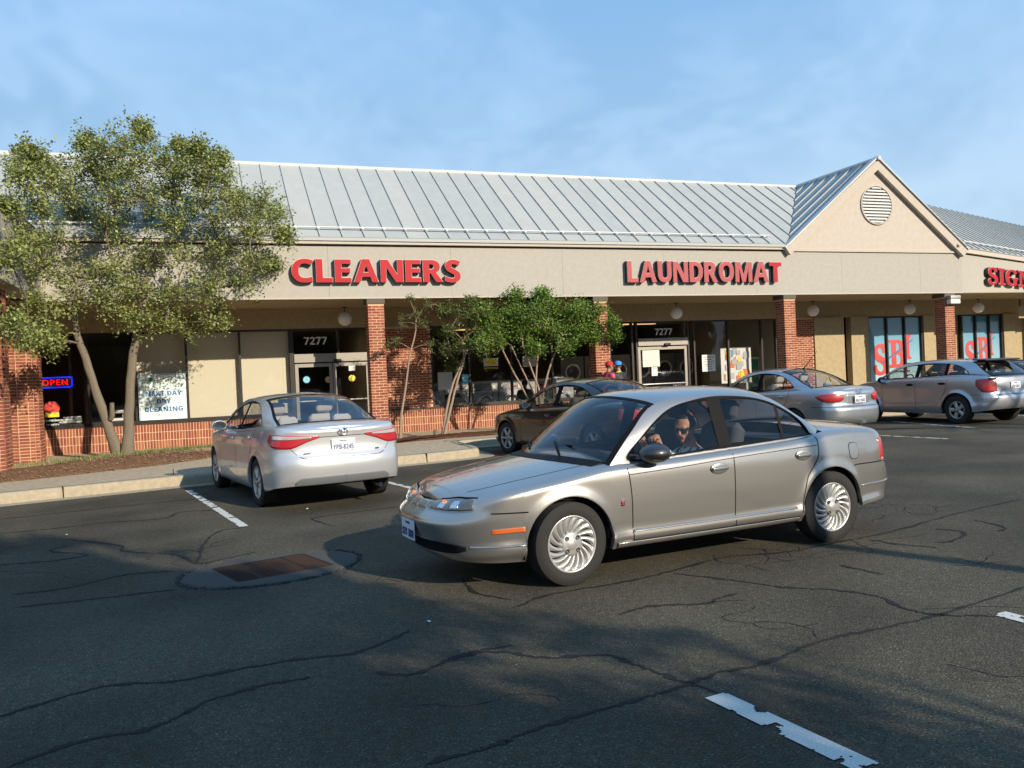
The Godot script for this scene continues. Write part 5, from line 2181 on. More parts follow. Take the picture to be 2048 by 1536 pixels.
func taupe_sedan() -> void:
	var c := {
		"wb": 2.60, "xn": 2.27, "xt": -2.24, "hw": 0.847, "R": 0.308, "Ra": 0.355, "rim": 0.213, "tw": 0.185, "inset": 0.01, "flare": 0.016, "hub": 0.098, "spokes": 18, "sweep": 0.42, "sw0": 0.024, "sw1": 0.050, "dish": 0.004, "lugs": 4, "flare_spoke": true, "rim_mat": M.rim_silver, "steer": 0.06,
		"plan": [[2.27, 0.0], [2.26, 0.22], [2.20, 0.45], [2.08, 0.63], [1.86, 0.755], [1.5, 0.815], [1.2, 0.835], [0.6, 0.847], [0.0, 0.847], [-0.8, 0.847], [-1.3, 0.838], [-1.7, 0.81], [-1.97, 0.77], [-2.14, 0.66], [-2.22, 0.42], [-2.24, 0.0]],
		"top": [[-2.2, 0.90], [-2.1, 0.93], [-1.9, 0.958], [-1.6, 0.972], [-1.3, 0.962], [-1.1, 0.93], [-0.22, 0.885], [0.4, 0.862], [0.9, 0.852], [1.2, 0.815], [1.6, 0.757], [2.0, 0.695], [2.15, 0.667], [2.3, 0.640]],
		"low": [[-2.2, 0.32], [-1.7, 0.29], [-1.2, 0.23], [-0.9, 0.225], [0.9, 0.222], [1.6, 0.215], [2.3, 0.235]],
		"side": [[0.2, -0.05], [0.262, -0.022], [0.275, 0.0], [0.342, 0.004], [0.352, -0.010], [0.45, -0.003], [0.6, 0.004], [0.74, 0.0], [0.82, -0.012], [0.90, -0.03], [1.0, -0.06]],
		"nose": [[0.2, -0.16], [0.26, -0.08], [0.34, -0.045], [0.35, -0.03], [0.44, 0.0], [0.50, 0.012], [0.54, 0.0], [0.575, -0.05], [0.60, -0.075], [0.65, -0.11], [0.75, -0.18]],
		"tail": [[0.28, -0.10], [0.34, -0.03], [0.46, 0.012], [0.47, 0.02], [0.54, 0.02], [0.62, -0.01], [0.65, -0.05], [0.8, -0.055], [0.92, -0.085], [1.0, -0.12]],
		"sh_r": 0.055, "crown": [[-2.2, 0.03], [-1.9, 0.055], [-1.3, 0.06], [0.9, 0.085], [1.5, 0.085], [2.0, 0.06], [2.3, 0.02]],
		"E": [[0.92, 0.86, 0.80], [0.66, 1.085, 0.70], [0.36, 1.290, 0.60], [-0.10, 1.342, 0.565], [-0.64, 1.330, 0.555], [-0.90, 1.262, 0.572], [-1.08, 1.150, 0.61], [-1.34, 0.96, 0.66]],
		"ia": 2, "ic": 5, "ws_b": 0.30, "rw_b": 0.20, "roof_crown": 0.07, "zr": 0.585, "yr": 1.335,
		"dlo": [[0.74, 0.885], [0.56, 1.055], [0.26, 1.235], [-0.05, 1.300], [-0.35, 1.312], [-0.65, 1.285], [-0.86, 1.215], [-1.04, 1.09], [-1.125, 0.97], [-1.09, 0.945], [-0.22, 0.912], [0.35, 0.885]],
		"panes": [[-0.155, 0.9, "window"], [-0.285, -0.155, "post"], [-0.83, -0.285, "window"], [-0.862, -0.83, "post"], [-1.3, -0.862, "window"]], "post_lean": 0.035,
		"doors": [0.775, -0.225], "sill": 0.275, "xfb": 1.62, "bump_f": 0.575, "xrb": -1.66, "bump_r": 0.648,
		"rear_door_edge": [[0.27, -0.90], [0.33, -0.93], [0.61, -1.01], [0.785, -1.16], [1.0, -1.17]],
		"gaps": [[[0.79, 0.855], [0.77, 0.6], [0.765, 0.275]], [[-0.235, 0.89], [-0.225, 0.6], [-0.222, 0.275]], [[-1.168, 0.935], [-1.166, 0.86], [-1.15, 0.77], [-1.08, 0.68], [-1.01, 0.60], [-0.96, 0.46], [-0.925, 0.30]]],
		"paint": M.paint_taupe, "dash": 0.62, "seat_x": -0.12, "seat_y": 0.44, "rear_head": false,
	}
	var at := Vector3(2.449, 0, 14.36)
	var sa := deg_to_rad(185.395)
	var fd := Vector3(cos(sa), 0, -sin(sa))
	var right := fd.cross(Vector3.UP)
	var pos: Vector3 = at - fd * 1.30 + right * (0.847 - 0.01)
	var r := car_base("sedan", "taupe grey sedan driving past with a driver at the wheel", c, pos, sa, M.seat_dark)
	car0 = r
	seam(c, r, [[0.775, 0.776], [0.3, 0.795], [-0.22, 0.823], [-0.7, 0.842], [-1.15, 0.858]], 0.006, "crease")
	seam(c, r, [[1.63, 0.578], [1.66, 0.578], [1.9, 0.585]], 0.010, "bumper_gap")
	seam(c, r, [[-1.58, 0.645], [-1.62, 0.652], [-1.8, 0.652], [-2.0, 0.652]], 0.010, "bumper_gap")
	seam(c, r, [[0.765, 0.272], [0.0, 0.270], [-0.9, 0.274]], 0.010, "sill_gap")
	handle(c, r, -0.07, 0.753, c.paint, 0.16, 0.05)
	handle(c, r, -0.97, 0.787, c.paint, 0.15, 0.05)
	mirror(c, r, 0.56, 0.925, M.gloss_black, Vector3(0.14, 0.075, 0.12))
	# front lamps: clear lens over a bright bowl, amber side marker, grille bar, intake
	patch(c, r, "headlight_bowl", [["z", 0.23, 0.603, 0.646], ["z", 0.40, 0.600, 0.664], ["z", 0.55, 0.602, 0.680], ["x", 2.02, 0.612, 0.684]], 0.003, M.lamp_bowl)
	patch(c, r, "lamp_reflector", [["z", 0.34, 0.610, 0.652], ["z", 0.43, 0.608, 0.660]], 0.006, M.chrome, true, 6, 6, 0.004)
	patch(c, r, "lamp_reflector", [["z", 0.50, 0.612, 0.668], ["z", 0.585, 0.616, 0.672]], 0.006, M.chrome, true, 6, 6, 0.004)
	patch(c, r, "headlight", [["z", 0.225, 0.600, 0.649], ["z", 0.40, 0.597, 0.667], ["z", 0.55, 0.599, 0.683], ["x", 2.01, 0.609, 0.688]], 0.016, M.lamp_lens, true, 8, 6, 0.008)
	for sd in [-1.0, 1.0]:
		var lamp := flip_z(sheet(c, s_at_z(c, 0.39), 0.650, 0.010), sd)
		var lb := MB.new()
		lb.sphere(lamp, Vector3(0.012, 0.012, 0.035), 10, 6)
		part("lamp_bulb", lb.mesh(), M.signal_amber, r)
	patch(c, r, "hood_gap", [["z", 0.0, 0.640, 0.650], ["z", 0.20, 0.650, 0.659], ["z", 0.40, 0.669, 0.677], ["z", 0.55, 0.686, 0.693], ["x", 1.99, 0.691, 0.698]], 0.003, M.black_gap, true, 8, 2)
	patch(c, r, "grille", [["z", 0.0, 0.592, 0.640], ["z", 0.17, 0.594, 0.642]], 0.004, c.paint, true, 8, 4)
	patch(c, r, "side_marker", [["x", 1.90, 0.435, 0.470], ["x", 1.66, 0.438, 0.475]], 0.004, M.lens_amber)
	patch(c, r, "air_intake", [["z", 0.0, 0.280, 0.372], ["z", 0.40, 0.285, 0.372], ["z", 0.56, 0.295, 0.366], ["z", 0.64, 0.318, 0.350]], 0.001, M.black_gap)
	patch(c, r, "tail_light", [["x", -1.97, 0.685, 0.86], ["x", -2.10, 0.68, 0.86], ["r", 0.45, 0.69, 0.85]], 0.006, M.lens_red)
	patch(c, r, "turn_light", [["x", -2.01, 0.655, 0.684], ["x", -2.10, 0.655, 0.680], ["r", 0.5, 0.655, 0.690]], 0.006, M.lens_amber)
	patch(c, r, "rub_strip", [["x", 0.755, 0.340, 0.358], ["x", 0.0, 0.340, 0.358], ["x", -0.88, 0.342, 0.360]], 0.003, c.paint, true, 8, 5, 0.006)
	patch(c, r, "rub_strip", [["z", 0.66, 0.338, 0.354], ["x", 1.67, 0.338, 0.356]], 0.003, c.paint, true, 8, 5, 0.006)
	patch(c, r, "rub_strip", [["x", -1.68, 0.452, 0.470], ["x", -2.05, 0.455, 0.473], ["r", 0.4, 0.455, 0.473]], 0.003, c.paint, true, 8, 5, 0.006)
	patch(c, r, "sill_skirt", [["x", 0.90, 0.225, 0.268], ["x", 0.0, 0.225, 0.266], ["x", -0.90, 0.228, 0.268]], 0.012, c.paint, true, 8, 5, 0.010)
	plate(r, Vector3(2.285, 0.42, 0), PI / 2, "KUY-3800")
	# fuel flap and the little fender badge
	for rr in [[0.062, 0.075, M.black_gap, 0.0012], [0.057, 0.070, c.paint, 0.003]]:
		var fl := []
		for k in 24:
			var an := TAU * k / 24
			fl.append(Vector2(signf(cos(an)) * pow(absf(cos(an)), 0.6) * rr[0], signf(sin(an)) * pow(absf(sin(an)), 0.6) * rr[1]))
		var fb := MB.new()
		var ci := fb.p(sheet(c, s_at_x(c, -1.59), 0.777, rr[3]))
		for k in 24:
			fb.p(sheet(c, s_at_x(c, -1.59 + fl[k].x), 0.777 + fl[k].y, rr[3]))
		for k in 24:
			fb.t(ci, ci + 1 + (k + 1) % 24, ci + 1 + k)
		part("fuel_flap", fb.mesh(), rr[2], r)
	patch(c, r, "fender_badge", [["x", 0.870, 0.545, 0.597], ["x", 0.838, 0.545, 0.597]], 0.003, M.chrome, true, 4, 3)
	patch(c, r, "badge_field", [["x", 0.866, 0.553, 0.590], ["x", 0.842, 0.553, 0.590]], 0.0045, M.lens_red, true, 4, 3)
	# hood edges, cowl grille, wipers
	for t in [-0.86, 0.86]:
		var pts := []
		var nn := []
		for i in 12:
			var x := lerpf(2.02, 0.95, i / 11.0)
			pts.append(hood_at(c, x, t * lerpf(0.90, 1.0, i / 11.0), 0.0015))
			nn.append(Vector3(0, 1, signf(t) * 0.3).normalized())
		part("hood_gap", ribbon3(pts, nn, 0.006), M.black_gap, r)
	var cw := MB.new()
	var rows := [PackedVector3Array(), PackedVector3Array()]
	for k in 13:
		var t := -0.93 + 1.86 * k / 12
		rows[0].append(hood_at(c, 1.02 + 0.24 * (1 - t * t), t, 0.004))
		rows[1].append(hood_at(c, 0.90 + 0.24 * (1 - t * t), t, 0.012))
	cw.grid(rows)
	part("cowl_grille", cw.mesh(), M.trim_black, r)
	for w in [[-0.45, 0.02], [0.22, 0.62]]:
		var wb := MB.new()
		var a := hood_at(c, 1.12, w[0], 0.03)
		var b := hood_at(c, 0.98, w[1], 0.10)
		wb.tube([a, a.lerp(b, 0.5) + Vector3(0, 0.02, 0), b], [0.012, 0.010, 0.006], 6)
		wb.box((a + b) / 2 + Vector3(-0.03, 0.006, 0), Vector3(0.012, 0.02, 0.46))
		part("wiper", wb.mesh(), M.trim_black, r)

var car0: Node3D

func silver_sedan() -> void:
	var c := {
		"wb": 2.70, "xn": 2.30, "xt": -2.33, "hw": 0.888, "R": 0.317, "Ra": 0.36, "rim": 0.215, "tw": 0.20, "inset": 0.012, "flare": 0.012, "hub": 0.075, "spokes": 7, "sweep": 0.0, "sw0": 0.06, "sw1": 0.075, "lugs": 5, "rim_mat": M.rim_silver,
		"plan": [[2.30, 0.0], [2.28, 0.3], [2.2, 0.55], [2.0, 0.74], [1.7, 0.845], [1.35, 0.88], [0.6, 0.888], [-0.6, 0.888], [-1.35, 0.882], [-1.8, 0.865], [-2.08, 0.82], [-2.22, 0.70], [-2.30, 0.45], [-2.33, 0.0]],
		"top": [[-2.35, 1.01], [-2.15, 1.045], [-1.9, 1.055], [-1.5, 1.045], [-1.0, 1.0], [0.0, 0.955], [0.9, 0.945], [1.4, 0.90], [2.0, 0.80], [2.3, 0.70]],
		"low": [[-2.35, 0.33], [-2.1, 0.30], [-1.75, 0.24], [-1.2, 0.21], [1.0, 0.20], [2.3, 0.20]],
		"side": [[0.2, -0.05], [0.26, -0.015], [0.34, -0.005], [0.5, 0.004], [0.66, 0.0], [0.80, 0.004], [0.86, -0.004], [0.95, -0.03], [1.06, -0.07]],
		"nose": [[0.2, -0.10], [0.35, 0.0], [0.5, 0.0], [0.7, -0.08], [0.8, -0.15]],
		"tail": [[0.24, -0.10], [0.32, -0.02], [0.42, 0.02], [0.56, 0.035], [0.66, 0.015], [0.70, -0.02], [0.80, -0.035], [0.92, -0.03], [1.0, -0.02], [1.05, -0.03]],
		"sh_r": 0.05, "crown": [[-2.35, 0.015], [-2.0, 0.03], [-1.6, 0.04], [0.9, 0.08], [1.6, 0.08], [2.3, 0.02]],
		"E": [[1.02, 0.96, 0.82], [0.66, 1.175, 0.72], [0.25, 1.370, 0.61], [-0.25, 1.415, 0.58], [-0.80, 1.385, 0.57], [-1.15, 1.295, 0.60], [-1.50, 1.155, 0.66], [-1.78, 1.05, 0.68]],
		"ia": 2, "ic": 4, "ws_b": 0.26, "rw_b": 0.16, "roof_crown": 0.055, "zr": 0.60, "yr": 1.40,
		"dlo": [[0.82, 0.98], [0.55, 1.14], [0.2, 1.295], [-0.25, 1.36], [-0.75, 1.335], [-1.05, 1.24], [-1.28, 1.12], [-1.27, 1.065], [-0.6, 1.01], [0.2, 0.975]],
		"panes": [[-0.18, 1.0, "window"], [-0.29, -0.18, "post"], [-0.98, -0.29, "window"], [-1.01, -0.98, "post"], [-1.5, -1.01, "window"]], "post_lean": 0.03,
		"doors": [0.84, -0.24], "sill": 0.27, "xfb": 1.75, "bump_f": 0.66, "xrb": -1.8, "bump_r": 0.66,
		"rear_door_edge": [[0.27, -0.95], [0.35, -0.97], [0.62, -1.05], [0.8, -1.2], [1.1, -1.24]],
		"gaps": [[[0.85, 0.95], [0.83, 0.6], [0.82, 0.27]], [[-0.24, 0.965], [-0.24, 0.6], [-0.24, 0.27]], [[-1.23, 1.0], [-1.2, 0.84], [-1.12, 0.72], [-1.04, 0.6], [-0.96, 0.30]]],
		"paint": M.paint_silver, "dash": 0.70, "seat_x": -0.05, "seat_y": 0.50,
	}
	# rear left wheel at (0.64, 8.56), heading (-0.19, -1)
	var hd := Vector3(-0.19, 0, -1).normalized()
	var ang := atan2(-hd.z, hd.x)
	var right := hd.cross(Vector3.UP)
	var rl := Vector3(0.60, 0, 8.50)
	var pos: Vector3 = rl + right * (c.hw - c.tw / 2 - 0.01) + hd * 1.35
	var r := car_base("sedan", "silver sedan seen from behind, parked at the kerb by the big tree", c, pos, ang, M.seat_light)
	handle(c, r, -0.08, 0.86, c.paint)
	handle(c, r, -1.02, 0.90, c.paint)
	mirror(c, r, 0.68, 1.02, c.paint, Vector3(0.09, 0.075, 0.12))
	# tail lamps: red with a clear band on top, reaching onto the lid
	patch(c, r, "tail_light", [["x", -1.93, 0.87, 0.965], ["x", -2.08, 0.80, 0.965], ["r", 0.68, 0.785, 0.95], ["r", 0.45, 0.86, 0.935], ["r", 0.30, 0.905, 0.925]], 0.012, M.lens_red)
	patch(c, r, "reverse_light", [["x", -2.02, 0.912, 0.950], ["x", -2.12, 0.90, 0.950], ["r", 0.66, 0.895, 0.938], ["r", 0.40, 0.905, 0.925]], 0.016, M.lens_clear)
	patch(c, r, "lower_valance", [["r", 0.62, 0.315, 0.36], ["r", 0.52, 0.315, 0.42], ["r", 0.0, 0.315, 0.425]], 0.006, M.valance_grey)
	patch(c, r, "lid_gap", [["r", 0.36, 0.905, 0.913], ["r", 0.0, 0.905, 0.913]], 0.002, M.black_gap)
	patch(c, r, "lid_gap", [["r", 0.66, 0.775, 0.782], ["r", 0.55, 0.675, 0.682], ["r", 0.46, 0.645, 0.652], ["r", 0.0, 0.640, 0.647]], 0.002, M.black_gap)
	plate(r, Vector3(-2.315, 0.80, 0), -PI / 2, "YPB-8245")
	emblem(r, Vector3(-2.318, 0.965, 0), -1.0)
	pb("model_mark", Vector3(-2.29, 0.72, -0.46), Vector3(0.004, 0.014, 0.09), M.dark_metal, r)
	pb("model_mark", Vector3(-2.29, 0.72, 0.46), Vector3(0.004, 0.018, 0.05), M.dark_metal, r)
	var ex := MB.new()
	ex.tube([Vector3(-2.0, 0.24, 0.5), Vector3(-2.26, 0.235, 0.5)], [0.03, 0.03], 10)
	part("exhaust", ex.mesh(), M.chrome, r)
	pb("label_strip", Vector3(-1.72, 1.08, 0.05), Vector3(0.02, 0.02, 0.20), M.paper, r)

func emblem(r: Node3D, at: Vector3, dirx: float) -> void:
	var b := MB.new()
	for e in [[0.062, 0.042, 0.0, 0.0], [0.020, 0.040, 0.0, 0.0], [0.040, 0.016, 0.0, 0.018]]:
		var pts := []
		var rad := []
		for i in 25:
			var a := TAU * i / 24
			pts.append(at + Vector3(dirx * 0.004, e[3] + sin(a) * e[1], e[2] + cos(a) * e[0]))
			rad.append(0.005)
		b.tube(pts, rad, 6, false)
	part("emblem", b.mesh(), M.chrome, r)

func brown_sedan() -> void:
	var c := {
		"wb": 2.80, "xn": 2.36, "xt": -2.46, "hw": 0.895, "R": 0.322, "Ra": 0.37, "rim": 0.215, "tw": 0.21, "inset": 0.012, "flare": 0.012, "hub": 0.07, "spokes": 6, "sweep": 0.0, "sw0": 0.05, "sw1": 0.062, "lugs": 5, "rim_mat": M.rim_grey,
		"plan": [[2.36, 0.0], [2.34, 0.3], [2.25, 0.55], [2.06, 0.74], [1.75, 0.85], [1.4, 0.885], [0.6, 0.895], [-0.6, 0.895], [-1.4, 0.885], [-1.9, 0.85], [-2.2, 0.79], [-2.36, 0.65], [-2.44, 0.4], [-2.46, 0.0]],
		"top": [[-2.5, 0.98], [-2.2, 1.02], [-1.8, 1.03], [-1.4, 1.0], [-0.6, 0.965], [0.4, 0.925], [1.0, 0.90], [1.4, 0.86], [2.0, 0.76], [2.4, 0.66]],
		"low": [[-2.5, 0.32], [-1.8, 0.26], [-1.2, 0.21], [1.0, 0.20], [2.4, 0.20]],
		"side": [[0.2, -0.05], [0.27, -0.015], [0.5, 0.003], [0.7, 0.002], [0.82, -0.01], [0.95, -0.04], [1.05, -0.08]],
		"nose": [[0.2, -0.12], [0.35, 0.0], [0.52, 0.0], [0.66, -0.08], [0.8, -0.16]],
		"tail": [[0.3, -0.06], [0.45, 0.015], [0.6, 0.01], [0.66, -0.03], [0.9, -0.04], [1.05, -0.09]],
		"sh_r": 0.06, "crown": [[-2.5, 0.03], [-1.8, 0.05], [1.0, 0.09], [1.7, 0.08], [2.4, 0.02]],
		"E": [[1.02, 0.91, 0.83], [0.62, 1.165, 0.73], [0.22, 1.355, 0.62], [-0.3, 1.410, 0.59], [-0.85, 1.375, 0.58], [-1.25, 1.27, 0.61], [-1.58, 1.12, 0.67], [-1.85, 1.02, 0.68]],
		"ia": 2, "ic": 4, "ws_b": 0.28, "rw_b": 0.20, "roof_crown": 0.065, "zr": 0.61, "yr": 1.40,
		"dlo": [[0.82, 0.945], [0.52, 1.13], [0.18, 1.285], [-0.3, 1.355], [-0.8, 1.325], [-1.12, 1.22], [-1.30, 1.10], [-1.29, 1.035], [-0.6, 0.99], [0.2, 0.955]],
		"panes": [[-0.16, 1.0, "window"], [-0.30, -0.16, "post"], [-1.02, -0.30, "window"], [-1.05, -1.02, "post"], [-1.6, -1.05, "window"]], "post_lean": 0.03,
		"doors": [0.86, -0.24], "sill": 0.27, "xfb": 1.78, "bump_f": 0.58, "xrb": -1.9, "bump_r": 0.62,
		"rear_door_edge": [[0.27, -0.98], [0.4, -1.02], [0.65, -1.1], [0.8, -1.24], [1.1, -1.28]],
		"gaps": [[[0.86, 0.90], [0.86, 0.6], [0.86, 0.27]], [[-0.24, 0.93], [-0.24, 0.6], [-0.24, 0.27]], [[-1.27, 0.98], [-1.24, 0.82], [-1.14, 0.70], [-1.06, 0.58], [-0.98, 0.30]]],
		"paint": M.paint_brown, "dash": 0.68, "seat_x": -0.05, "seat_y": 0.48,
	}
	var hd := Vector3(-0.24, 0, -1).normalized()
	var right := hd.cross(Vector3.UP)
	var fl := Vector3(5.70, 0, 3.95)
	var pos: Vector3 = fl + right * (c.hw - c.tw / 2 - 0.01) - hd * 1.40
	var r := car_base("sedan", "dark brown sedan parked nose to the walkway behind the taupe sedan", c, pos, atan2(-hd.z, hd.x), M.seat_dark)
	handle(c, r, -0.08, 0.80, M.paint_brown)
	handle(c, r, -1.04, 0.84, M.paint_brown)
	mirror(c, r, 0.66, 0.985, M.paint_brown, Vector3(0.09, 0.07, 0.11))
	patch(c, r, "headlight", [["z", 0.42, 0.60, 0.70], ["z", 0.66, 0.60, 0.74], ["x", 1.92, 0.64, 0.76]], 0.01, M.lens_clear)
	patch(c, r, "tail_light", [["x", -2.05, 0.74, 0.93], ["x", -2.25, 0.72, 0.93], ["r", 0.55, 0.74, 0.90]], 0.01, M.lens_red)
	seam(c, r, [[0.85, 0.44], [-0.2, 0.45], [-0.98, 0.455]], 0.03, "side_moulding", M.paint_brown, 0.010)

func bluesilver_sedan() -> void:
	var c := {
		"wb": 2.60, "xn": 2.20, "xt": -2.30, "hw": 0.85, "R": 0.305, "Ra": 0.35, "rim": 0.205, "tw": 0.195, "inset": 0.012, "flare": 0.010, "hub": 0.07, "spokes": 6, "sweep": 0.0, "sw0": 0.06, "sw1": 0.07, "lugs": 5, "rim_mat": M.rim_silver,
		"plan": [[2.20, 0.0], [2.18, 0.3], [2.08, 0.54], [1.88, 0.71], [1.6, 0.81], [1.3, 0.84], [0.6, 0.85], [-0.6, 0.85], [-1.3, 0.842], [-1.75, 0.815], [-2.05, 0.76], [-2.21, 0.62], [-2.28, 0.38], [-2.30, 0.0]],
		"top": [[-2.35, 0.99], [-2.1, 1.03], [-1.7, 1.035], [-1.3, 1.005], [-0.6, 0.975], [0.4, 0.945], [0.95, 0.93], [1.4, 0.88], [1.9, 0.79], [2.25, 0.68]],
		"low": [[-2.35, 0.29], [-1.7, 0.25], [-1.2, 0.21], [1.0, 0.20], [2.3, 0.20]],
		"side": [[0.2, -0.05], [0.27, -0.012], [0.42, 0.0], [0.6, 0.003], [0.76, 0.0], [0.9, -0.025], [1.05, -0.08]],
		"nose": [[0.2, -0.12], [0.35, 0.0], [0.52, 0.0], [0.66, -0.08], [0.8, -0.16]],
		"tail": [[0.28, -0.08], [0.36, 0.0], [0.46, 0.03], [0.60, 0.035], [0.66, 0.0], [0.70, -0.035], [0.9, -0.03], [1.03, -0.06]],
		"sh_r": 0.06, "crown": [[-2.35, 0.025], [-1.8, 0.045], [1.0, 0.08], [1.6, 0.07], [2.25, 0.02]],
		"E": [[1.05, 0.94, 0.80], [0.68, 1.18, 0.70], [0.30, 1.375, 0.60], [-0.2, 1.430, 0.57], [-0.72, 1.40, 0.56], [-1.08, 1.30, 0.585], [-1.40, 1.15, 0.64], [-1.66, 1.035, 0.65]],
		"ia": 2, "ic": 4, "ws_b": 0.26, "rw_b": 0.17, "roof_crown": 0.06, "zr": 0.59, "yr": 1.42,
		"dlo": [[0.86, 0.965], [0.58, 1.15], [0.26, 1.305], [-0.2, 1.375], [-0.68, 1.345], [-0.98, 1.25], [-1.16, 1.13], [-1.15, 1.05], [-0.5, 1.0], [0.25, 0.97]],
		"panes": [[-0.14, 1.0, "window"], [-0.26, -0.14, "post"], [-0.90, -0.26, "window"], [-0.93, -0.90, "post"], [-1.4, -0.93, "window"]], "post_lean": 0.03,
		"doors": [0.84, -0.20], "sill": 0.27, "xfb": 1.7, "bump_f": 0.6, "xrb": -1.72, "bump_r": 0.655,
		"rear_door_edge": [[0.27, -0.92], [0.4, -0.95], [0.65, -1.02], [0.8, -1.14], [1.1, -1.16]],
		"gaps": [[[0.84, 0.93], [0.84, 0.6], [0.84, 0.27]], [[-0.2, 0.955], [-0.2, 0.6], [-0.2, 0.27]], [[-1.15, 1.0], [-1.13, 0.84], [-1.05, 0.7], [-0.99, 0.58], [-0.92, 0.30]]],
		"paint": M.paint_bluesilver, "dash": 0.72, "seat_x": -0.02, "seat_y": 0.50,
	}
	var hd := Vector3(-0.12, 0, -1).normalized()
	var right := hd.cross(Vector3.UP)
	var tail := Vector3(12.5, 0, 6.3)      # middle of the rear bumper on the ground
	var pos: Vector3 = tail + hd * 2.30
	var r := car_base("sedan", "bluish silver sedan with roof aerial, parked left of the hatchback", c, pos, atan2(-hd.z, hd.x), M.seat_light)
	handle(c, r, -0.06, 0.84, c.paint)
	handle(c, r, -0.94, 0.87, c.paint)
	mirror(c, r, 0.7, 1.0, c.paint, Vector3(0.09, 0.07, 0.11))
	patch(c, r, "tail_light", [["x", -1.88, 0.85, 0.885], ["x", -2.05, 0.765, 0.925], ["r", 0.66, 0.755, 0.925], ["r", 0.50, 0.76, 0.91], ["r", 0.42, 0.80, 0.885]], 0.016, M.lens_red, true, 8, 8, 0.012)
	patch(c, r, "bumper_gap", [["x", -1.75, 0.652, 0.66], ["r", 0.55, 0.652, 0.66], ["r", 0.0, 0.652, 0.66]], 0.002, M.black_gap)
	patch(c, r, "plate_recess", [["r", 0.33, 0.70, 0.895], ["r", 0.0, 0.70, 0.90]], 0.001, c.paint)
	patch(c, r, "lid_trim", [["r", 0.33, 0.895, 0.91], ["r", 0.0, 0.90, 0.915]], 0.012, c.paint)
	plate(r, Vector3(-2.315, 0.80, 0), -PI / 2, "KAZ-1043")
	emblem(r, Vector3(-2.318, 0.955, 0), -1.0)
	var an := MB.new()
	an.tube([Vector3(-0.80, 1.455, 0.0), Vector3(-0.84, 1.475, 0.0), Vector3(-1.22, 1.83, 0.0)], [0.02, 0.012, 0.003], 6)
	part("aerial", an.mesh(), M.black, r)
	# red laundry basket on the back seat
	var lb := thing("laundry_basket", "red plastic laundry basket on the back seat of the bluish sedan", "basket", Vector3.ZERO)
	lb.transform = r.transform * Transform3D(Basis.IDENTITY, Vector3(-0.72, 0.86, -0.30))
	var bm := MB.new()
	for i in 22:
		var a := TAU * i / 22
		bm.box(Vector3(cos(a) * 0.19, 0.10, sin(a) * 0.25), Vector3(0.018, 0.22, 0.030), Basis(Vector3.UP, -a))
	var ring := []
	var rad := []
	for i in 23:
		var a := TAU * i / 22
		ring.append(Vector3(cos(a) * 0.20, 0.21, sin(a) * 0.26))
		rad.append(0.018)
	bm.tube(ring, rad, 6, false)
	bm.box(Vector3(0, 0.0, 0), Vector3(0.34, 0.02, 0.46))
	part("wicker", bm.mesh(), M.red_plastic, lb)

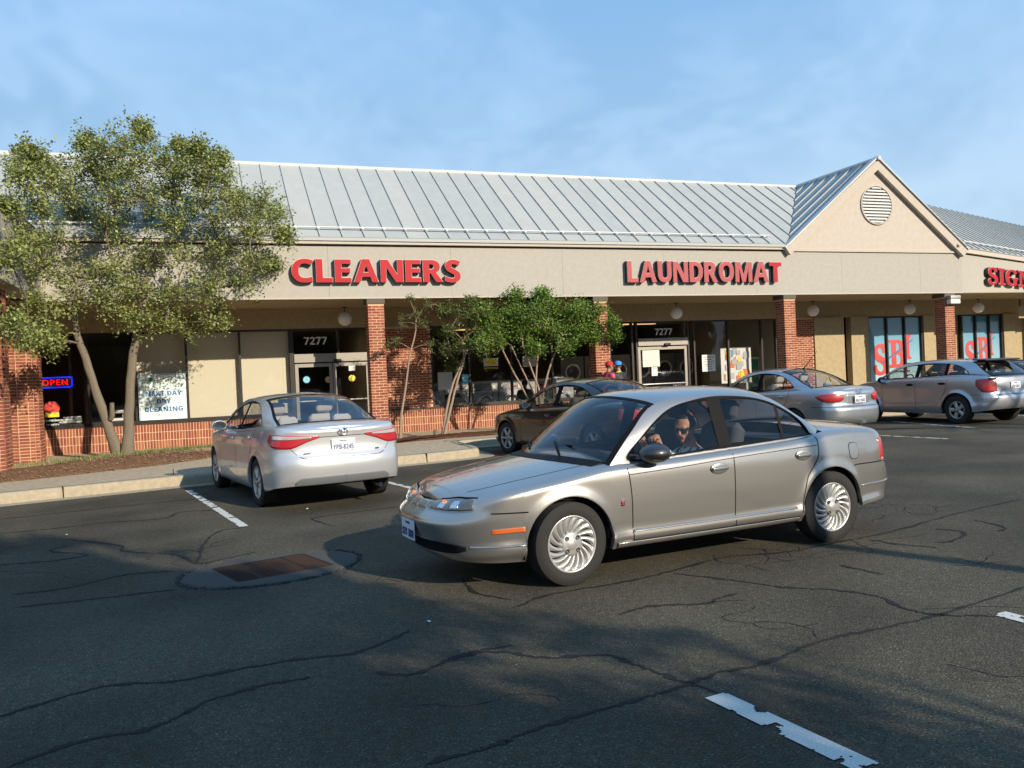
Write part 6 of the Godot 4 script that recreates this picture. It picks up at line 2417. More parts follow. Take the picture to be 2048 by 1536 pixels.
func hatchback() -> void:
	var c := {
		"wb": 2.635, "xn": 2.16, "xt": -2.20, "hw": 0.872, "R": 0.335, "Ra": 0.40, "rim": 0.205, "tw": 0.205, "inset": 0.0, "flare": 0.035, "hub": 0.07, "spokes": 5, "sweep": 0.0, "sw0": 0.075, "sw1": 0.10, "lugs": 5, "rim_mat": M.rim_silver,
		"plan": [[2.16, 0.0], [2.14, 0.3], [2.05, 0.54], [1.88, 0.71], [1.6, 0.80], [1.3, 0.83], [0.6, 0.85], [-0.6, 0.855], [-1.3, 0.85], [-1.75, 0.83], [-2.0, 0.77], [-2.12, 0.64], [-2.18, 0.4], [-2.20, 0.0]],
		"top": [[-2.25, 1.08], [-2.0, 1.11], [-1.5, 1.115], [-0.6, 1.09], [0.4, 1.055], [0.95, 1.035], [1.4, 0.99], [1.9, 0.91], [2.2, 0.82]],
		"low": [[-2.25, 0.36], [-1.8, 0.30], [-1.2, 0.24], [1.0, 0.23], [2.3, 0.23]],
		"side": [[0.22, -0.04], [0.30, -0.012], [0.40, 0.004], [0.46, 0.010], [0.48, -0.002], [0.62, 0.0], [0.85, 0.0], [1.0, -0.02], [1.1, -0.05]],
		"nose": [[0.2, -0.10], [0.38, 0.0], [0.6, 0.0], [0.8, -0.06], [0.95, -0.16]],
		"tail": [[0.3, -0.06], [0.42, 0.01], [0.56, 0.03], [0.66, 0.02], [0.70, -0.03], [0.95, -0.04], [1.07, -0.07]],
		"sh_r": 0.04, "crown": [[-2.25, 0.01], [-1.8, 0.02], [1.0, 0.06], [1.6, 0.07], [2.2, 0.02]],
		"E": [[1.12, 1.01, 0.80], [0.78, 1.22, 0.71], [0.42, 1.405, 0.62], [-0.2, 1.475, 0.59], [-0.9, 1.475, 0.58], [-1.55, 1.43, 0.58], [-1.82, 1.27, 0.64], [-2.07, 1.10, 0.70]],
		"ia": 2, "ic": 5, "ws_b": 0.24, "rw_b": 0.10, "roof_crown": 0.05, "zr": 0.61, "yr": 1.46,
		"dlo": [[0.92, 1.075], [0.66, 1.215], [0.36, 1.345], [-0.2, 1.42], [-0.9, 1.42], [-1.25, 1.37], [-1.48, 1.27], [-1.56, 1.185], [-1.42, 1.16], [-0.6, 1.13], [0.2, 1.095]],
		"panes": [[-0.10, 1.0, "window"], [-0.22, -0.10, "paint"], [-0.92, -0.22, "window"], [-1.02, -0.92, "paint"], [-1.9, -1.02, "window"]], "post_lean": 0.02,
		"doors": [0.86, -0.16], "sill": 0.32, "xfb": 1.7, "bump_f": 0.68, "xrb": -1.72, "bump_r": 0.68,
		"rear_door_edge": [[0.3, -0.86], [0.45, -0.88], [0.65, -0.95], [0.85, -1.05], [1.2, -1.08]],
		"gaps": [[[0.86, 1.0], [0.86, 0.6], [0.86, 0.30]], [[-0.16, 1.03], [-0.16, 0.6], [-0.16, 0.30]], [[-1.07, 1.05], [-1.04, 0.85], [-0.96, 0.68], [-0.90, 0.52], [-0.87, 0.32]]],
		"paint": M.paint_silver_b, "dash": 0.80, "seat_x": 0.05, "seat_y": 0.56,
	}
	var hd := Vector3(-0.05, 0, -1).normalized()
	var right := hd.cross(Vector3.UP)
	var rl := Vector3(16.40, 0, 5.20)
	var pos: Vector3 = rl + right * (c.hw - c.tw / 2) + hd * c.wb / 2
	var r := car_base("hatchback", "silver hatchback with roof spoiler and black handles parked by the SBI window", c, pos, atan2(-hd.z, hd.x), M.seat_dark)
	handle(c, r, -0.0, 0.93, M.trim_black, 0.20)
	handle(c, r, -0.92, 0.95, M.trim_black, 0.20)
	mirror(c, r, 0.82, 1.06, M.trim_black, Vector3(0.09, 0.08, 0.12))
	patch(c, r, "tail_light", [["x", -1.80, 0.90, 1.035], ["x", -1.97, 0.74, 1.05], ["r", 0.66, 0.74, 1.05], ["r", 0.56, 0.76, 1.03]], 0.012, M.lens_red)
	patch(c, r, "bumper_gap", [["x", -1.66, 0.68, 0.688], ["r", 0.5, 0.68, 0.688], ["r", 0.0, 0.68, 0.688]], 0.002, M.black_gap)
	plate(r, Vector3(-2.175, 0.88, 0), -PI / 2, "JZR-5561")
	var sp := MB.new()
	sp.bbox(Vector3(-1.72, 1.478, 0), Vector3(0.36, 0.035, 1.14), 0.014, Basis(Vector3(0, 0, 1), 0.05))
	part("roof_spoiler", sp.mesh(), M.gloss_black, r)
	seam(c, r, [[0.80, 0.475], [-0.1, 0.478], [-0.82, 0.48]], 0.010, "side_moulding", M.paint_silver_b, 0.010)

func red_car() -> void:
	var c := {
		"wb": 2.65, "xn": 2.2, "xt": -2.2, "hw": 0.86, "R": 0.31, "Ra": 0.36, "rim": 0.205, "tw": 0.2, "inset": 0.01, "flare": 0.01, "hub": 0.07, "spokes": 6, "sweep": 0.0, "sw0": 0.06, "sw1": 0.07, "lugs": 5, "rim_mat": M.rim_grey,
		"plan": [[2.20, 0.0], [2.18, 0.3], [2.08, 0.54], [1.88, 0.72], [1.6, 0.82], [1.3, 0.85], [0.6, 0.86], [-0.6, 0.86], [-1.3, 0.85], [-1.75, 0.82], [-2.0, 0.76], [-2.12, 0.62], [-2.18, 0.38], [-2.20, 0.0]],
		"top": [[-2.3, 0.97], [-1.7, 1.01], [-0.6, 0.96], [0.95, 0.91], [1.4, 0.86], [1.9, 0.77], [2.25, 0.67]],
		"low": [[-2.3, 0.29], [-1.2, 0.21], [1.0, 0.20], [2.3, 0.20]],
		"side": [[0.2, -0.05], [0.27, -0.012], [0.6, 0.003], [0.9, -0.025], [1.05, -0.08]],
		"nose": [[0.2, -0.12], [0.35, 0.0], [0.52, 0.0], [0.66, -0.08], [0.8, -0.16]],
		"tail": [[0.28, -0.08], [0.46, 0.03], [0.60, 0.03], [0.70, -0.03], [1.03, -0.06]],
		"sh_r": 0.06, "crown": [[-2.3, 0.025], [1.0, 0.08], [2.25, 0.02]],
		"E": [[1.02, 0.92, 0.80], [0.65, 1.14, 0.70], [0.28, 1.33, 0.60], [-0.2, 1.385, 0.57], [-0.75, 1.355, 0.56], [-1.1, 1.26, 0.585], [-1.4, 1.12, 0.64], [-1.68, 1.0, 0.71]],
		"ia": 2, "ic": 4, "ws_b": 0.26, "rw_b": 0.17, "roof_crown": 0.06, "zr": 0.59, "yr": 1.37,
		"dlo": [[0.84, 0.945], [0.55, 1.11], [0.24, 1.26], [-0.2, 1.33], [-0.7, 1.3], [-1.0, 1.21], [-1.17, 1.1], [-1.15, 1.03], [-0.5, 0.98], [0.25, 0.95]],
		"panes": [[-0.14, 1.0, "window"], [-0.26, -0.14, "post"], [-1.5, -0.26, "window"]], "post_lean": 0.03,
		"doors": [0.84, -0.20], "sill": 0.27, "xfb": 1.7, "bump_f": 0.6, "xrb": -1.72, "bump_r": 0.655,
		"rear_door_edge": [[0.27, -0.92], [0.65, -1.02], [0.8, -1.14], [1.1, -1.16]],
		"gaps": [[[0.84, 0.90], [0.84, 0.6], [0.84, 0.27]], [[-0.2, 0.93], [-0.2, 0.6], [-0.2, 0.27]], [[-1.15, 0.97], [-1.13, 0.84], [-1.05, 0.7], [-0.99, 0.58], [-0.92, 0.30]]],
		"paint": M.paint_red, "dash": 0.72, "seat_x": -0.02, "seat_y": 0.46,
	}
	var r := car_base("sedan", "dark red car beyond the hatchback at the right edge", c, Vector3(20.75, 0, 2.5), PI / 2 + 0.05, M.seat_dark)
	patch(c, r, "tail_light", [["x", -1.9, 0.78, 0.93], ["r", 0.62, 0.76, 0.93], ["r", 0.45, 0.78, 0.9]], 0.01, M.lens_red)

const BIG_CLUMPS := [[-1.12,7.18,-0.13,0.57],[-1.24,7.26,-0.33,0.57],[-1.51,6.42,1.5,0.58],[-1.63,6.94,-0.17,0.63],[-2.15,6.94,-0.29,0.57],[-1.89,6.38,1.53,0.52],[-2.19,6.22,1.22,0.53],[-2.19,6.24,0.8,0.54],[-0.87,6.31,1.41,0.58],[-0.89,6.49,0.91,0.59],[-0.58,6.2,0.44,0.48],[-0.54,6.06,1.38,0.46],[-1.35,6.05,1.48,0.63],[-1.36,6.09,1.34,0.64],[-1.98,6.01,0.74,0.66],[-1.98,6.23,0.03,0.68],[-0.22,6.86,-0.59,0.45],[-0.21,6.57,0.58,0.42],[0.19,6.22,1.69,0.4],[0.25,6.72,-0.21,0.44],[-0.02,6.19,0.15,0.49],[0.08,6.18,0.64,0.48],[0.52,6.33,-0.55,0.51],[0.43,6.12,0.78,0.48],[0.6,5.94,-0.27,0.56],[0.66,5.63,0.97,0.53],[-2.88,5.77,2.97,0.48],[-2.92,5.73,2.84,0.48],[-2.89,6.29,0.77,0.48],[-2.99,6.29,0.3,0.49],[-2.99,5.36,3.31,0.47],[-2.98,5.38,3.55,0.46],[-2.94,5.93,0.6,0.6],[-2.92,6.03,0.42,0.61],[-2.64,5.99,-0.6,0.57],[-2.42,5.57,1.69,0.51],[-2.94,4.67,4.49,0.39],[-3.02,4.68,4.49,0.39],[-2.88,5.06,2.22,0.5],[-3.0,5.22,1.78,0.51],[-2.6,5.45,-0.14,0.5],[-2.56,5.53,-0.58,0.51],[-1.73,5.41,1.68,0.56],[-1.74,5.52,0.87,0.59],[-1.25,5.76,0.49,0.66],[-1.11,5.49,1.4,0.63],[-0.67,5.84,0.11,0.55],[-0.57,5.72,0.84,0.53],[-0.05,5.53,0.87,0.53],[0.06,5.5,1.51,0.51],[0.63,5.18,1.63,0.51],[0.82,5.73,-0.59,0.57],[1.14,5.41,1.62,0.51],[1.3,5.77,-0.3,0.56],[1.42,5.2,1.09,0.46],[1.68,5.69,-0.69,0.51],[1.59,4.77,1.4,0.28],[1.71,4.8,1.18,0.29],[0.92,4.81,1.41,0.45],[1.09,4.97,0.09,0.49],[0.23,5.08,0.43,0.48],[0.27,5.28,-0.62,0.5],[-0.56,4.99,1.38,0.51],[-0.53,5.22,0.17,0.54],[-1.36,5.37,-0.67,0.63],[-1.33,5.37,-0.5,0.63],[-1.89,4.9,1.19,0.58],[-1.85,5.14,0.47,0.6],[-2.86,4.96,-0.43,0.63],[-2.74,4.71,0.53,0.6],[-2.98,4.4,2.75,0.48],[-2.91,4.25,3.29,0.46],[-2.9,3.79,4.91,0.42],[-2.96,3.77,4.54,0.43],[-2.98,4.05,1.4,0.57],[-2.9,4.07,1.9,0.55],[-2.56,4.15,-0.11,0.61],[-2.29,3.95,1.14,0.57],[-1.77,4.12,0.92,0.58],[-1.73,3.94,1.49,0.56],[-1.14,4.47,0.03,0.61],[-1.11,4.45,0.77,0.58],[-0.4,4.3,1.15,0.51],[-0.53,4.63,-0.38,0.56],[0.3,4.4,1.24,0.46],[0.34,4.61,0.19,0.48],[1.09,4.37,0.79,0.47],[0.96,4.22,1.55,0.45],[1.51,4.31,0.08,0.36],[1.68,4.32,-0.65,0.38],[0.68,3.77,1.22,0.45],[0.76,3.96,-0.32,0.49],[0.07,3.73,0.68,0.52],[-0.02,3.58,1.62,0.5],[-0.63,3.59,0.92,0.52],[-0.67,3.45,1.3,0.51],[-1.36,3.67,0.27,0.6],[-1.35,3.66,0.99,0.57],[-2.07,3.59,0.08,0.54],[-1.95,3.46,1.46,0.51],[-2.59,3.37,1.26,0.51],[-2.93,3.55,-0.67,0.57],[-2.92,3.2,2.93,0.47],[-3.06,3.13,2.61,0.48],[-2.88,2.73,5.24,0.36],[-3.02,2.69,4.78,0.37],[-2.89,2.8,2.24,0.38],[-2.94,2.73,2.36,0.38],[-0.86,2.96,0.93,0.46],[-0.89,3.13,-0.07,0.48],[-0.28,3.06,-0.47,0.49],[-0.4,2.92,-0.41,0.49],[0.15,3.24,-0.01,0.42],[0.18,3.03,1.06,0.4],[-1.4,3.03,1.41,0.45],[-1.38,3.06,0.97,0.46],[-2.98,2.53,3.61,0.3],[-2.91,2.58,3.62,0.3],[-2.91,2.65,1.38,0.25],[-3.04,2.57,1.2,0.25],[-1.25,7.56,-0.65,0.26],[-1.15,7.37,-0.32,0.25],[-2.32,7.11,-0.14,0.23],[-2.26,6.68,1.02,0.21],[-0.03,6.55,1.69,0.23],[-0.07,6.5,1.55,0.23],[-2.92,5.94,3.11,0.19],[-2.93,5.92,2.91,0.19],[-0.44,6.85,0.74,0.18],[-0.37,7.06,-0.09,0.19],[0.43,6.83,0.04,0.19],[0.51,6.71,0.11,0.19]]
const MYRTLE_A := [[4.11,2.52,0.61,0.17],[4.28,2.96,0.46,0.22],[4.6,3.18,0.69,0.24],[4.97,3.37,0.47,0.19],[4.84,2.9,0.38,0.22],[5.41,3.35,-0.04,0.17],[4.99,2.41,0.46,0.17],[3.94,2.43,0.56,0.12],[4.52,3.49,0.58,0.12]]
const MYRTLE_B := [[5.68,2.24,-0.28,0.28],[5.44,2.27,0.23,0.27],[5.8,2.38,0.68,0.27],[5.96,2.37,0.03,0.27],[5.57,2.74,-0.26,0.28],[5.47,2.75,0.53,0.27],[6.14,2.75,0.46,0.34],[6.13,2.91,0.18,0.35],[5.71,3.16,0.68,0.29],[5.72,3.14,0.53,0.29],[6.23,3.1,0.63,0.29],[6.44,3.29,-0.02,0.3],[5.46,3.23,-0.01,0.22],[5.59,3.36,-0.15,0.23],[5.94,3.45,0.78,0.17],[6.34,3.48,-0.07,0.18],[6.37,2.36,0.68,0.24],[6.55,2.24,0.07,0.25],[5.69,1.86,-0.12,0.18],[5.85,1.91,-0.17,0.18]]
const MYRTLE_C := [[6.71,2.87,0.31,0.4],[7.1,3.02,-0.48,0.42],[6.48,2.78,0.55,0.39],[7.35,3.29,-0.31,0.42],[7.2,3.12,-0.08,0.41],[7.05,3.08,0.37,0.4],[7.91,3.41,-0.33,0.42],[7.48,3.16,0.92,0.39],[8.12,3.36,-0.51,0.42],[8.14,3.23,0.47,0.36],[8.33,3.3,-0.28,0.37],[8.24,3.29,0.27,0.36],[6.73,2.48,0.59,0.27],[7.01,2.62,-0.54,0.29],[7.04,2.61,-0.22,0.28],[7.33,2.72,0.4,0.4],[7.43,2.8,0.53,0.4],[7.66,2.83,-0.04,0.41],[8.26,2.9,-0.56,0.43],[7.95,2.82,0.57,0.4],[8.19,2.83,-0.53,0.42],[8.59,2.98,0.03,0.37],[8.5,2.99,0.14,0.36],[8.6,2.92,-0.38,0.37],[8.79,3.16,0.57,0.36],[9.12,3.1,-0.13,0.37],[9.13,3.19,0.17,0.37],[9.62,3.06,-0.31,0.35],[9.38,3.15,0.36,0.34],[9.53,3.14,0.1,0.34],[10.01,2.79,-0.53,0.3],[9.63,2.72,0.1,0.29],[9.85,2.73,-0.33,0.3],[9.04,2.67,0.27,0.34],[9.19,2.68,-0.19,0.35],[8.99,2.56,0.27,0.34],[8.85,2.44,-0.28,0.29],[8.39,2.25,0.81,0.28],[8.96,2.42,-0.37,0.29],[9.83,2.43,-0.52,0.22],[9.97,2.33,-0.47,0.22],[9.43,2.47,0.37,0.21],[10.23,2.99,-0.51,0.17],[10.1,3.05,-0.27,0.16],[9.88,2.8,0.51,0.16],[10.14,2.63,-0.14,0.14],[10.06,2.5,0.25,0.13],[10.29,2.79,-0.48,0.14],[7.71,2.35,0.08,0.23],[7.59,2.23,0.75,0.22],[7.98,2.23,-0.28,0.24],[6.08,2.41,1.0,0.26],[6.45,2.49,-0.13,0.28],[6.58,2.42,-0.45,0.28],[6.49,3.11,0.41,0.3],[6.33,3.13,0.5,0.3],[6.62,3.1,-0.38,0.31],[7.49,3.65,-0.08,0.15],[7.21,3.57,0.34,0.15],[7.8,3.8,-0.49,0.16],[7.89,3.51,0.63,0.15],[8.14,3.5,-0.11,0.16],[8.06,3.63,0.24,0.15],[7.21,2.98,0.4,0.38],[7.21,2.95,0.44,0.38],[7.14,2.85,0.31,0.38],[8.24,2.7,0.49,0.36],[8.35,2.78,0.12,0.36],[8.43,2.79,-0.09,0.37]]

# a tree: given trunk paths and leaf clumps, limbs grow from the nearest wood to each clump
func grow_tree(root: Node3D, trunks: Array, trad: Array, clumps: Array, bark: Material, leaf_m: Material, leaf: Dictionary) -> void:
	var nodes := []      # [pos, parent index, weight]
	var tips := []
	for k in trunks.size():
		var sp := spline(trunks[k], 4)
		var tb := MB.new()
		var pts := []
		var rad := []
		for i in sp.size():
			var f := float(i) / (sp.size() - 1)
			pts.append(sp[i] + Vector3(rng.randf_range(-1, 1), 0, rng.randf_range(-1, 1)) * trad[k][0] * 0.10)
			rad.append(lerpf(trad[k][0], trad[k][1], pow(f, 0.8)) * (1.0 + 0.35 * pow(1.0 - f, 8.0)) * rng.randf_range(0.95, 1.05))
		tb.tube(pts, rad, 10)
		part("trunk", tb.mesh(), bark, root)
		for i in range(int(sp.size() * 0.45), sp.size()):
			nodes.append([sp[i], -1, trad[k][1]])
	var cen := Vector3.ZERO
	for q in nodes:
		cen += q[0]
	cen /= nodes.size()
	var order := []
	for q in clumps:
		order.append([Vector3(q[0], q[1], q[2]), q[3]])
	order.sort_custom(func(a, b): return a[0].distance_to(cen) < b[0].distance_to(cen))
	var first := nodes.size()
	for q in order:
		var best := 0
		var bc := 1e9
		for i in nodes.size():
			var d: Vector3 = q[0] - nodes[i][0]
			var cost := d.length() + maxf(0.0, -d.y) * 1.2
			if cost < bc:
				bc = cost
				best = i
		nodes.append([q[0], best, 0.0, q[1]])
	var carry := PackedFloat32Array()
	carry.resize(nodes.size())
	for i in range(nodes.size() - 1, first - 1, -1):
		carry[i] += 1.0
		if nodes[i][1] >= 0:
			carry[nodes[i][1]] += carry[i]
	var lb := MB.new()
	for i in range(first, nodes.size()):
		var a: Vector3 = nodes[nodes[i][1]][0]
		var b: Vector3 = nodes[i][0]
		var mid := (a + b) / 2 + Vector3(rng.randf_range(-0.1, 0.1), rng.randf_range(-0.02, 0.10), rng.randf_range(-0.1, 0.1)) * a.distance_to(b)
		var r0: float = leaf.wood * sqrt(carry[i] + 0.5)
		var pr: float = r0 if nodes[i][1] < first else leaf.wood * sqrt(carry[nodes[i][1]])
		lb.tube([a, a.lerp(mid, 0.6), mid, mid.lerp(b, 0.5), b], [minf(pr, r0 * 1.3), r0 * 1.1, r0, r0 * 0.9, r0 * 0.8], 5, false)
	part("limbs", lb.mesh(), bark, root).set_meta("kind", "stuff")
	# twigs and leaves
	var tw := MB.new()
	var fb := MB.new()
	fb.has_col = true
	for i in range(first, nodes.size()):
		var c: Vector3 = nodes[i][0]
		var r: float = nodes[i][3]
		var nt: int = leaf.twigs
		for k in nt:
			var d := Vector3(rng.randfn(), rng.randfn() * 0.8 + 0.25, rng.randfn()).normalized()
			var tip := c + d * r * rng.randf_range(0.45, 1.25)
			var m := c.lerp(tip, 0.5) + Vector3(rng.randfn(), rng.randfn(), rng.randfn()) * r * 0.10
			tw.tube([c, m, tip], [leaf.wood * 0.8, leaf.wood * 0.6, leaf.wood * 0.3], 3, false)
			var nl: int = leaf.per_twig
			for j in nl:
				var f := 0.25 + 0.8 * j / nl
				var p := (c.lerp(m, f * 2.0) if f < 0.5 else m.lerp(tip, f * 2.0 - 1.0))
				p += Vector3(rng.randfn(), rng.randfn(), rng.randfn()) * leaf.scatter
				var l: float = leaf.size * rng.randf_range(0.6, 1.25)
				var ax := (d * 0.6 + Vector3(rng.randfn(), rng.randfn() * 0.7, rng.randfn())).normalized()
				var up := Vector3(rng.randfn() * 0.6, 1.0, rng.randfn() * 0.6).normalized()
				var sd: Vector3 = ax.cross(up).normalized() * l * leaf.wide
				var fold := ax.cross(sd).normalized() * l * 0.10
				var col: Color = leaf.c0.lerp(leaf.c1, rng.randf())
				fb.cur = col * rng.randf_range(0.75, 1.2)
				fb.cur.a = 1.0
				var i0 := fb.p(p)
				fb.p(p + ax * l * 0.45 + sd + fold)
				fb.p(p + ax * l)
				fb.p(p + ax * l * 0.45 - sd + fold)
				fb.t(i0, i0 + 1, i0 + 2)
				fb.t(i0, i0 + 2, i0 + 3)
	part("twigs", tw.mesh(), bark, root).set_meta("kind", "stuff")
	part("crown", fb.mesh(), leaf_m, root).set_meta("kind", "stuff")

func leaf_material(key: String) -> StandardMaterial3D:
	var m := mat(key, Color.WHITE, 0.6, 0.0, 0.4)
	m.vertex_color_use_as_albedo = true
	m.backlight_enabled = true
	m.backlight = Color(0.45, 0.45, 0.30)
	return m

func v3(a: Array) -> Array:
	var o := []
	for q in a:
		o.append(Vector3(q[0], q[1], q[2]))
	return o

# a leafless or leafy tree by repeated forking; used for the trees that shade the lot from behind the camera
func fork(b: MB, p: Vector3, d: Vector3, l: float, r: float, depth: int, tips: Array, spread := 0.5, lift := 0.12) -> void:
	var q := p + d * l
	var mid := p.lerp(q, 0.5) + Vector3(rng.randfn(), rng.randfn(), rng.randfn()) * l * 0.04
	b.tube([p, mid, q], [r, r * 0.88, r * 0.74], 6 if r > 0.03 else 4, false)
	tips.append([q, depth, d])
	if depth == 0:
		return
	var n := 2 + (1 if rng.randf() < 0.55 else 0)
	for i in n:
		var nd := (d + Vector3(rng.randfn(), rng.randfn() * 0.6, rng.randfn()) * spread + Vector3(0, lift, 0)).normalized()
		fork(b, q, nd, l * rng.randf_range(0.68, 0.86), r * (0.72 if i == 0 else 0.58), depth - 1, tips, spread, lift)

func build_trees() -> void:
	var lm := leaf_material("leaf_olive")
	var big := thing("shade_tree", "large two-trunk tree with small olive leaves in the left bed", "tree")
	grow_tree(big, [v3([[-1.89, 0.2, 0.5], [-2.1, 0.92, 0.5], [-2.3, 1.72, 0.5], [-2.5, 2.51, 0.5], [-2.61, 2.99, 0.5], [-2.6, 3.8, 0.5]]), v3([[-1.73, 0.2, 0.6], [-1.68, 0.89, 0.6], [-1.6, 1.85, 0.6], [-1.49, 2.59, 0.6], [-1.36, 3.12, 0.6], [-1.2, 4.0, 0.6]])], [[0.108, 0.06], [0.118, 0.065]], BIG_CLUMPS, M.bark, lm,
		{"wood": 0.0062, "twigs": 20, "per_twig": 28, "scatter": 0.055, "size": 0.064, "wide": 0.33, "c0": Color(0.15, 0.19, 0.055), "c1": Color(0.29, 0.32, 0.10)})
	var stub := MB.new()
	stub.tube([Vector3(-2.02, 1.05, 0.6), Vector3(-1.98, 1.12, 0.68), Vector3(-1.97, 1.38, 0.72)], [0.06, 0.055, 0.045], 8)
	part("cut_limb", stub.mesh(), M.bark, big)
	var gm := leaf_material("leaf_green")
	var g := "small trees in the mulch strip"
	var a := thing("myrtle_tree", "thin sparse young tree just right of the brick column", "tree", Vector3.ZERO, 0.0, g)
	grow_tree(a, [v3([[4.19, 0.15, 0.3], [4.25, 0.76, 0.3], [4.39, 1.47, 0.3], [4.52, 2.19, 0.3], [4.67, 2.67, 0.3], [4.71, 3.03, 0.3]])], [[0.034, 0.015]], MYRTLE_A, M.bark_pale, gm,
		{"wood": 0.005, "twigs": 14, "per_twig": 12, "scatter": 0.03, "size": 0.045, "wide": 0.32, "c0": Color(0.07, 0.10, 0.025), "c1": Color(0.13, 0.15, 0.04)})
	var b := thing("myrtle_tree", "small twin stem tree with thin leaves and bare twigs", "tree", Vector3.ZERO, 0.0, g)
	grow_tree(b, [v3([[5.24, 0.15, 0.3], [5.37, 0.82, 0.3], [5.55, 1.42, 0.3], [5.76, 1.84, 0.3], [5.97, 2.27, 0.3]]), v3([[5.26, 0.15, 0.35], [5.52, 1.06, 0.35], [5.71, 1.66, 0.35], [5.85, 2.02, 0.35], [5.84, 2.51, 0.35]])], [[0.038, 0.02], [0.034, 0.018]], MYRTLE_B, M.bark_pale, gm,
		{"wood": 0.005, "twigs": 20, "per_twig": 20, "scatter": 0.035, "size": 0.05, "wide": 0.32, "c0": Color(0.06, 0.095, 0.02), "c1": Color(0.12, 0.15, 0.035)})
	var st := MB.new()
	st.tube([Vector3(5.08, 0.15, 0.32), Vector3(5.07, 0.36, 0.32)], [0.07, 0.055], 8)
	part("cut_stump", st.mesh(), M.bark, b)
	var c := thing("myrtle_tree", "bushy bright green tree with five slim stems behind brown sedan", "tree", Vector3.ZERO, 0.0, g)
	grow_tree(c, [v3([[7.85, 0.15, 0.1], [7.63, 0.88, 0.1], [7.26, 1.6, 0.1], [6.95, 2.25, 0.1], [6.77, 2.63, 0.1]]), v3([[7.8, 0.15, 0.3], [7.72, 0.95, 0.3], [7.39, 1.72, 0.3], [7.11, 2.36, 0.3]]), v3([[7.75, 0.15, 0.5], [7.76, 1.07, 0.5], [7.52, 1.84, 0.5], [7.35, 2.34, 0.5]]), v3([[7.91, 0.15, 0.2], [7.77, 1.07, 0.2], [7.85, 1.96, 0.2], [7.94, 2.34, 0.2]]), v3([[7.87, 0.15, 0.4], [7.86, 0.94, 0.4], [8.07, 1.69, 0.4], [8.29, 2.19, 0.4], [8.49, 2.57, 0.4]])], [[0.030, 0.018], [0.028, 0.017], [0.030, 0.017], [0.030, 0.017], [0.032, 0.018]], MYRTLE_C, M.bark_pale, gm,
		{"wood": 0.0045, "twigs": 22, "per_twig": 26, "scatter": 0.08, "size": 0.060, "wide": 0.34, "c0": Color(0.07, 0.14, 0.02), "c1": Color(0.16, 0.25, 0.04)})
	# trees behind the camera whose shade lies on the lot: one dense evergreen, bare ones beside it
	var ev := thing("evergreen_tree", "dense evergreen standing behind the viewpoint that shades the near lot", "tree", Vector3(4.55, 0, 28.0))
	var tb := MB.new()
	tb.tube([Vector3(0, 0, 0), Vector3(0.1, 2, 0), Vector3(0, 5, 0.1), Vector3(0, 9.2, 0)], [0.26, 0.2, 0.14, 0.03], 10)
	part("trunk", tb.mesh(), M.bark, ev)
	var fb := MB.new()
	fb.has_col = true
	var nz := FastNoiseLite.new()
	nz.seed = 12
	nz.frequency = 0.62
	for i in 72000:
		var y := rng.randf_range(2.7, 9.6)
		var k := (y - 2.7) / 6.9
		var R := 2.5 * sin(PI * pow(clampf(k * 0.9 + 0.08, 0, 1), 0.8)) + 0.35
		var an := rng.randf() * TAU
		var rr := R * sqrt(rng.randf()) * (1.0 + 0.35 * nz.get_noise_3d(cos(an) * 3, y * 1.5, sin(an) * 3))
		var p := Vector3(cos(an) * rr, y, sin(an) * rr)
		if nz.get_noise_3d(p.x, p.y, p.z) < -0.22 + 0.30 * smoothstep(0.55, 1.0, rr / R):
			continue
		var d := Vector3(rng.randfn(), rng.randfn(), rng.randfn()).normalized()
		var e := d.cross(Vector3(rng.randfn(), rng.randfn(), rng.randfn())).normalized()
		fb.cur = Color(0.035, 0.06, 0.018) * rng.randf_range(0.7, 1.3)
		var l := rng.randf_range(0.09, 0.20)
		fb.tri3(p - e * l * 0.5, p + d * l, p + e * l * 0.5)
	part("crown", fb.mesh(), lm, ev).set_meta("kind", "stuff")
	# a far belt of trees beyond the lot, mirrored in the shop windows
	var wb := MB.new()
	wb.has_col = true
	for k in 26:
		var cx := -70.0 + k * 6.0 + rng.randf_range(-1.5, 1.5)
		var cz := 62.0 + rng.randf_range(-4, 4)
		var h := rng.randf_range(7.0, 11.5)
		for i in 420:
			var d := Vector3(rng.randfn(), rng.randfn(), rng.randfn()).normalized()
			var p := Vector3(cx, h * 0.52, cz) + Vector3(d.x * 4.2, d.y * h * 0.5, d.z * 3.5) * rng.randf_range(0.75, 1.05)
			var e := d.cross(Vector3(rng.randfn(), rng.randfn(), rng.randfn())).normalized()
			var f := e.cross(d).normalized()
			wb.cur = Color(0.04, 0.055, 0.02) * rng.randf_range(0.6, 1.4)
			var l := rng.randf_range(0.7, 1.3)
			wb.tri3(p - e * l, p + f * l * 1.3, p + e * l)
	tag(part("woodland", wb.mesh(), lm), "belt of far trees behind the viewpoint, mirrored in the shop glass", "trees", "", "stuff")
	for q in [[8.6, 29.6, 1.9, 4], [10.4, 30.2, 2.1, 4], [19.6, 14.2, 2.75, 6], [26.0, 24.0, 2.6, 5]]:
		var t := thing("bare_tree", "", "tree", Vector3(q[0], 0, q[1]), 0.0, "bare trees around the lot")
		t.set_meta("label", "leafless tree outside the frame, " + ("nearest the evergreen" if q[0] < 10 else "second from the evergreen" if q[0] < 11 else "casting branch shadows near LAUNDROMAT" if q[0] < 22 else "at the lot's far right"))
		var bb := MB.new()
		var tips := []
		fork(bb, Vector3.ZERO, Vector3(0.04, 1, 0.03).normalized(), q[2], 0.062 * q[2] * (1.0 if q[2] > 2.2 else 1.35), q[3], tips, 0.46, 0.10)
		part("trunk", bb.mesh(), M.bark, t)
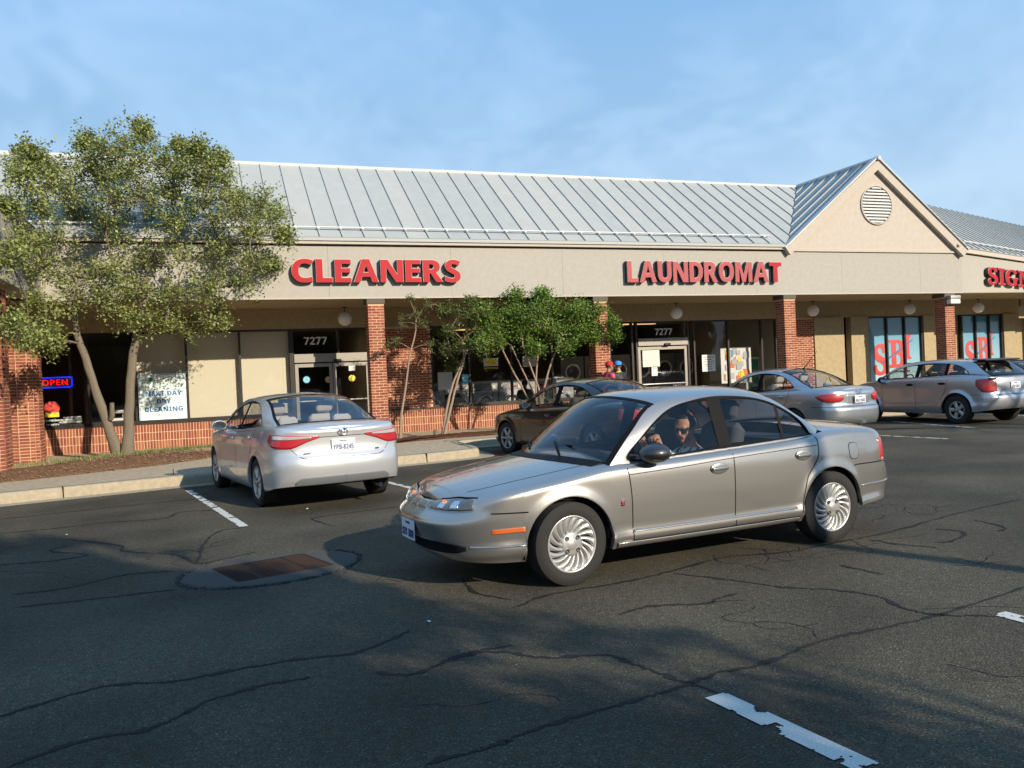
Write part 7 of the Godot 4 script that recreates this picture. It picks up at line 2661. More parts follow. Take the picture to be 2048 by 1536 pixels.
	# lamp post whose shadow crosses the lot
	var lp := thing("lamp_post", "tall lamp post behind the viewpoint", "lamp post", Vector3(9.25, 0, 24.3))
	var pm := MB.new()
	pm.tube([Vector3(0, 0, 0), Vector3(0, 6.4, 0)], [0.13, 0.09], 14)
	part("pole", pm.mesh(), M.bronze, lp)
	pb("lamp_head", Vector3(0, 6.45, -0.3), Vector3(0.36, 0.14, 0.7), M.bronze, lp, 0.04)
	pb("pole_base", Vector3(0, 0.3, 0), Vector3(0.5, 0.6, 0.5), M.concrete, lp, 0.05)

# ---- people: tapered capsules joined smoothly, meshed as surface nets ----
func net(bones: Array, cell: float, k: float, out: MB, colour: Callable, xf := Transform3D.IDENTITY) -> void:
	var lo := Vector3(1e9, 1e9, 1e9)
	var hi := -lo
	for b in bones:
		var m := maxf(b[2], b[3]) + cell * 3
		lo = lo.min(b[0] - Vector3(m, m, m)).min(b[1] - Vector3(m, m, m))
		hi = hi.max(b[0] + Vector3(m, m, m)).max(b[1] + Vector3(m, m, m))
	var nx := int((hi.x - lo.x) / cell) + 2
	var ny := int((hi.y - lo.y) / cell) + 2
	var nz := int((hi.z - lo.z) / cell) + 2
	var f := PackedFloat32Array()
	f.resize(nx * ny * nz)
	f.fill(1.0)
	for b in bones:
		var a: Vector3 = b[0]
		var ba: Vector3 = b[1] - a
		var l2 := maxf(ba.length_squared(), 1e-9)
		var m := maxf(b[2], b[3]) + k + cell * 2
		var p0: Vector3 = (a.min(b[1]) - Vector3(m, m, m) - lo) / cell
		var p1: Vector3 = (a.max(b[1]) + Vector3(m, m, m) - lo) / cell
		for z in range(maxi(0, int(p0.z)), mini(nz, int(p1.z) + 1)):
			for y in range(maxi(0, int(p0.y)), mini(ny, int(p1.y) + 1)):
				for x in range(maxi(0, int(p0.x)), mini(nx, int(p1.x) + 1)):
					var p := lo + Vector3(x, y, z) * cell
					var t := clampf((p - a).dot(ba) / l2, 0.0, 1.0)
					var d := p.distance_to(a + ba * t) - lerpf(b[2], b[3], t)
					var i := (z * ny + y) * nx + x
					var o := f[i]
					var h := maxf(k - absf(o - d), 0.0) / k
					f[i] = minf(o, d) - h * h * k * 0.25
	var vid := PackedInt32Array()
	vid.resize(nx * ny * nz)
	vid.fill(-1)
	var cor := [0, 1, nx, nx + 1, nx * ny, nx * ny + 1, nx * ny + nx, nx * ny + nx + 1]
	var edges := [[0, 1], [2, 3], [4, 5], [6, 7], [0, 2], [1, 3], [4, 6], [5, 7], [0, 4], [1, 5], [2, 6], [3, 7]]
	var offs := [Vector3(0, 0, 0), Vector3(1, 0, 0), Vector3(0, 1, 0), Vector3(1, 1, 0), Vector3(0, 0, 1), Vector3(1, 0, 1), Vector3(0, 1, 1), Vector3(1, 1, 1)]
	for z in nz - 1:
		for y in ny - 1:
			for x in nx - 1:
				var i := (z * ny + y) * nx + x
				var neg := 0
				for q in 8:
					if f[i + cor[q]] < 0:
						neg += 1
				if neg == 0 or neg == 8:
					continue
				var s := Vector3.ZERO
				var n := 0
				for e in edges:
					var d0 := f[i + cor[e[0]]]
					var d1 := f[i + cor[e[1]]]
					if (d0 < 0) != (d1 < 0):
						s += offs[e[0]].lerp(offs[e[1]], d0 / (d0 - d1))
						n += 1
				var p := lo + (Vector3(x, y, z) + s / n) * cell
				out.cur = colour.call(p)
				vid[i] = out.p(xf * p)
	for z in range(1, nz - 1):
		for y in range(1, ny - 1):
			for x in range(1, nx - 1):
				var i := (z * ny + y) * nx + x
				var s0 := f[i] < 0
				for ax in 3:
					var st: int = [1, nx, nx * ny][ax]
					if (f[i + st] < 0) == s0:
						continue
					var u: int = [nx, nx * ny, 1][ax]
					var w: int = [nx * ny, 1, nx][ax]
					var a := vid[i]
					var b := vid[i - u]
					var c := vid[i - u - w]
					var d := vid[i - w]
					if a < 0 or b < 0 or c < 0 or d < 0:
						continue
					if s0:
						out.t(a, b, c)
						out.t(a, c, d)
					else:
						out.t(a, c, b)
						out.t(a, d, c)

func head_bones() -> Array:   # facing +x, centre of the head at the origin, about 0.23 m tall
	var v := func(x, y, z): return Vector3(x, y, z)
	var o := [[v.call(-0.02, 0.035, 0), v.call(0.0, 0.03, 0), 0.088, 0.082], [v.call(0.01, 0.0, 0), v.call(0.025, -0.05, 0), 0.070, 0.056], [v.call(0.035, -0.075, 0), v.call(0.055, -0.092, 0), 0.040, 0.028], [v.call(0.082, 0.008, 0), v.call(0.100, -0.028, 0), 0.009, 0.014], [v.call(0.076, -0.058, -0.014), v.call(0.076, -0.058, 0.014), 0.013, 0.013], [v.call(0.070, 0.024, -0.03), v.call(0.070, 0.024, 0.03), 0.018, 0.018], [v.call(-0.03, -0.08, 0), v.call(-0.045, -0.19, 0), 0.052, 0.058]]
	for s in [-1, 1]:
		o.append([v.call(-0.012, 0.012, s * 0.078), v.call(-0.008, -0.03, s * 0.074), 0.016, 0.010])
		o.append([v.call(0.045, -0.03, s * 0.04), v.call(0.02, -0.06, s * 0.045), 0.024, 0.022])
	return o

func hand_bones(wrist: Vector3, dir: Vector3, palm_n: Vector3, thumb_side: Vector3, curl: float) -> Array:
	var o := []
	var k := wrist + dir * 0.085
	o.append([wrist, k, 0.026, 0.030])
	for i in 4:
		var off := thumb_side * (0.030 - i * 0.020)
		var l: float = [0.070, 0.078, 0.072, 0.056][i]
		var a := wrist + dir * 0.08 + off
		var d1 := (dir * cos(curl) + palm_n * sin(curl)).normalized()
		var d2 := (dir * cos(curl * 2.1) + palm_n * sin(curl * 2.1)).normalized()
		var d3 := (dir * cos(curl * 3.0) + palm_n * sin(curl * 3.0)).normalized()
		var b := a + d1 * l * 0.45
		var c := b + d2 * l * 0.32
		o.append([a, b, 0.0105, 0.0095])
		o.append([b, c, 0.0095, 0.009])
		o.append([c, c + d3 * l * 0.25, 0.009, 0.0075])
	var ta := wrist + dir * 0.03 + thumb_side * 0.028
	var tb := ta + (thumb_side * 0.7 + dir * 0.6 + palm_n * 0.3).normalized() * 0.038
	o.append([ta, tb, 0.013, 0.011])
	o.append([tb, tb + (dir * 0.8 + palm_n * 0.5).normalized() * 0.03, 0.011, 0.009])
	return o

func hair_cap(front: float, low: float) -> MB:
	var b := MB.new()
	b.sphere(Vector3(-0.016, 0.034, 0), Vector3(0.098, 0.094, 0.092), 24, 16)
	for i in b.v.size():
		var d := b.v[i] - Vector3(-0.016, 0.034, 0)
		var face := d.x > front and d.y < 0.055
		if face or d.y < low or (d.x > -0.02 and d.y < -0.03):
			b.v[i] = Vector3(-0.016, 0.034, 0) + d * 0.82
	return b

func cap_hat(m: Material, root: Node3D, xf: Transform3D) -> void:
	var b := MB.new()
	b.lathe([[0.101, -0.005], [0.102, 0.03], [0.094, 0.065], [0.07, 0.092], [0.03, 0.104], [0.006, 0.106], [0.005, 0.112], [0.001, 0.112]], Vector3(-0.012, 0.04, 0), Vector3.UP, 24)
	var rows := [PackedVector3Array(), PackedVector3Array(), PackedVector3Array()]
	for i in 13:
		var a := -1.25 + 2.5 * i / 12
		rows[0].append(Vector3(-0.012 + cos(a) * 0.10, 0.040, sin(a) * 0.10))
		rows[1].append(Vector3(0.03 + cos(a) * 0.105, 0.038 - 0.012 * absf(sin(a)), sin(a) * 0.095))
		rows[2].append(Vector3(0.055 + cos(a) * 0.115, 0.024 - 0.02 * absf(sin(a)), sin(a) * 0.090))
	b.grid(rows)
	b.grid([rows[2], rows[1], rows[0]])
	for i in b.v.size():
		b.v[i] = xf * b.v[i]
	part("cap", b.mesh(), m, root)

func skin_m(key: String) -> StandardMaterial3D:
	var m := mat(key, Color.WHITE, 0.6)
	m.vertex_color_use_as_albedo = true
	return m

# standing figure, facing +x in its own axes, 1.66 m tall
func stander(label: String, at: Vector3, turn: float, top: Color, legs: Color, skin: Color, hat: Material, collar: Color, arm_pose: float) -> void:
	var t := thing("person", label, "person", at, turn, "people")
	var hc := Vector3(0.03, 1.54, 0)
	var bones := [[Vector3(0, 0.95, -0.05), Vector3(0, 0.95, 0.05), 0.125, 0.125], [Vector3(0, 0.98, 0), Vector3(0, 1.22, 0), 0.135, 0.145], [Vector3(0, 1.18, -0.07), Vector3(0, 1.18, 0.07), 0.12, 0.12], [Vector3(-0.01, 1.31, -0.12), Vector3(-0.01, 1.31, 0.12), 0.075, 0.075], [Vector3(-0.01, 1.32, 0), Vector3(-0.01, 1.43, 0), 0.065, 0.055]]
	for s in [-1.0, 1.0]:
		bones.append([Vector3(0, 0.90, s * 0.09), Vector3(0.015, 0.50, s * 0.10), 0.095, 0.062])
		bones.append([Vector3(0.015, 0.50, s * 0.10), Vector3(-0.01, 0.09, s * 0.10), 0.062, 0.042])
		bones.append([Vector3(-0.02, 0.045, s * 0.10), Vector3(0.15, 0.035, s * 0.115), 0.044, 0.034])
		var el := Vector3(-0.03 + arm_pose * 0.05, 1.04, s * 0.24)
		var wr := Vector3(0.06 + arm_pose * 0.16, 0.86 + arm_pose * 0.12, s * (0.22 - arm_pose * 0.06))
		bones.append([Vector3(-0.01, 1.31, s * 0.17), el, 0.062, 0.047])
		bones.append([el, wr, 0.047, 0.032])
	var b := MB.new()
	b.has_col = true
	var colour := func(p: Vector3) -> Color:
		if p.y > 1.385:
			return skin if p.y > 1.41 else collar
		if p.y > 0.90 or absf(p.z) > 0.20:
			return top if p.y > 0.87 or absf(p.z) < 0.19 else skin
		return legs if p.y > 0.08 else Color(0.03, 0.03, 0.03)
	net(bones, 0.02, 0.05, b, colour)
	net(head_bones(), 0.008, 0.02, b, func(_p: Vector3) -> Color: return skin, Transform3D(Basis.IDENTITY, hc))
	for s in [-1.0, 1.0]:
		var wr := Vector3(0.06 + arm_pose * 0.16, 0.86 + arm_pose * 0.12, s * (0.22 - arm_pose * 0.06))
		net(hand_bones(wr, Vector3(0.3, -0.9, 0).normalized(), Vector3(0.2, 0, -s).normalized(), Vector3(1, 0.2, 0).normalized(), 0.35), 0.006, 0.008, b, func(_p: Vector3) -> Color: return skin)
	part("body", b.mesh(), M.skin, t)
	var h := hair_cap(-0.02, -0.04)
	for i in h.v.size():
		h.v[i] += hc
	part("hair", h.mesh(), M.hair, t)
	if hat:
		cap_hat(hat, t, Transform3D(Basis.IDENTITY, hc))

func sitter(label: String, at: Vector3, turn: float, top: Color, skin: Color) -> void:
	var t := thing("person", label, "person", at, turn, "people")
	var hc := Vector3(-0.02, 1.16, 0)
	var bones := [[Vector3(0, 0.52, -0.07), Vector3(0, 0.52, 0.07), 0.13, 0.13], [Vector3(-0.02, 0.56, 0), Vector3(-0.05, 0.84, 0), 0.14, 0.15], [Vector3(-0.05, 0.92, -0.12), Vector3(-0.05, 0.92, 0.12), 0.08, 0.08], [Vector3(-0.05, 0.93, 0), Vector3(-0.05, 1.05, 0), 0.065, 0.055]]
	for s in [-1.0, 1.0]:
		bones.append([Vector3(0.02, 0.50, s * 0.10), Vector3(0.42, 0.52, s * 0.12), 0.095, 0.065])
		bones.append([Vector3(0.42, 0.52, s * 0.12), Vector3(0.40, 0.09, s * 0.12), 0.062, 0.045])
		bones.append([Vector3(0.39, 0.045, s * 0.12), Vector3(0.55, 0.04, s * 0.12), 0.042, 0.034])
		bones.append([Vector3(-0.05, 0.92, s * 0.18), Vector3(0.0, 0.66, s * 0.25), 0.06, 0.047])
		bones.append([Vector3(0.0, 0.66, s * 0.25), Vector3(0.22, 0.63, s * 0.14), 0.047, 0.032])
	var b := MB.new()
	b.has_col = true
	net(bones, 0.025, 0.05, b, func(p: Vector3) -> Color: return skin if p.y > 1.0 else top if p.y > 0.55 or p.x < 0.1 else Color(0.02, 0.02, 0.03))
	net(head_bones(), 0.010, 0.02, b, func(_p: Vector3) -> Color: return skin, Transform3D(Basis.IDENTITY, hc))
	for s in [-1.0, 1.0]:
		net(hand_bones(Vector3(0.22, 0.63, s * 0.14), Vector3(0.9, -0.1, -s * 0.3).normalized(), Vector3(0, -1, 0), Vector3(0, 0, -s), 0.3), 0.007, 0.008, b, func(_p: Vector3) -> Color: return skin)
	part("body", b.mesh(), M.skin, t)
	var h := hair_cap(0.03, -0.05)
	for i in h.v.size():
		h.v[i] += hc
	part("hair", h.mesh(), M.hair, t)
	# the chair
	var ch := thing("chair", "green plastic chair under the person " + ("in dark red" if "red" in label else "behind the grey notice"), "chair", at, turn, "green chairs")
	var cb := MB.new()
	cb.bbox(Vector3(0.05, 0.40, 0), Vector3(0.46, 0.04, 0.46), 0.015)
	part("seat", cb.mesh(), M.green_plastic, ch)
	cb = MB.new()
	cb.bbox(Vector3(-0.23, 0.70, 0), Vector3(0.04, 0.36, 0.46), 0.015)
	part("backrest", cb.mesh(), M.green_plastic, ch)
	for q in [[-0.2, -0.2], [-0.2, 0.2], [0.24, -0.2], [0.24, 0.2]]:
		var lb := MB.new()
		lb.tube([Vector3(q[0], 0, q[1]), Vector3(q[0], 0.38, q[1])], [0.012, 0.012], 6)
		part("leg", lb.mesh(), M.alu, ch)

func build_people() -> void:
	skin_m("skin")
	mat("hair", lin(0.012, 0.010, 0.009), 0.55)
	mat("cap_red", lin(0.50, 0.015, 0.02), 0.8)
	mat("cap_blue", lin(0.03, 0.22, 0.55), 0.8)
	mat("green_plastic", lin(0.02, 0.09, 0.04), 0.5)
	stander("person in a red cap and pink shirt in front of the brick column", Vector3(9.58, KH, 0.75), 0.15, Color(0.45, 0.06, 0.10), Color(0.05, 0.06, 0.10), Color(0.30, 0.15, 0.09), M.cap_red, Color(0.10, 0.03, 0.03), 0.6)
	stander("person in a blue cap and dark jacket with yellow collar", Vector3(9.92, KH, 0.62), 1.75, Color(0.012, 0.012, 0.022), Color(0.04, 0.05, 0.09), Color(0.30, 0.16, 0.10), M.cap_blue, Color(0.60, 0.50, 0.04), 0.3)
	sitter("person sitting in dark clothes behind the grey notice inside the laundromat", Vector3(6.55, KH, -3.35), PI / 2 + 0.3, Color(0.015, 0.013, 0.014), Color(0.10, 0.06, 0.04))
	sitter("person sitting in dark red shirt behind the slim stems inside the laundromat", Vector3(8.85, KH, -3.45), PI / 2 - 0.4, Color(0.05, 0.012, 0.015), Color(0.10, 0.06, 0.04))
	driver()

func driver() -> void:
	var t := thing("person", "driver in dark sunglasses and striped shirt inside the taupe sedan", "person", Vector3.ZERO, 0.0, "people")
	t.transform = car0.transform
	var skin := Color(0.42, 0.215, 0.13)
	var z := -0.37
	var bones := [[Vector3(-0.06, 0.55, z - 0.07), Vector3(-0.06, 0.55, z + 0.07), 0.13, 0.13], [Vector3(-0.10, 0.58, z), Vector3(-0.18, 0.76, z), 0.135, 0.14], [Vector3(-0.18, 0.815, z - 0.11), Vector3(-0.18, 0.815, z + 0.11), 0.075, 0.075], [Vector3(-0.17, 0.84, z), Vector3(-0.15, 0.93, z), 0.062, 0.055]]
	var LW := Vector3(0.215, 0.925, z - 0.085)
	var RW := Vector3(0.225, 0.905, z + 0.13)
	for s in [-1.0, 1.0]:
		var w := LW if s < 0 else RW
		var el := Vector3(0.05, 0.715, z + s * 0.235)
		bones.append([Vector3(-0.17, 0.815, z + s * 0.165), el, 0.062, 0.048])
		bones.append([el, w, 0.048, 0.030])
		bones.append([Vector3(-0.02, 0.53, z + s * 0.09), Vector3(0.40, 0.58, z + s * 0.13), 0.09, 0.065])
		bones.append([Vector3(0.40, 0.58, z + s * 0.13), Vector3(0.62, 0.42, z + s * 0.10), 0.062, 0.045])
	var b := MB.new()
	b.has_col = true
	var stripes := func(p: Vector3) -> Color:
		if p.x > 0.18 and p.y > 0.86:
			return skin
		if p.y > 0.895 and p.x < 0.1:
			return skin
		if p.x > 0.2:
			return Color(0.02, 0.03, 0.06)
		return Color(0.70, 0.72, 0.70) if fposmod(p.y * 0.75 + p.x * 0.65 - absf(p.z - z) * 0.3, 0.036) < 0.023 else Color(0.05, 0.08, 0.075)
	net(bones, 0.010, 0.04, b, stripes)
	var hx := Transform3D(Basis(Vector3.UP, 0.42) * Basis(Vector3(0, 0, 1), -0.16), Vector3(-0.105, 1.055, z))
	net(head_bones(), 0.005, 0.016, b, func(p: Vector3) -> Color: return Color(0.33, 0.12, 0.10) if p.x > 0.078 and p.y < -0.045 and p.y > -0.072 and absf(p.z) < 0.025 else skin, hx)
	for w in [[LW, -1.0], [RW, 1.0]]:
		net(hand_bones(w[0], Vector3(0.35, 0.9, -w[1] * 0.1).normalized(), Vector3(0.9, -0.35, 0).normalized(), Vector3(0, 0, -w[1]), 0.85), 0.005, 0.008, b, func(_p: Vector3) -> Color: return skin)
	part("body", b.mesh(), M.skin, t)
	var h := hair_cap(0.055, -0.045)
	for i in h.v.size():
		h.v[i] = hx * h.v[i]
	part("hair", h.mesh(), M.hair, t)
	# wrap-round sunglasses
	var g := MB.new()
	var rows := [PackedVector3Array(), PackedVector3Array()]
	for i in 25:
		var a := -1.75 + 3.5 * i / 24
		var k := absf(a)
		var low := -0.024 if k > 0.12 and k < 0.85 else (-0.004 if k <= 0.12 else 0.002)
		var hi := 0.020 if k < 0.95 else 0.014
		var rx := 0.088 + 0.010 * cos(a)
		rows[0].append(hx * Vector3(-0.006 + cos(a) * rx + 0.004, low, sin(a) * 0.081))
		rows[1].append(hx * Vector3(-0.006 + cos(a) * rx + 0.004, hi, sin(a) * 0.081))
	g.grid(rows)
	part("sunglasses", g.mesh(), M.gloss_black, t)

func build_interior() -> void:
	# washers in a row behind the laundromat window
	var proto: Node3D
	var i := 0
	while i < 6:
		var w := thing("washing_machine", "", "washing machine", Vector3(6.25 + i * 0.86, KH, -5.0), 0.0, "washing machines behind the laundromat window")
		w.set_meta("label", ["first", "second", "third", "fourth", "fifth", "sixth"][i] + " steel washing machine from the left behind the laundromat window")
		if proto == null:
			proto = w
			pb("cabinet", Vector3(0, 0.60, 0), Vector3(0.82, 1.20, 0.80), M.washer_steel, w, 0.015)
			pb("control_panel", Vector3(0, 1.10, 0.41), Vector3(0.80, 0.20, 0.02), M.washer_panel, w)
			pb("top_cap", Vector3(0, 1.245, 0), Vector3(0.84, 0.09, 0.84), M.white, w, 0.02)
			pb("coin_box", Vector3(0.26, 1.09, 0.43), Vector3(0.11, 0.13, 0.03), M.paper, w, 0.008)
			pb("red_label", Vector3(0.12, 1.09, 0.425), Vector3(0.10, 0.06, 0.006), M.red_plastic, w)
			var r := MB.new()
			r.lathe([[0.27, 0.0], [0.275, 0.035], [0.255, 0.055], [0.215, 0.05], [0.20, 0.02]], Vector3(0, 0.60, 0.40), Vector3(0, 0, 1), 36)
			part("door_ring", r.mesh(), M.chrome, w)
			var d := MB.new()
			d.lathe([[0.205, 0.012], [0.12, -0.01], [0.001, -0.02]], Vector3(0, 0.60, 0.40), Vector3(0, 0, 1), 28)
			part("door_glass", d.mesh(), M.gloss_black, w)
		else:
			for ch in proto.get_children():
				w.add_child(ch.duplicate(), true)
		i += 1
	# stacked dryers behind the entrance bay
	for k in 6:
		var w := thing("dryer", "", "dryer", Vector3(11.9 + k * 0.92, KH, -7.2), 0.0, "stacked dryers at the back of the laundromat")
		w.set_meta("label", ["first", "second", "third", "fourth", "fifth", "sixth"][k] + " dark stacked dryer from the left at the laundromat's back")
		pb("cabinet", Vector3(0, 1.0, 0), Vector3(0.88, 2.0, 0.9), M.dryer_grey, w, 0.01)
		for y in [0.55, 1.45]:
			var r := MB.new()
			r.lathe([[0.30, 0.0], [0.30, 0.04], [0.24, 0.045], [0.23, 0.01]], Vector3(0, y, 0.45), Vector3(0, 0, 1), 28)
			part("door_ring", r.mesh(), M.washer_steel, w)
			var d := MB.new()
			d.lathe([[0.235, 0.01], [0.001, 0.0]], Vector3(0, y, 0.45), Vector3(0, 0, 1), 24)
			part("door_glass", d.mesh(), M.gloss_black, w)
	# notice board with papers just inside the right-hand panes
	var nb := thing("notice_board", "notice board crowded with white and coloured papers in the laundromat window", "notice board", Vector3(16.0, 1.62, WZ - 0.55))
	pb("board", Vector3(0, 0, 0), Vector3(1.15, 1.15, 0.03), M.paper, nb)
	for k in 46:
		var sx := rng.randf_range(0.10, 0.20)
		var sy := rng.randf_range(0.12, 0.24)
		var o := pb("paper_sheet", Vector3(rng.randf_range(-0.48, 0.48), rng.randf_range(-0.46, 0.46), 0.018 + k * 0.0006), Vector3(sx, sy, 0.0005), M[["paper", "white", "paper", "white", "paper_yellow", "paper_orange", "paper_grey", "paper_blue"][rng.randi() % 8]], nb)
		o.rotation.z = rng.randf_range(-0.08, 0.08)
	var gd := thing("green_cabinet", "green cabinet door with white frame at the right end of the laundromat", "cabinet", Vector3(16.95, KH, -3.6))
	pb("cabinet_frame", Vector3(0, 0.85, 0), Vector3(0.55, 1.7, 0.4), M.white, gd, 0.01)
	pb("cabinet_door", Vector3(0.02, 0.85, 0.205), Vector3(0.42, 1.55, 0.02), M.poster_green, gd)
	# wire laundry carts
	for q in [[7.55, -3.7, "wire laundry cart nearest the two sitting people"], [9.7, -3.6, "wire laundry cart at the right end of the washer window"]]:
		var c := thing("laundry_cart", q[2], "laundry cart", Vector3(q[0], KH, q[1]), 0.2, "wire laundry carts")
		var fr := MB.new()
		fr.tube([Vector3(-0.4, 0.12, 0), Vector3(-0.4, 0.95, 0), Vector3(-0.33, 1.02, 0), Vector3(0.33, 1.02, 0), Vector3(0.4, 0.95, 0), Vector3(0.4, 0.12, 0)], [0.014, 0.014, 0.014, 0.014, 0.014, 0.014], 6)
		part("frame", fr.mesh(), M.black, c)
		var bk := MB.new()
		for k in 9:
			bk.tube([Vector3(-0.36 + k * 0.09, 0.75, -0.25), Vector3(-0.30 + k * 0.075, 0.40, -0.2), Vector3(-0.30 + k * 0.075, 0.40, 0.2), Vector3(-0.36 + k * 0.09, 0.75, 0.25)], [0.004, 0.004, 0.004, 0.004], 4)
		part("basket", bk.mesh(), M.chrome, c)
		for w in [[-0.36, -0.2], [0.36, -0.2], [-0.36, 0.2], [0.36, 0.2]]:
			var wb := MB.new()
			wb.lathe([[0.001, -0.015], [0.05, -0.015], [0.05, 0.015], [0.001, 0.015]], Vector3(w[0], 0.05, w[1]), Vector3(0, 0, 1), 12)
			part("caster", wb.mesh(), M.rubber, c)
	# ceiling tube lights
	for q in [[2.6, -4.6, "lit ceiling tube light inside the CLEANERS"], [12.6, -4.4, "lit ceiling tube light near the LAUNDROMAT door"], [14.2, -6.0, "lit ceiling tube light over the dryers"], [8.0, -7.0, "lit ceiling tube light over the washers"]]:
		var l := thing("ceiling_light", q[2], "ceiling light", Vector3(q[0], 3.24, q[1]), 0.0, "ceiling tube lights")
		pb("housing", Vector3(0, 0.02, 0), Vector3(1.25, 0.06, 0.30), M.white, l)
		pb("tube_lamp", Vector3(0, -0.03, 0), Vector3(1.2, 0.03, 0.22), M.tube_light, l)
		var a := AreaLight3D.new()
		a.name = "tube_glow"
		a.area_size = Vector2(1.2, 0.22)
		a.light_color = Color(1.0, 0.86, 0.66)
		a.light_energy = 0.5
		a.shadow_enabled = true
		a.position = Vector3(0, -0.06, 0)
		a.rotation.x = -PI / 2
		l.add_child(a)
	# counter goods on the sill of the left window
	var sh := thing("display_shelf", "low dark display shelf behind the left shop window", "shelf", Vector3(-2.8, 0.88, WZ - 0.42))
	pb("board", Vector3.ZERO, Vector3(2.0, 0.03, 0.45), M.black, sh)
	for x in [-0.95, 0.95]:
		pb("leg", Vector3(x, -0.37, 0), Vector3(0.05, 0.70, 0.4), M.black, sh)
	var sm := thing("sewing_machine", "small white sewing machine on the shelf behind the left window", "sewing machine", Vector3(-2.2, 0.895, WZ - 0.35))
	pb("bed", Vector3(0, 0.035, 0), Vector3(0.36, 0.07, 0.16), M.white, sm, 0.015)
	pb("arm", Vector3(0.02, 0.23, 0), Vector3(0.34, 0.08, 0.10), M.white, sm, 0.025)
	pb("column", Vector3(0.14, 0.15, 0), Vector3(0.09, 0.18, 0.10), M.white, sm, 0.025)
	pb("needle_head", Vector3(-0.12, 0.18, 0), Vector3(0.06, 0.14, 0.09), M.white, sm, 0.02)
	var fo := thing("folded_cloth", "stack of folded pale cloth on the shelf near the neon sign", "cloth", Vector3(-3.25, 0.895, WZ - 0.35))
	for k in 3:
		pb("fold", Vector3(0.02 * k, 0.035 + k * 0.055, 0), Vector3(0.50 - 0.06 * k, 0.05, 0.26), M.paper, fo, 0.02)
	var dcl := thing("window_decal", "round red and yellow decal low in the left shop window", "decal", Vector3(-3.60, 1.17, WZ - 0.05))
	var cb := MB.new()
	cb.lathe([[0.165, 0.0], [0.001, 0.001]], Vector3(0, 0.12, 0), Vector3(0, 0, 1), 28)
	part("red_disc", cb.mesh(), M.red_film, dcl)
	pb("yellow_field", Vector3(0, -0.04, 0.003), Vector3(0.30, 0.11, 0.001), M.paper_yellow, dcl)
	write("words", "alterations", Vector3(0, -0.17, 0.004), 0.055, M.poster_white, dcl, 700, true)
	write("words", "repairs", Vector3(0, -0.27, 0.004), 0.055, M.poster_white, dcl, 700, true)

func notice(label: String, at: Vector3, sz: Vector2, m: Material, lines: int, ink: Material, group := "papers on the shop glass") -> Node3D:
	var t := thing("paper_notice", label, "notice", at, 0.0, group)
	pb("sheet", Vector3.ZERO, Vector3(sz.x, sz.y, 0.002), m, t)
	for k in lines:
		var w := sz.x * rng.randf_range(0.45, 0.8)
		pb("text_bar", Vector3(rng.randf_range(-0.05, 0.05) * sz.x, sz.y * (0.36 - 0.72 * k / maxf(lines - 1, 1)), 0.002), Vector3(w, sz.y * 0.035, 0.001), ink, t)
	return t

func disc(label: String, at: Vector3, r: float, m: Material) -> void:
	var t := thing("door_sticker", label, "sticker", at, 0.0, "stickers on the shop doors")
	var b := MB.new()
	b.lathe([[r, 0.0], [0.001, 0.0005]], Vector3.ZERO, Vector3(0, 0, 1), 24)
	part("disc", b.mesh(), m, t)
	var c := MB.new()
	c.lathe([[r * 0.62, 0.0], [r * 0.55, 0.001], [r * 0.5, 0.0]], Vector3(0, 0, 0.001), Vector3(0, 0, 1), 24)
	part("ring", c.mesh(), M.paper, t)

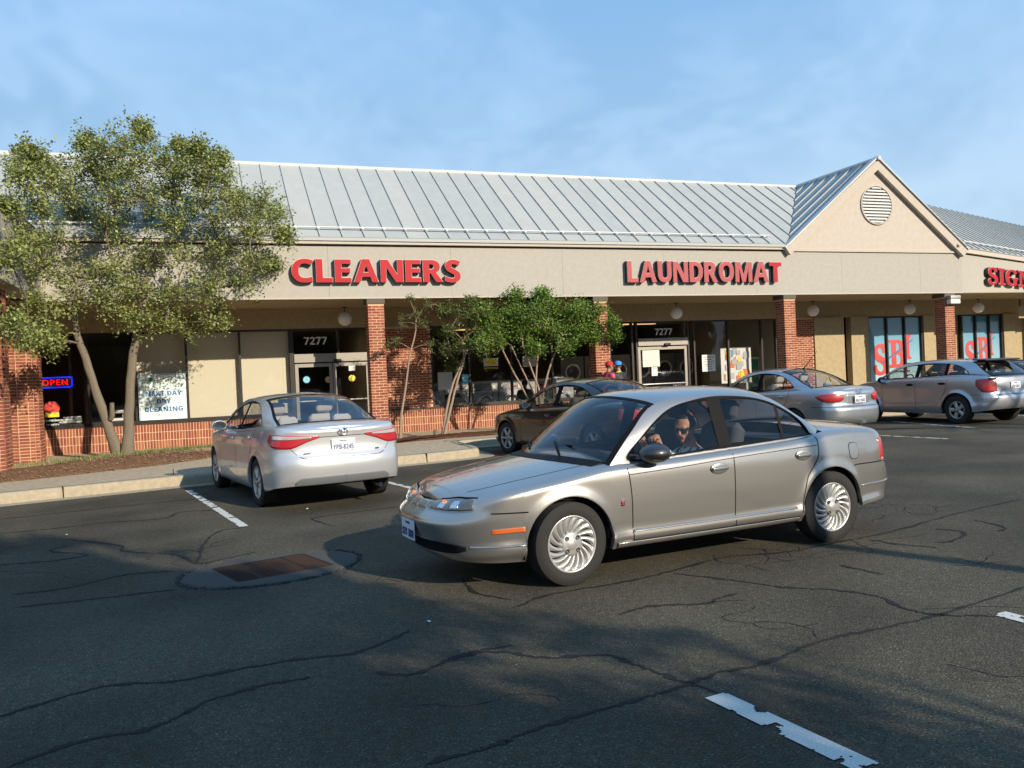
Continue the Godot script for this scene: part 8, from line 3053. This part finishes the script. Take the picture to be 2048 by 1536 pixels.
func build_small_things() -> void:
	var z := WZ - 0.045
	disc("blue round sticker on the left leaf of the CLEANERS doors", Vector3(2.36, 1.72, z), 0.09, M.sticker_blue)
	disc("dull yellow round sticker in the middle of the CLEANERS doors", Vector3(2.92, 1.70, z), 0.085, M.sticker_ochre)
	disc("bright yellow round sticker on the right leaf of the CLEANERS doors", Vector3(3.55, 1.71, z), 0.09, M.paper_yellow)
	notice("white square paper above the bright yellow door sticker", Vector3(3.56, 2.0, z), Vector2(0.17, 0.18), M.paper, 0, M.black)
	notice("mint green notice on the LAUNDROMAT door", Vector3(12.62, 1.93, z), Vector2(0.58, 0.50), M.paper_mint, 5, M.poster_grey)
	notice("small white card under the mint green notice", Vector3(12.72, 1.53, z), Vector2(0.20, 0.26), M.paper, 2, M.black)
	notice("white printed notice beside the LAUNDROMAT door", Vector3(14.65, 1.72, z), Vector2(0.48, 0.52), M.paper, 6, M.black)
	notice("grey printed notice low in the first laundromat pane", Vector3(6.12, 1.52, z), Vector2(0.42, 0.50), M.paper_grey, 7, M.poster_grey)
	notice("teal blue paper in the first laundromat pane", Vector3(6.70, 1.55, z), Vector2(0.19, 0.27), M.sticker_blue, 3, M.poster_blue)
	notice("framed red edged notice behind the slim stems", Vector3(8.65, 1.98, z), Vector2(0.42, 0.30), M.paper_grey, 3, M.red_film)
	var sr := thing("paper_notice", "white card with yellow oval over the words SHOE REPAIR", "notice", Vector3(7.48, 1.92, z), 0.0, "papers on the shop glass")
	pb("sheet", Vector3(0, 0.08, 0), Vector3(0.44, 0.22, 0.002), M.paper, sr)
	var ov := MB.new()
	ov.lathe([[1.0, 0.0], [0.001, 0.0]], Vector3.ZERO, Vector3(0, 0, 1), 28)
	for i in ov.v.size():
		ov.v[i] = Vector3(ov.v[i].x * 0.15, 0.085 + ov.v[i].y * 0.09, 0.003)
	part("oval", ov.mesh(), M.paper_yellow, sr)
	write("words", "SHOE REPAIR", Vector3(0, -0.09, 0.003), 0.05, M.paper_yellow, sr)
	# round pendant lamps under the soffit (unlit by day)
	for q in [[3.24, "between the left column and the CLEANERS number"], [12.81, "over the LAUNDROMAT number"], [17.67, "over the sunlit brick strip"], [21.53, "just left of the gable end column"], [24.51, "right of the gable end column"]]:
		var t := thing("globe_lamp", "white globe lamp hanging " + q[1], "lamp", Vector3(q[0], 3.5, -1.2), 0.0, "globe lamps under the arcade ceiling")
		var b := MB.new()
		b.sphere(Vector3(0, -0.30, 0), Vector3(0.175, 0.172, 0.175), 24, 14)
		part("globe", b.mesh(), M.globe, t)
		var s0 := MB.new()
		s0.tube([Vector3(0, 0, 0), Vector3(0, -0.15, 0)], [0.012, 0.012], 8)
		part("stem", s0.mesh(), M.bronze, t)
		var cp := MB.new()
		cp.lathe([[0.07, -0.02], [0.07, 0.0]], Vector3.ZERO, Vector3.UP, 16)
		cp.lathe([[0.001, -0.025], [0.07, -0.02]], Vector3.ZERO, Vector3.UP, 16)
		part("canopy", cp.mesh(), M.bronze, t)
	var wp := thing("wall_light", "boxy pale wall light on top of the gable end column", "lamp", Vector3(21.98, 3.38, 0.10))
	pb("housing", Vector3(0, 0.06, 0), Vector3(0.42, 0.13, 0.20), M.alu, wp, 0.02)
	pb("lens", Vector3(0, -0.07, 0), Vector3(0.40, 0.14, 0.18), M.globe, wp, 0.02)
	var bs := thing("blade_sign", "brown hanging board under the arcade at the right edge", "sign", Vector3(27.0, 3.05, -1.5), 0.0)
	pb("board", Vector3(0.5, 0, 0), Vector3(1.6, 0.42, 0.05), M.stucco_tan, bs)
	for x in [-0.2, 1.2]:
		pb("hanger", Vector3(x, 0.32, 0), Vector3(0.03, 0.26, 0.03), M.bronze, bs)
	storm_drain()
	var km := thing("kerb_marker", "thin black stake standing on the kerb edge", "stake", Vector3(-0.66, KH, 4.95))
	var kb := MB.new()
	kb.tube([Vector3.ZERO, Vector3(0.0, 0.10, 0.01)], [0.008, 0.007], 6)
	part("stake_rod", kb.mesh(), M.black, km)
	for q in [[1.07, 9.2, "tiny white paper scrap left of the taupe sedan's nose"], [1.25, 14.75, "small white litter scrap in the dark foreground shade"], [2.35, 6.4, "white scrap lying near the kerb end"], [-1.6, 9.5, "white scrap in the sun at the far left"]]:
		var lt := thing("litter", q[2], "litter", Vector3(q[0], 0.006, q[1]), rng.randf() * 3.0, "paper litter on the lot")
		var lb := MB.new()
		var k := []
		for i in 6:
			k.append(Vector3(cos(i * 1.05) * rng.randf_range(0.008, 0.02), rng.randf_range(0.0, 0.012), sin(i * 1.05) * rng.randf_range(0.010, 0.025)))
		for i in 6:
			lb.tri3(Vector3(0, 0.012, 0), k[(i + 1) % 6], k[i])
		part("scrap", lb.mesh(), M.paper, lt)

func storm_drain() -> void:
	var t := thing("storm_drain", "oval concrete storm drain with rusty four-panel grate in the lot", "storm drain", Vector3(0.43, 0, 12.52), deg_to_rad(17.0))
	var rows := []
	for k in [[1.0, -0.01], [0.985, 0.008], [0.95, 0.014], [0.80, 0.015]]:
		var ring := PackedVector3Array()
		for i in 64:
			var a := -TAU * i / 64
			var w := 1.0 + 0.012 * sin(i * 2.7) + 0.01 * sin(i * 5.3 + 1.0) if k[0] > 0.96 else 1.0
			ring.append(Vector3(cos(a) * 0.76 * k[0] * w, k[1], sin(a) * 0.60 * k[0] * w))
		rows.append(ring)
	var inner := PackedVector3Array()
	for i in 64:
		var a := -TAU * i / 64
		var d := Vector2(cos(a), sin(a))
		var f := minf(0.42 / maxf(absf(d.x), 1e-4), 0.35 / maxf(absf(d.y), 1e-4))
		inner.append(Vector3(d.x * f, 0.014, d.y * f))
	rows.append(inner)
	var b := MB.new()
	b.grid(rows, true)
	part("concrete_collar", b.mesh(), M.collar_concrete, t)
	pb("pit_shade", Vector3(0, 0.0015, 0), Vector3(0.86, 0.002, 0.72), M.black_gap, t)  # flat black sheet standing in for the shade below the grate
	for k in 4:
		var g := Node3D.new()
		g.name = "grate_panel"
		t.add_child(g, true)
		var cx := -0.315 + k * 0.21
		for e in [-1, 1]:
			pb("edge_bar", Vector3(cx + e * 0.098, 0.006, 0), Vector3(0.012, 0.014, 0.68), M.rust, g)
			pb("end_bar", Vector3(cx, 0.006, e * 0.335), Vector3(0.184, 0.014, 0.012), M.rust, g)
		for i in 14:
			pb("slat", Vector3(cx, 0.006, -0.305 + i * 0.047), Vector3(0.184, 0.012, 0.022), M.rust, g)
	var cr := MB.new()
	for i in 420:   # broken edge of asphalt round the collar
		var a := rng.randf() * TAU
		var r := rng.randf_range(0.985, 1.05)
		cr.box(Vector3(cos(a) * 0.76 * r, rng.randf_range(0.0, 0.012), sin(a) * 0.60 * r), Vector3.ONE * rng.randf_range(0.006, 0.016), Basis.from_euler(Vector3(rng.randf(), rng.randf(), rng.randf()) * 3.0))
	part("edge_gravel", cr.mesh(), M.grit, t).set_meta("kind", "stuff")
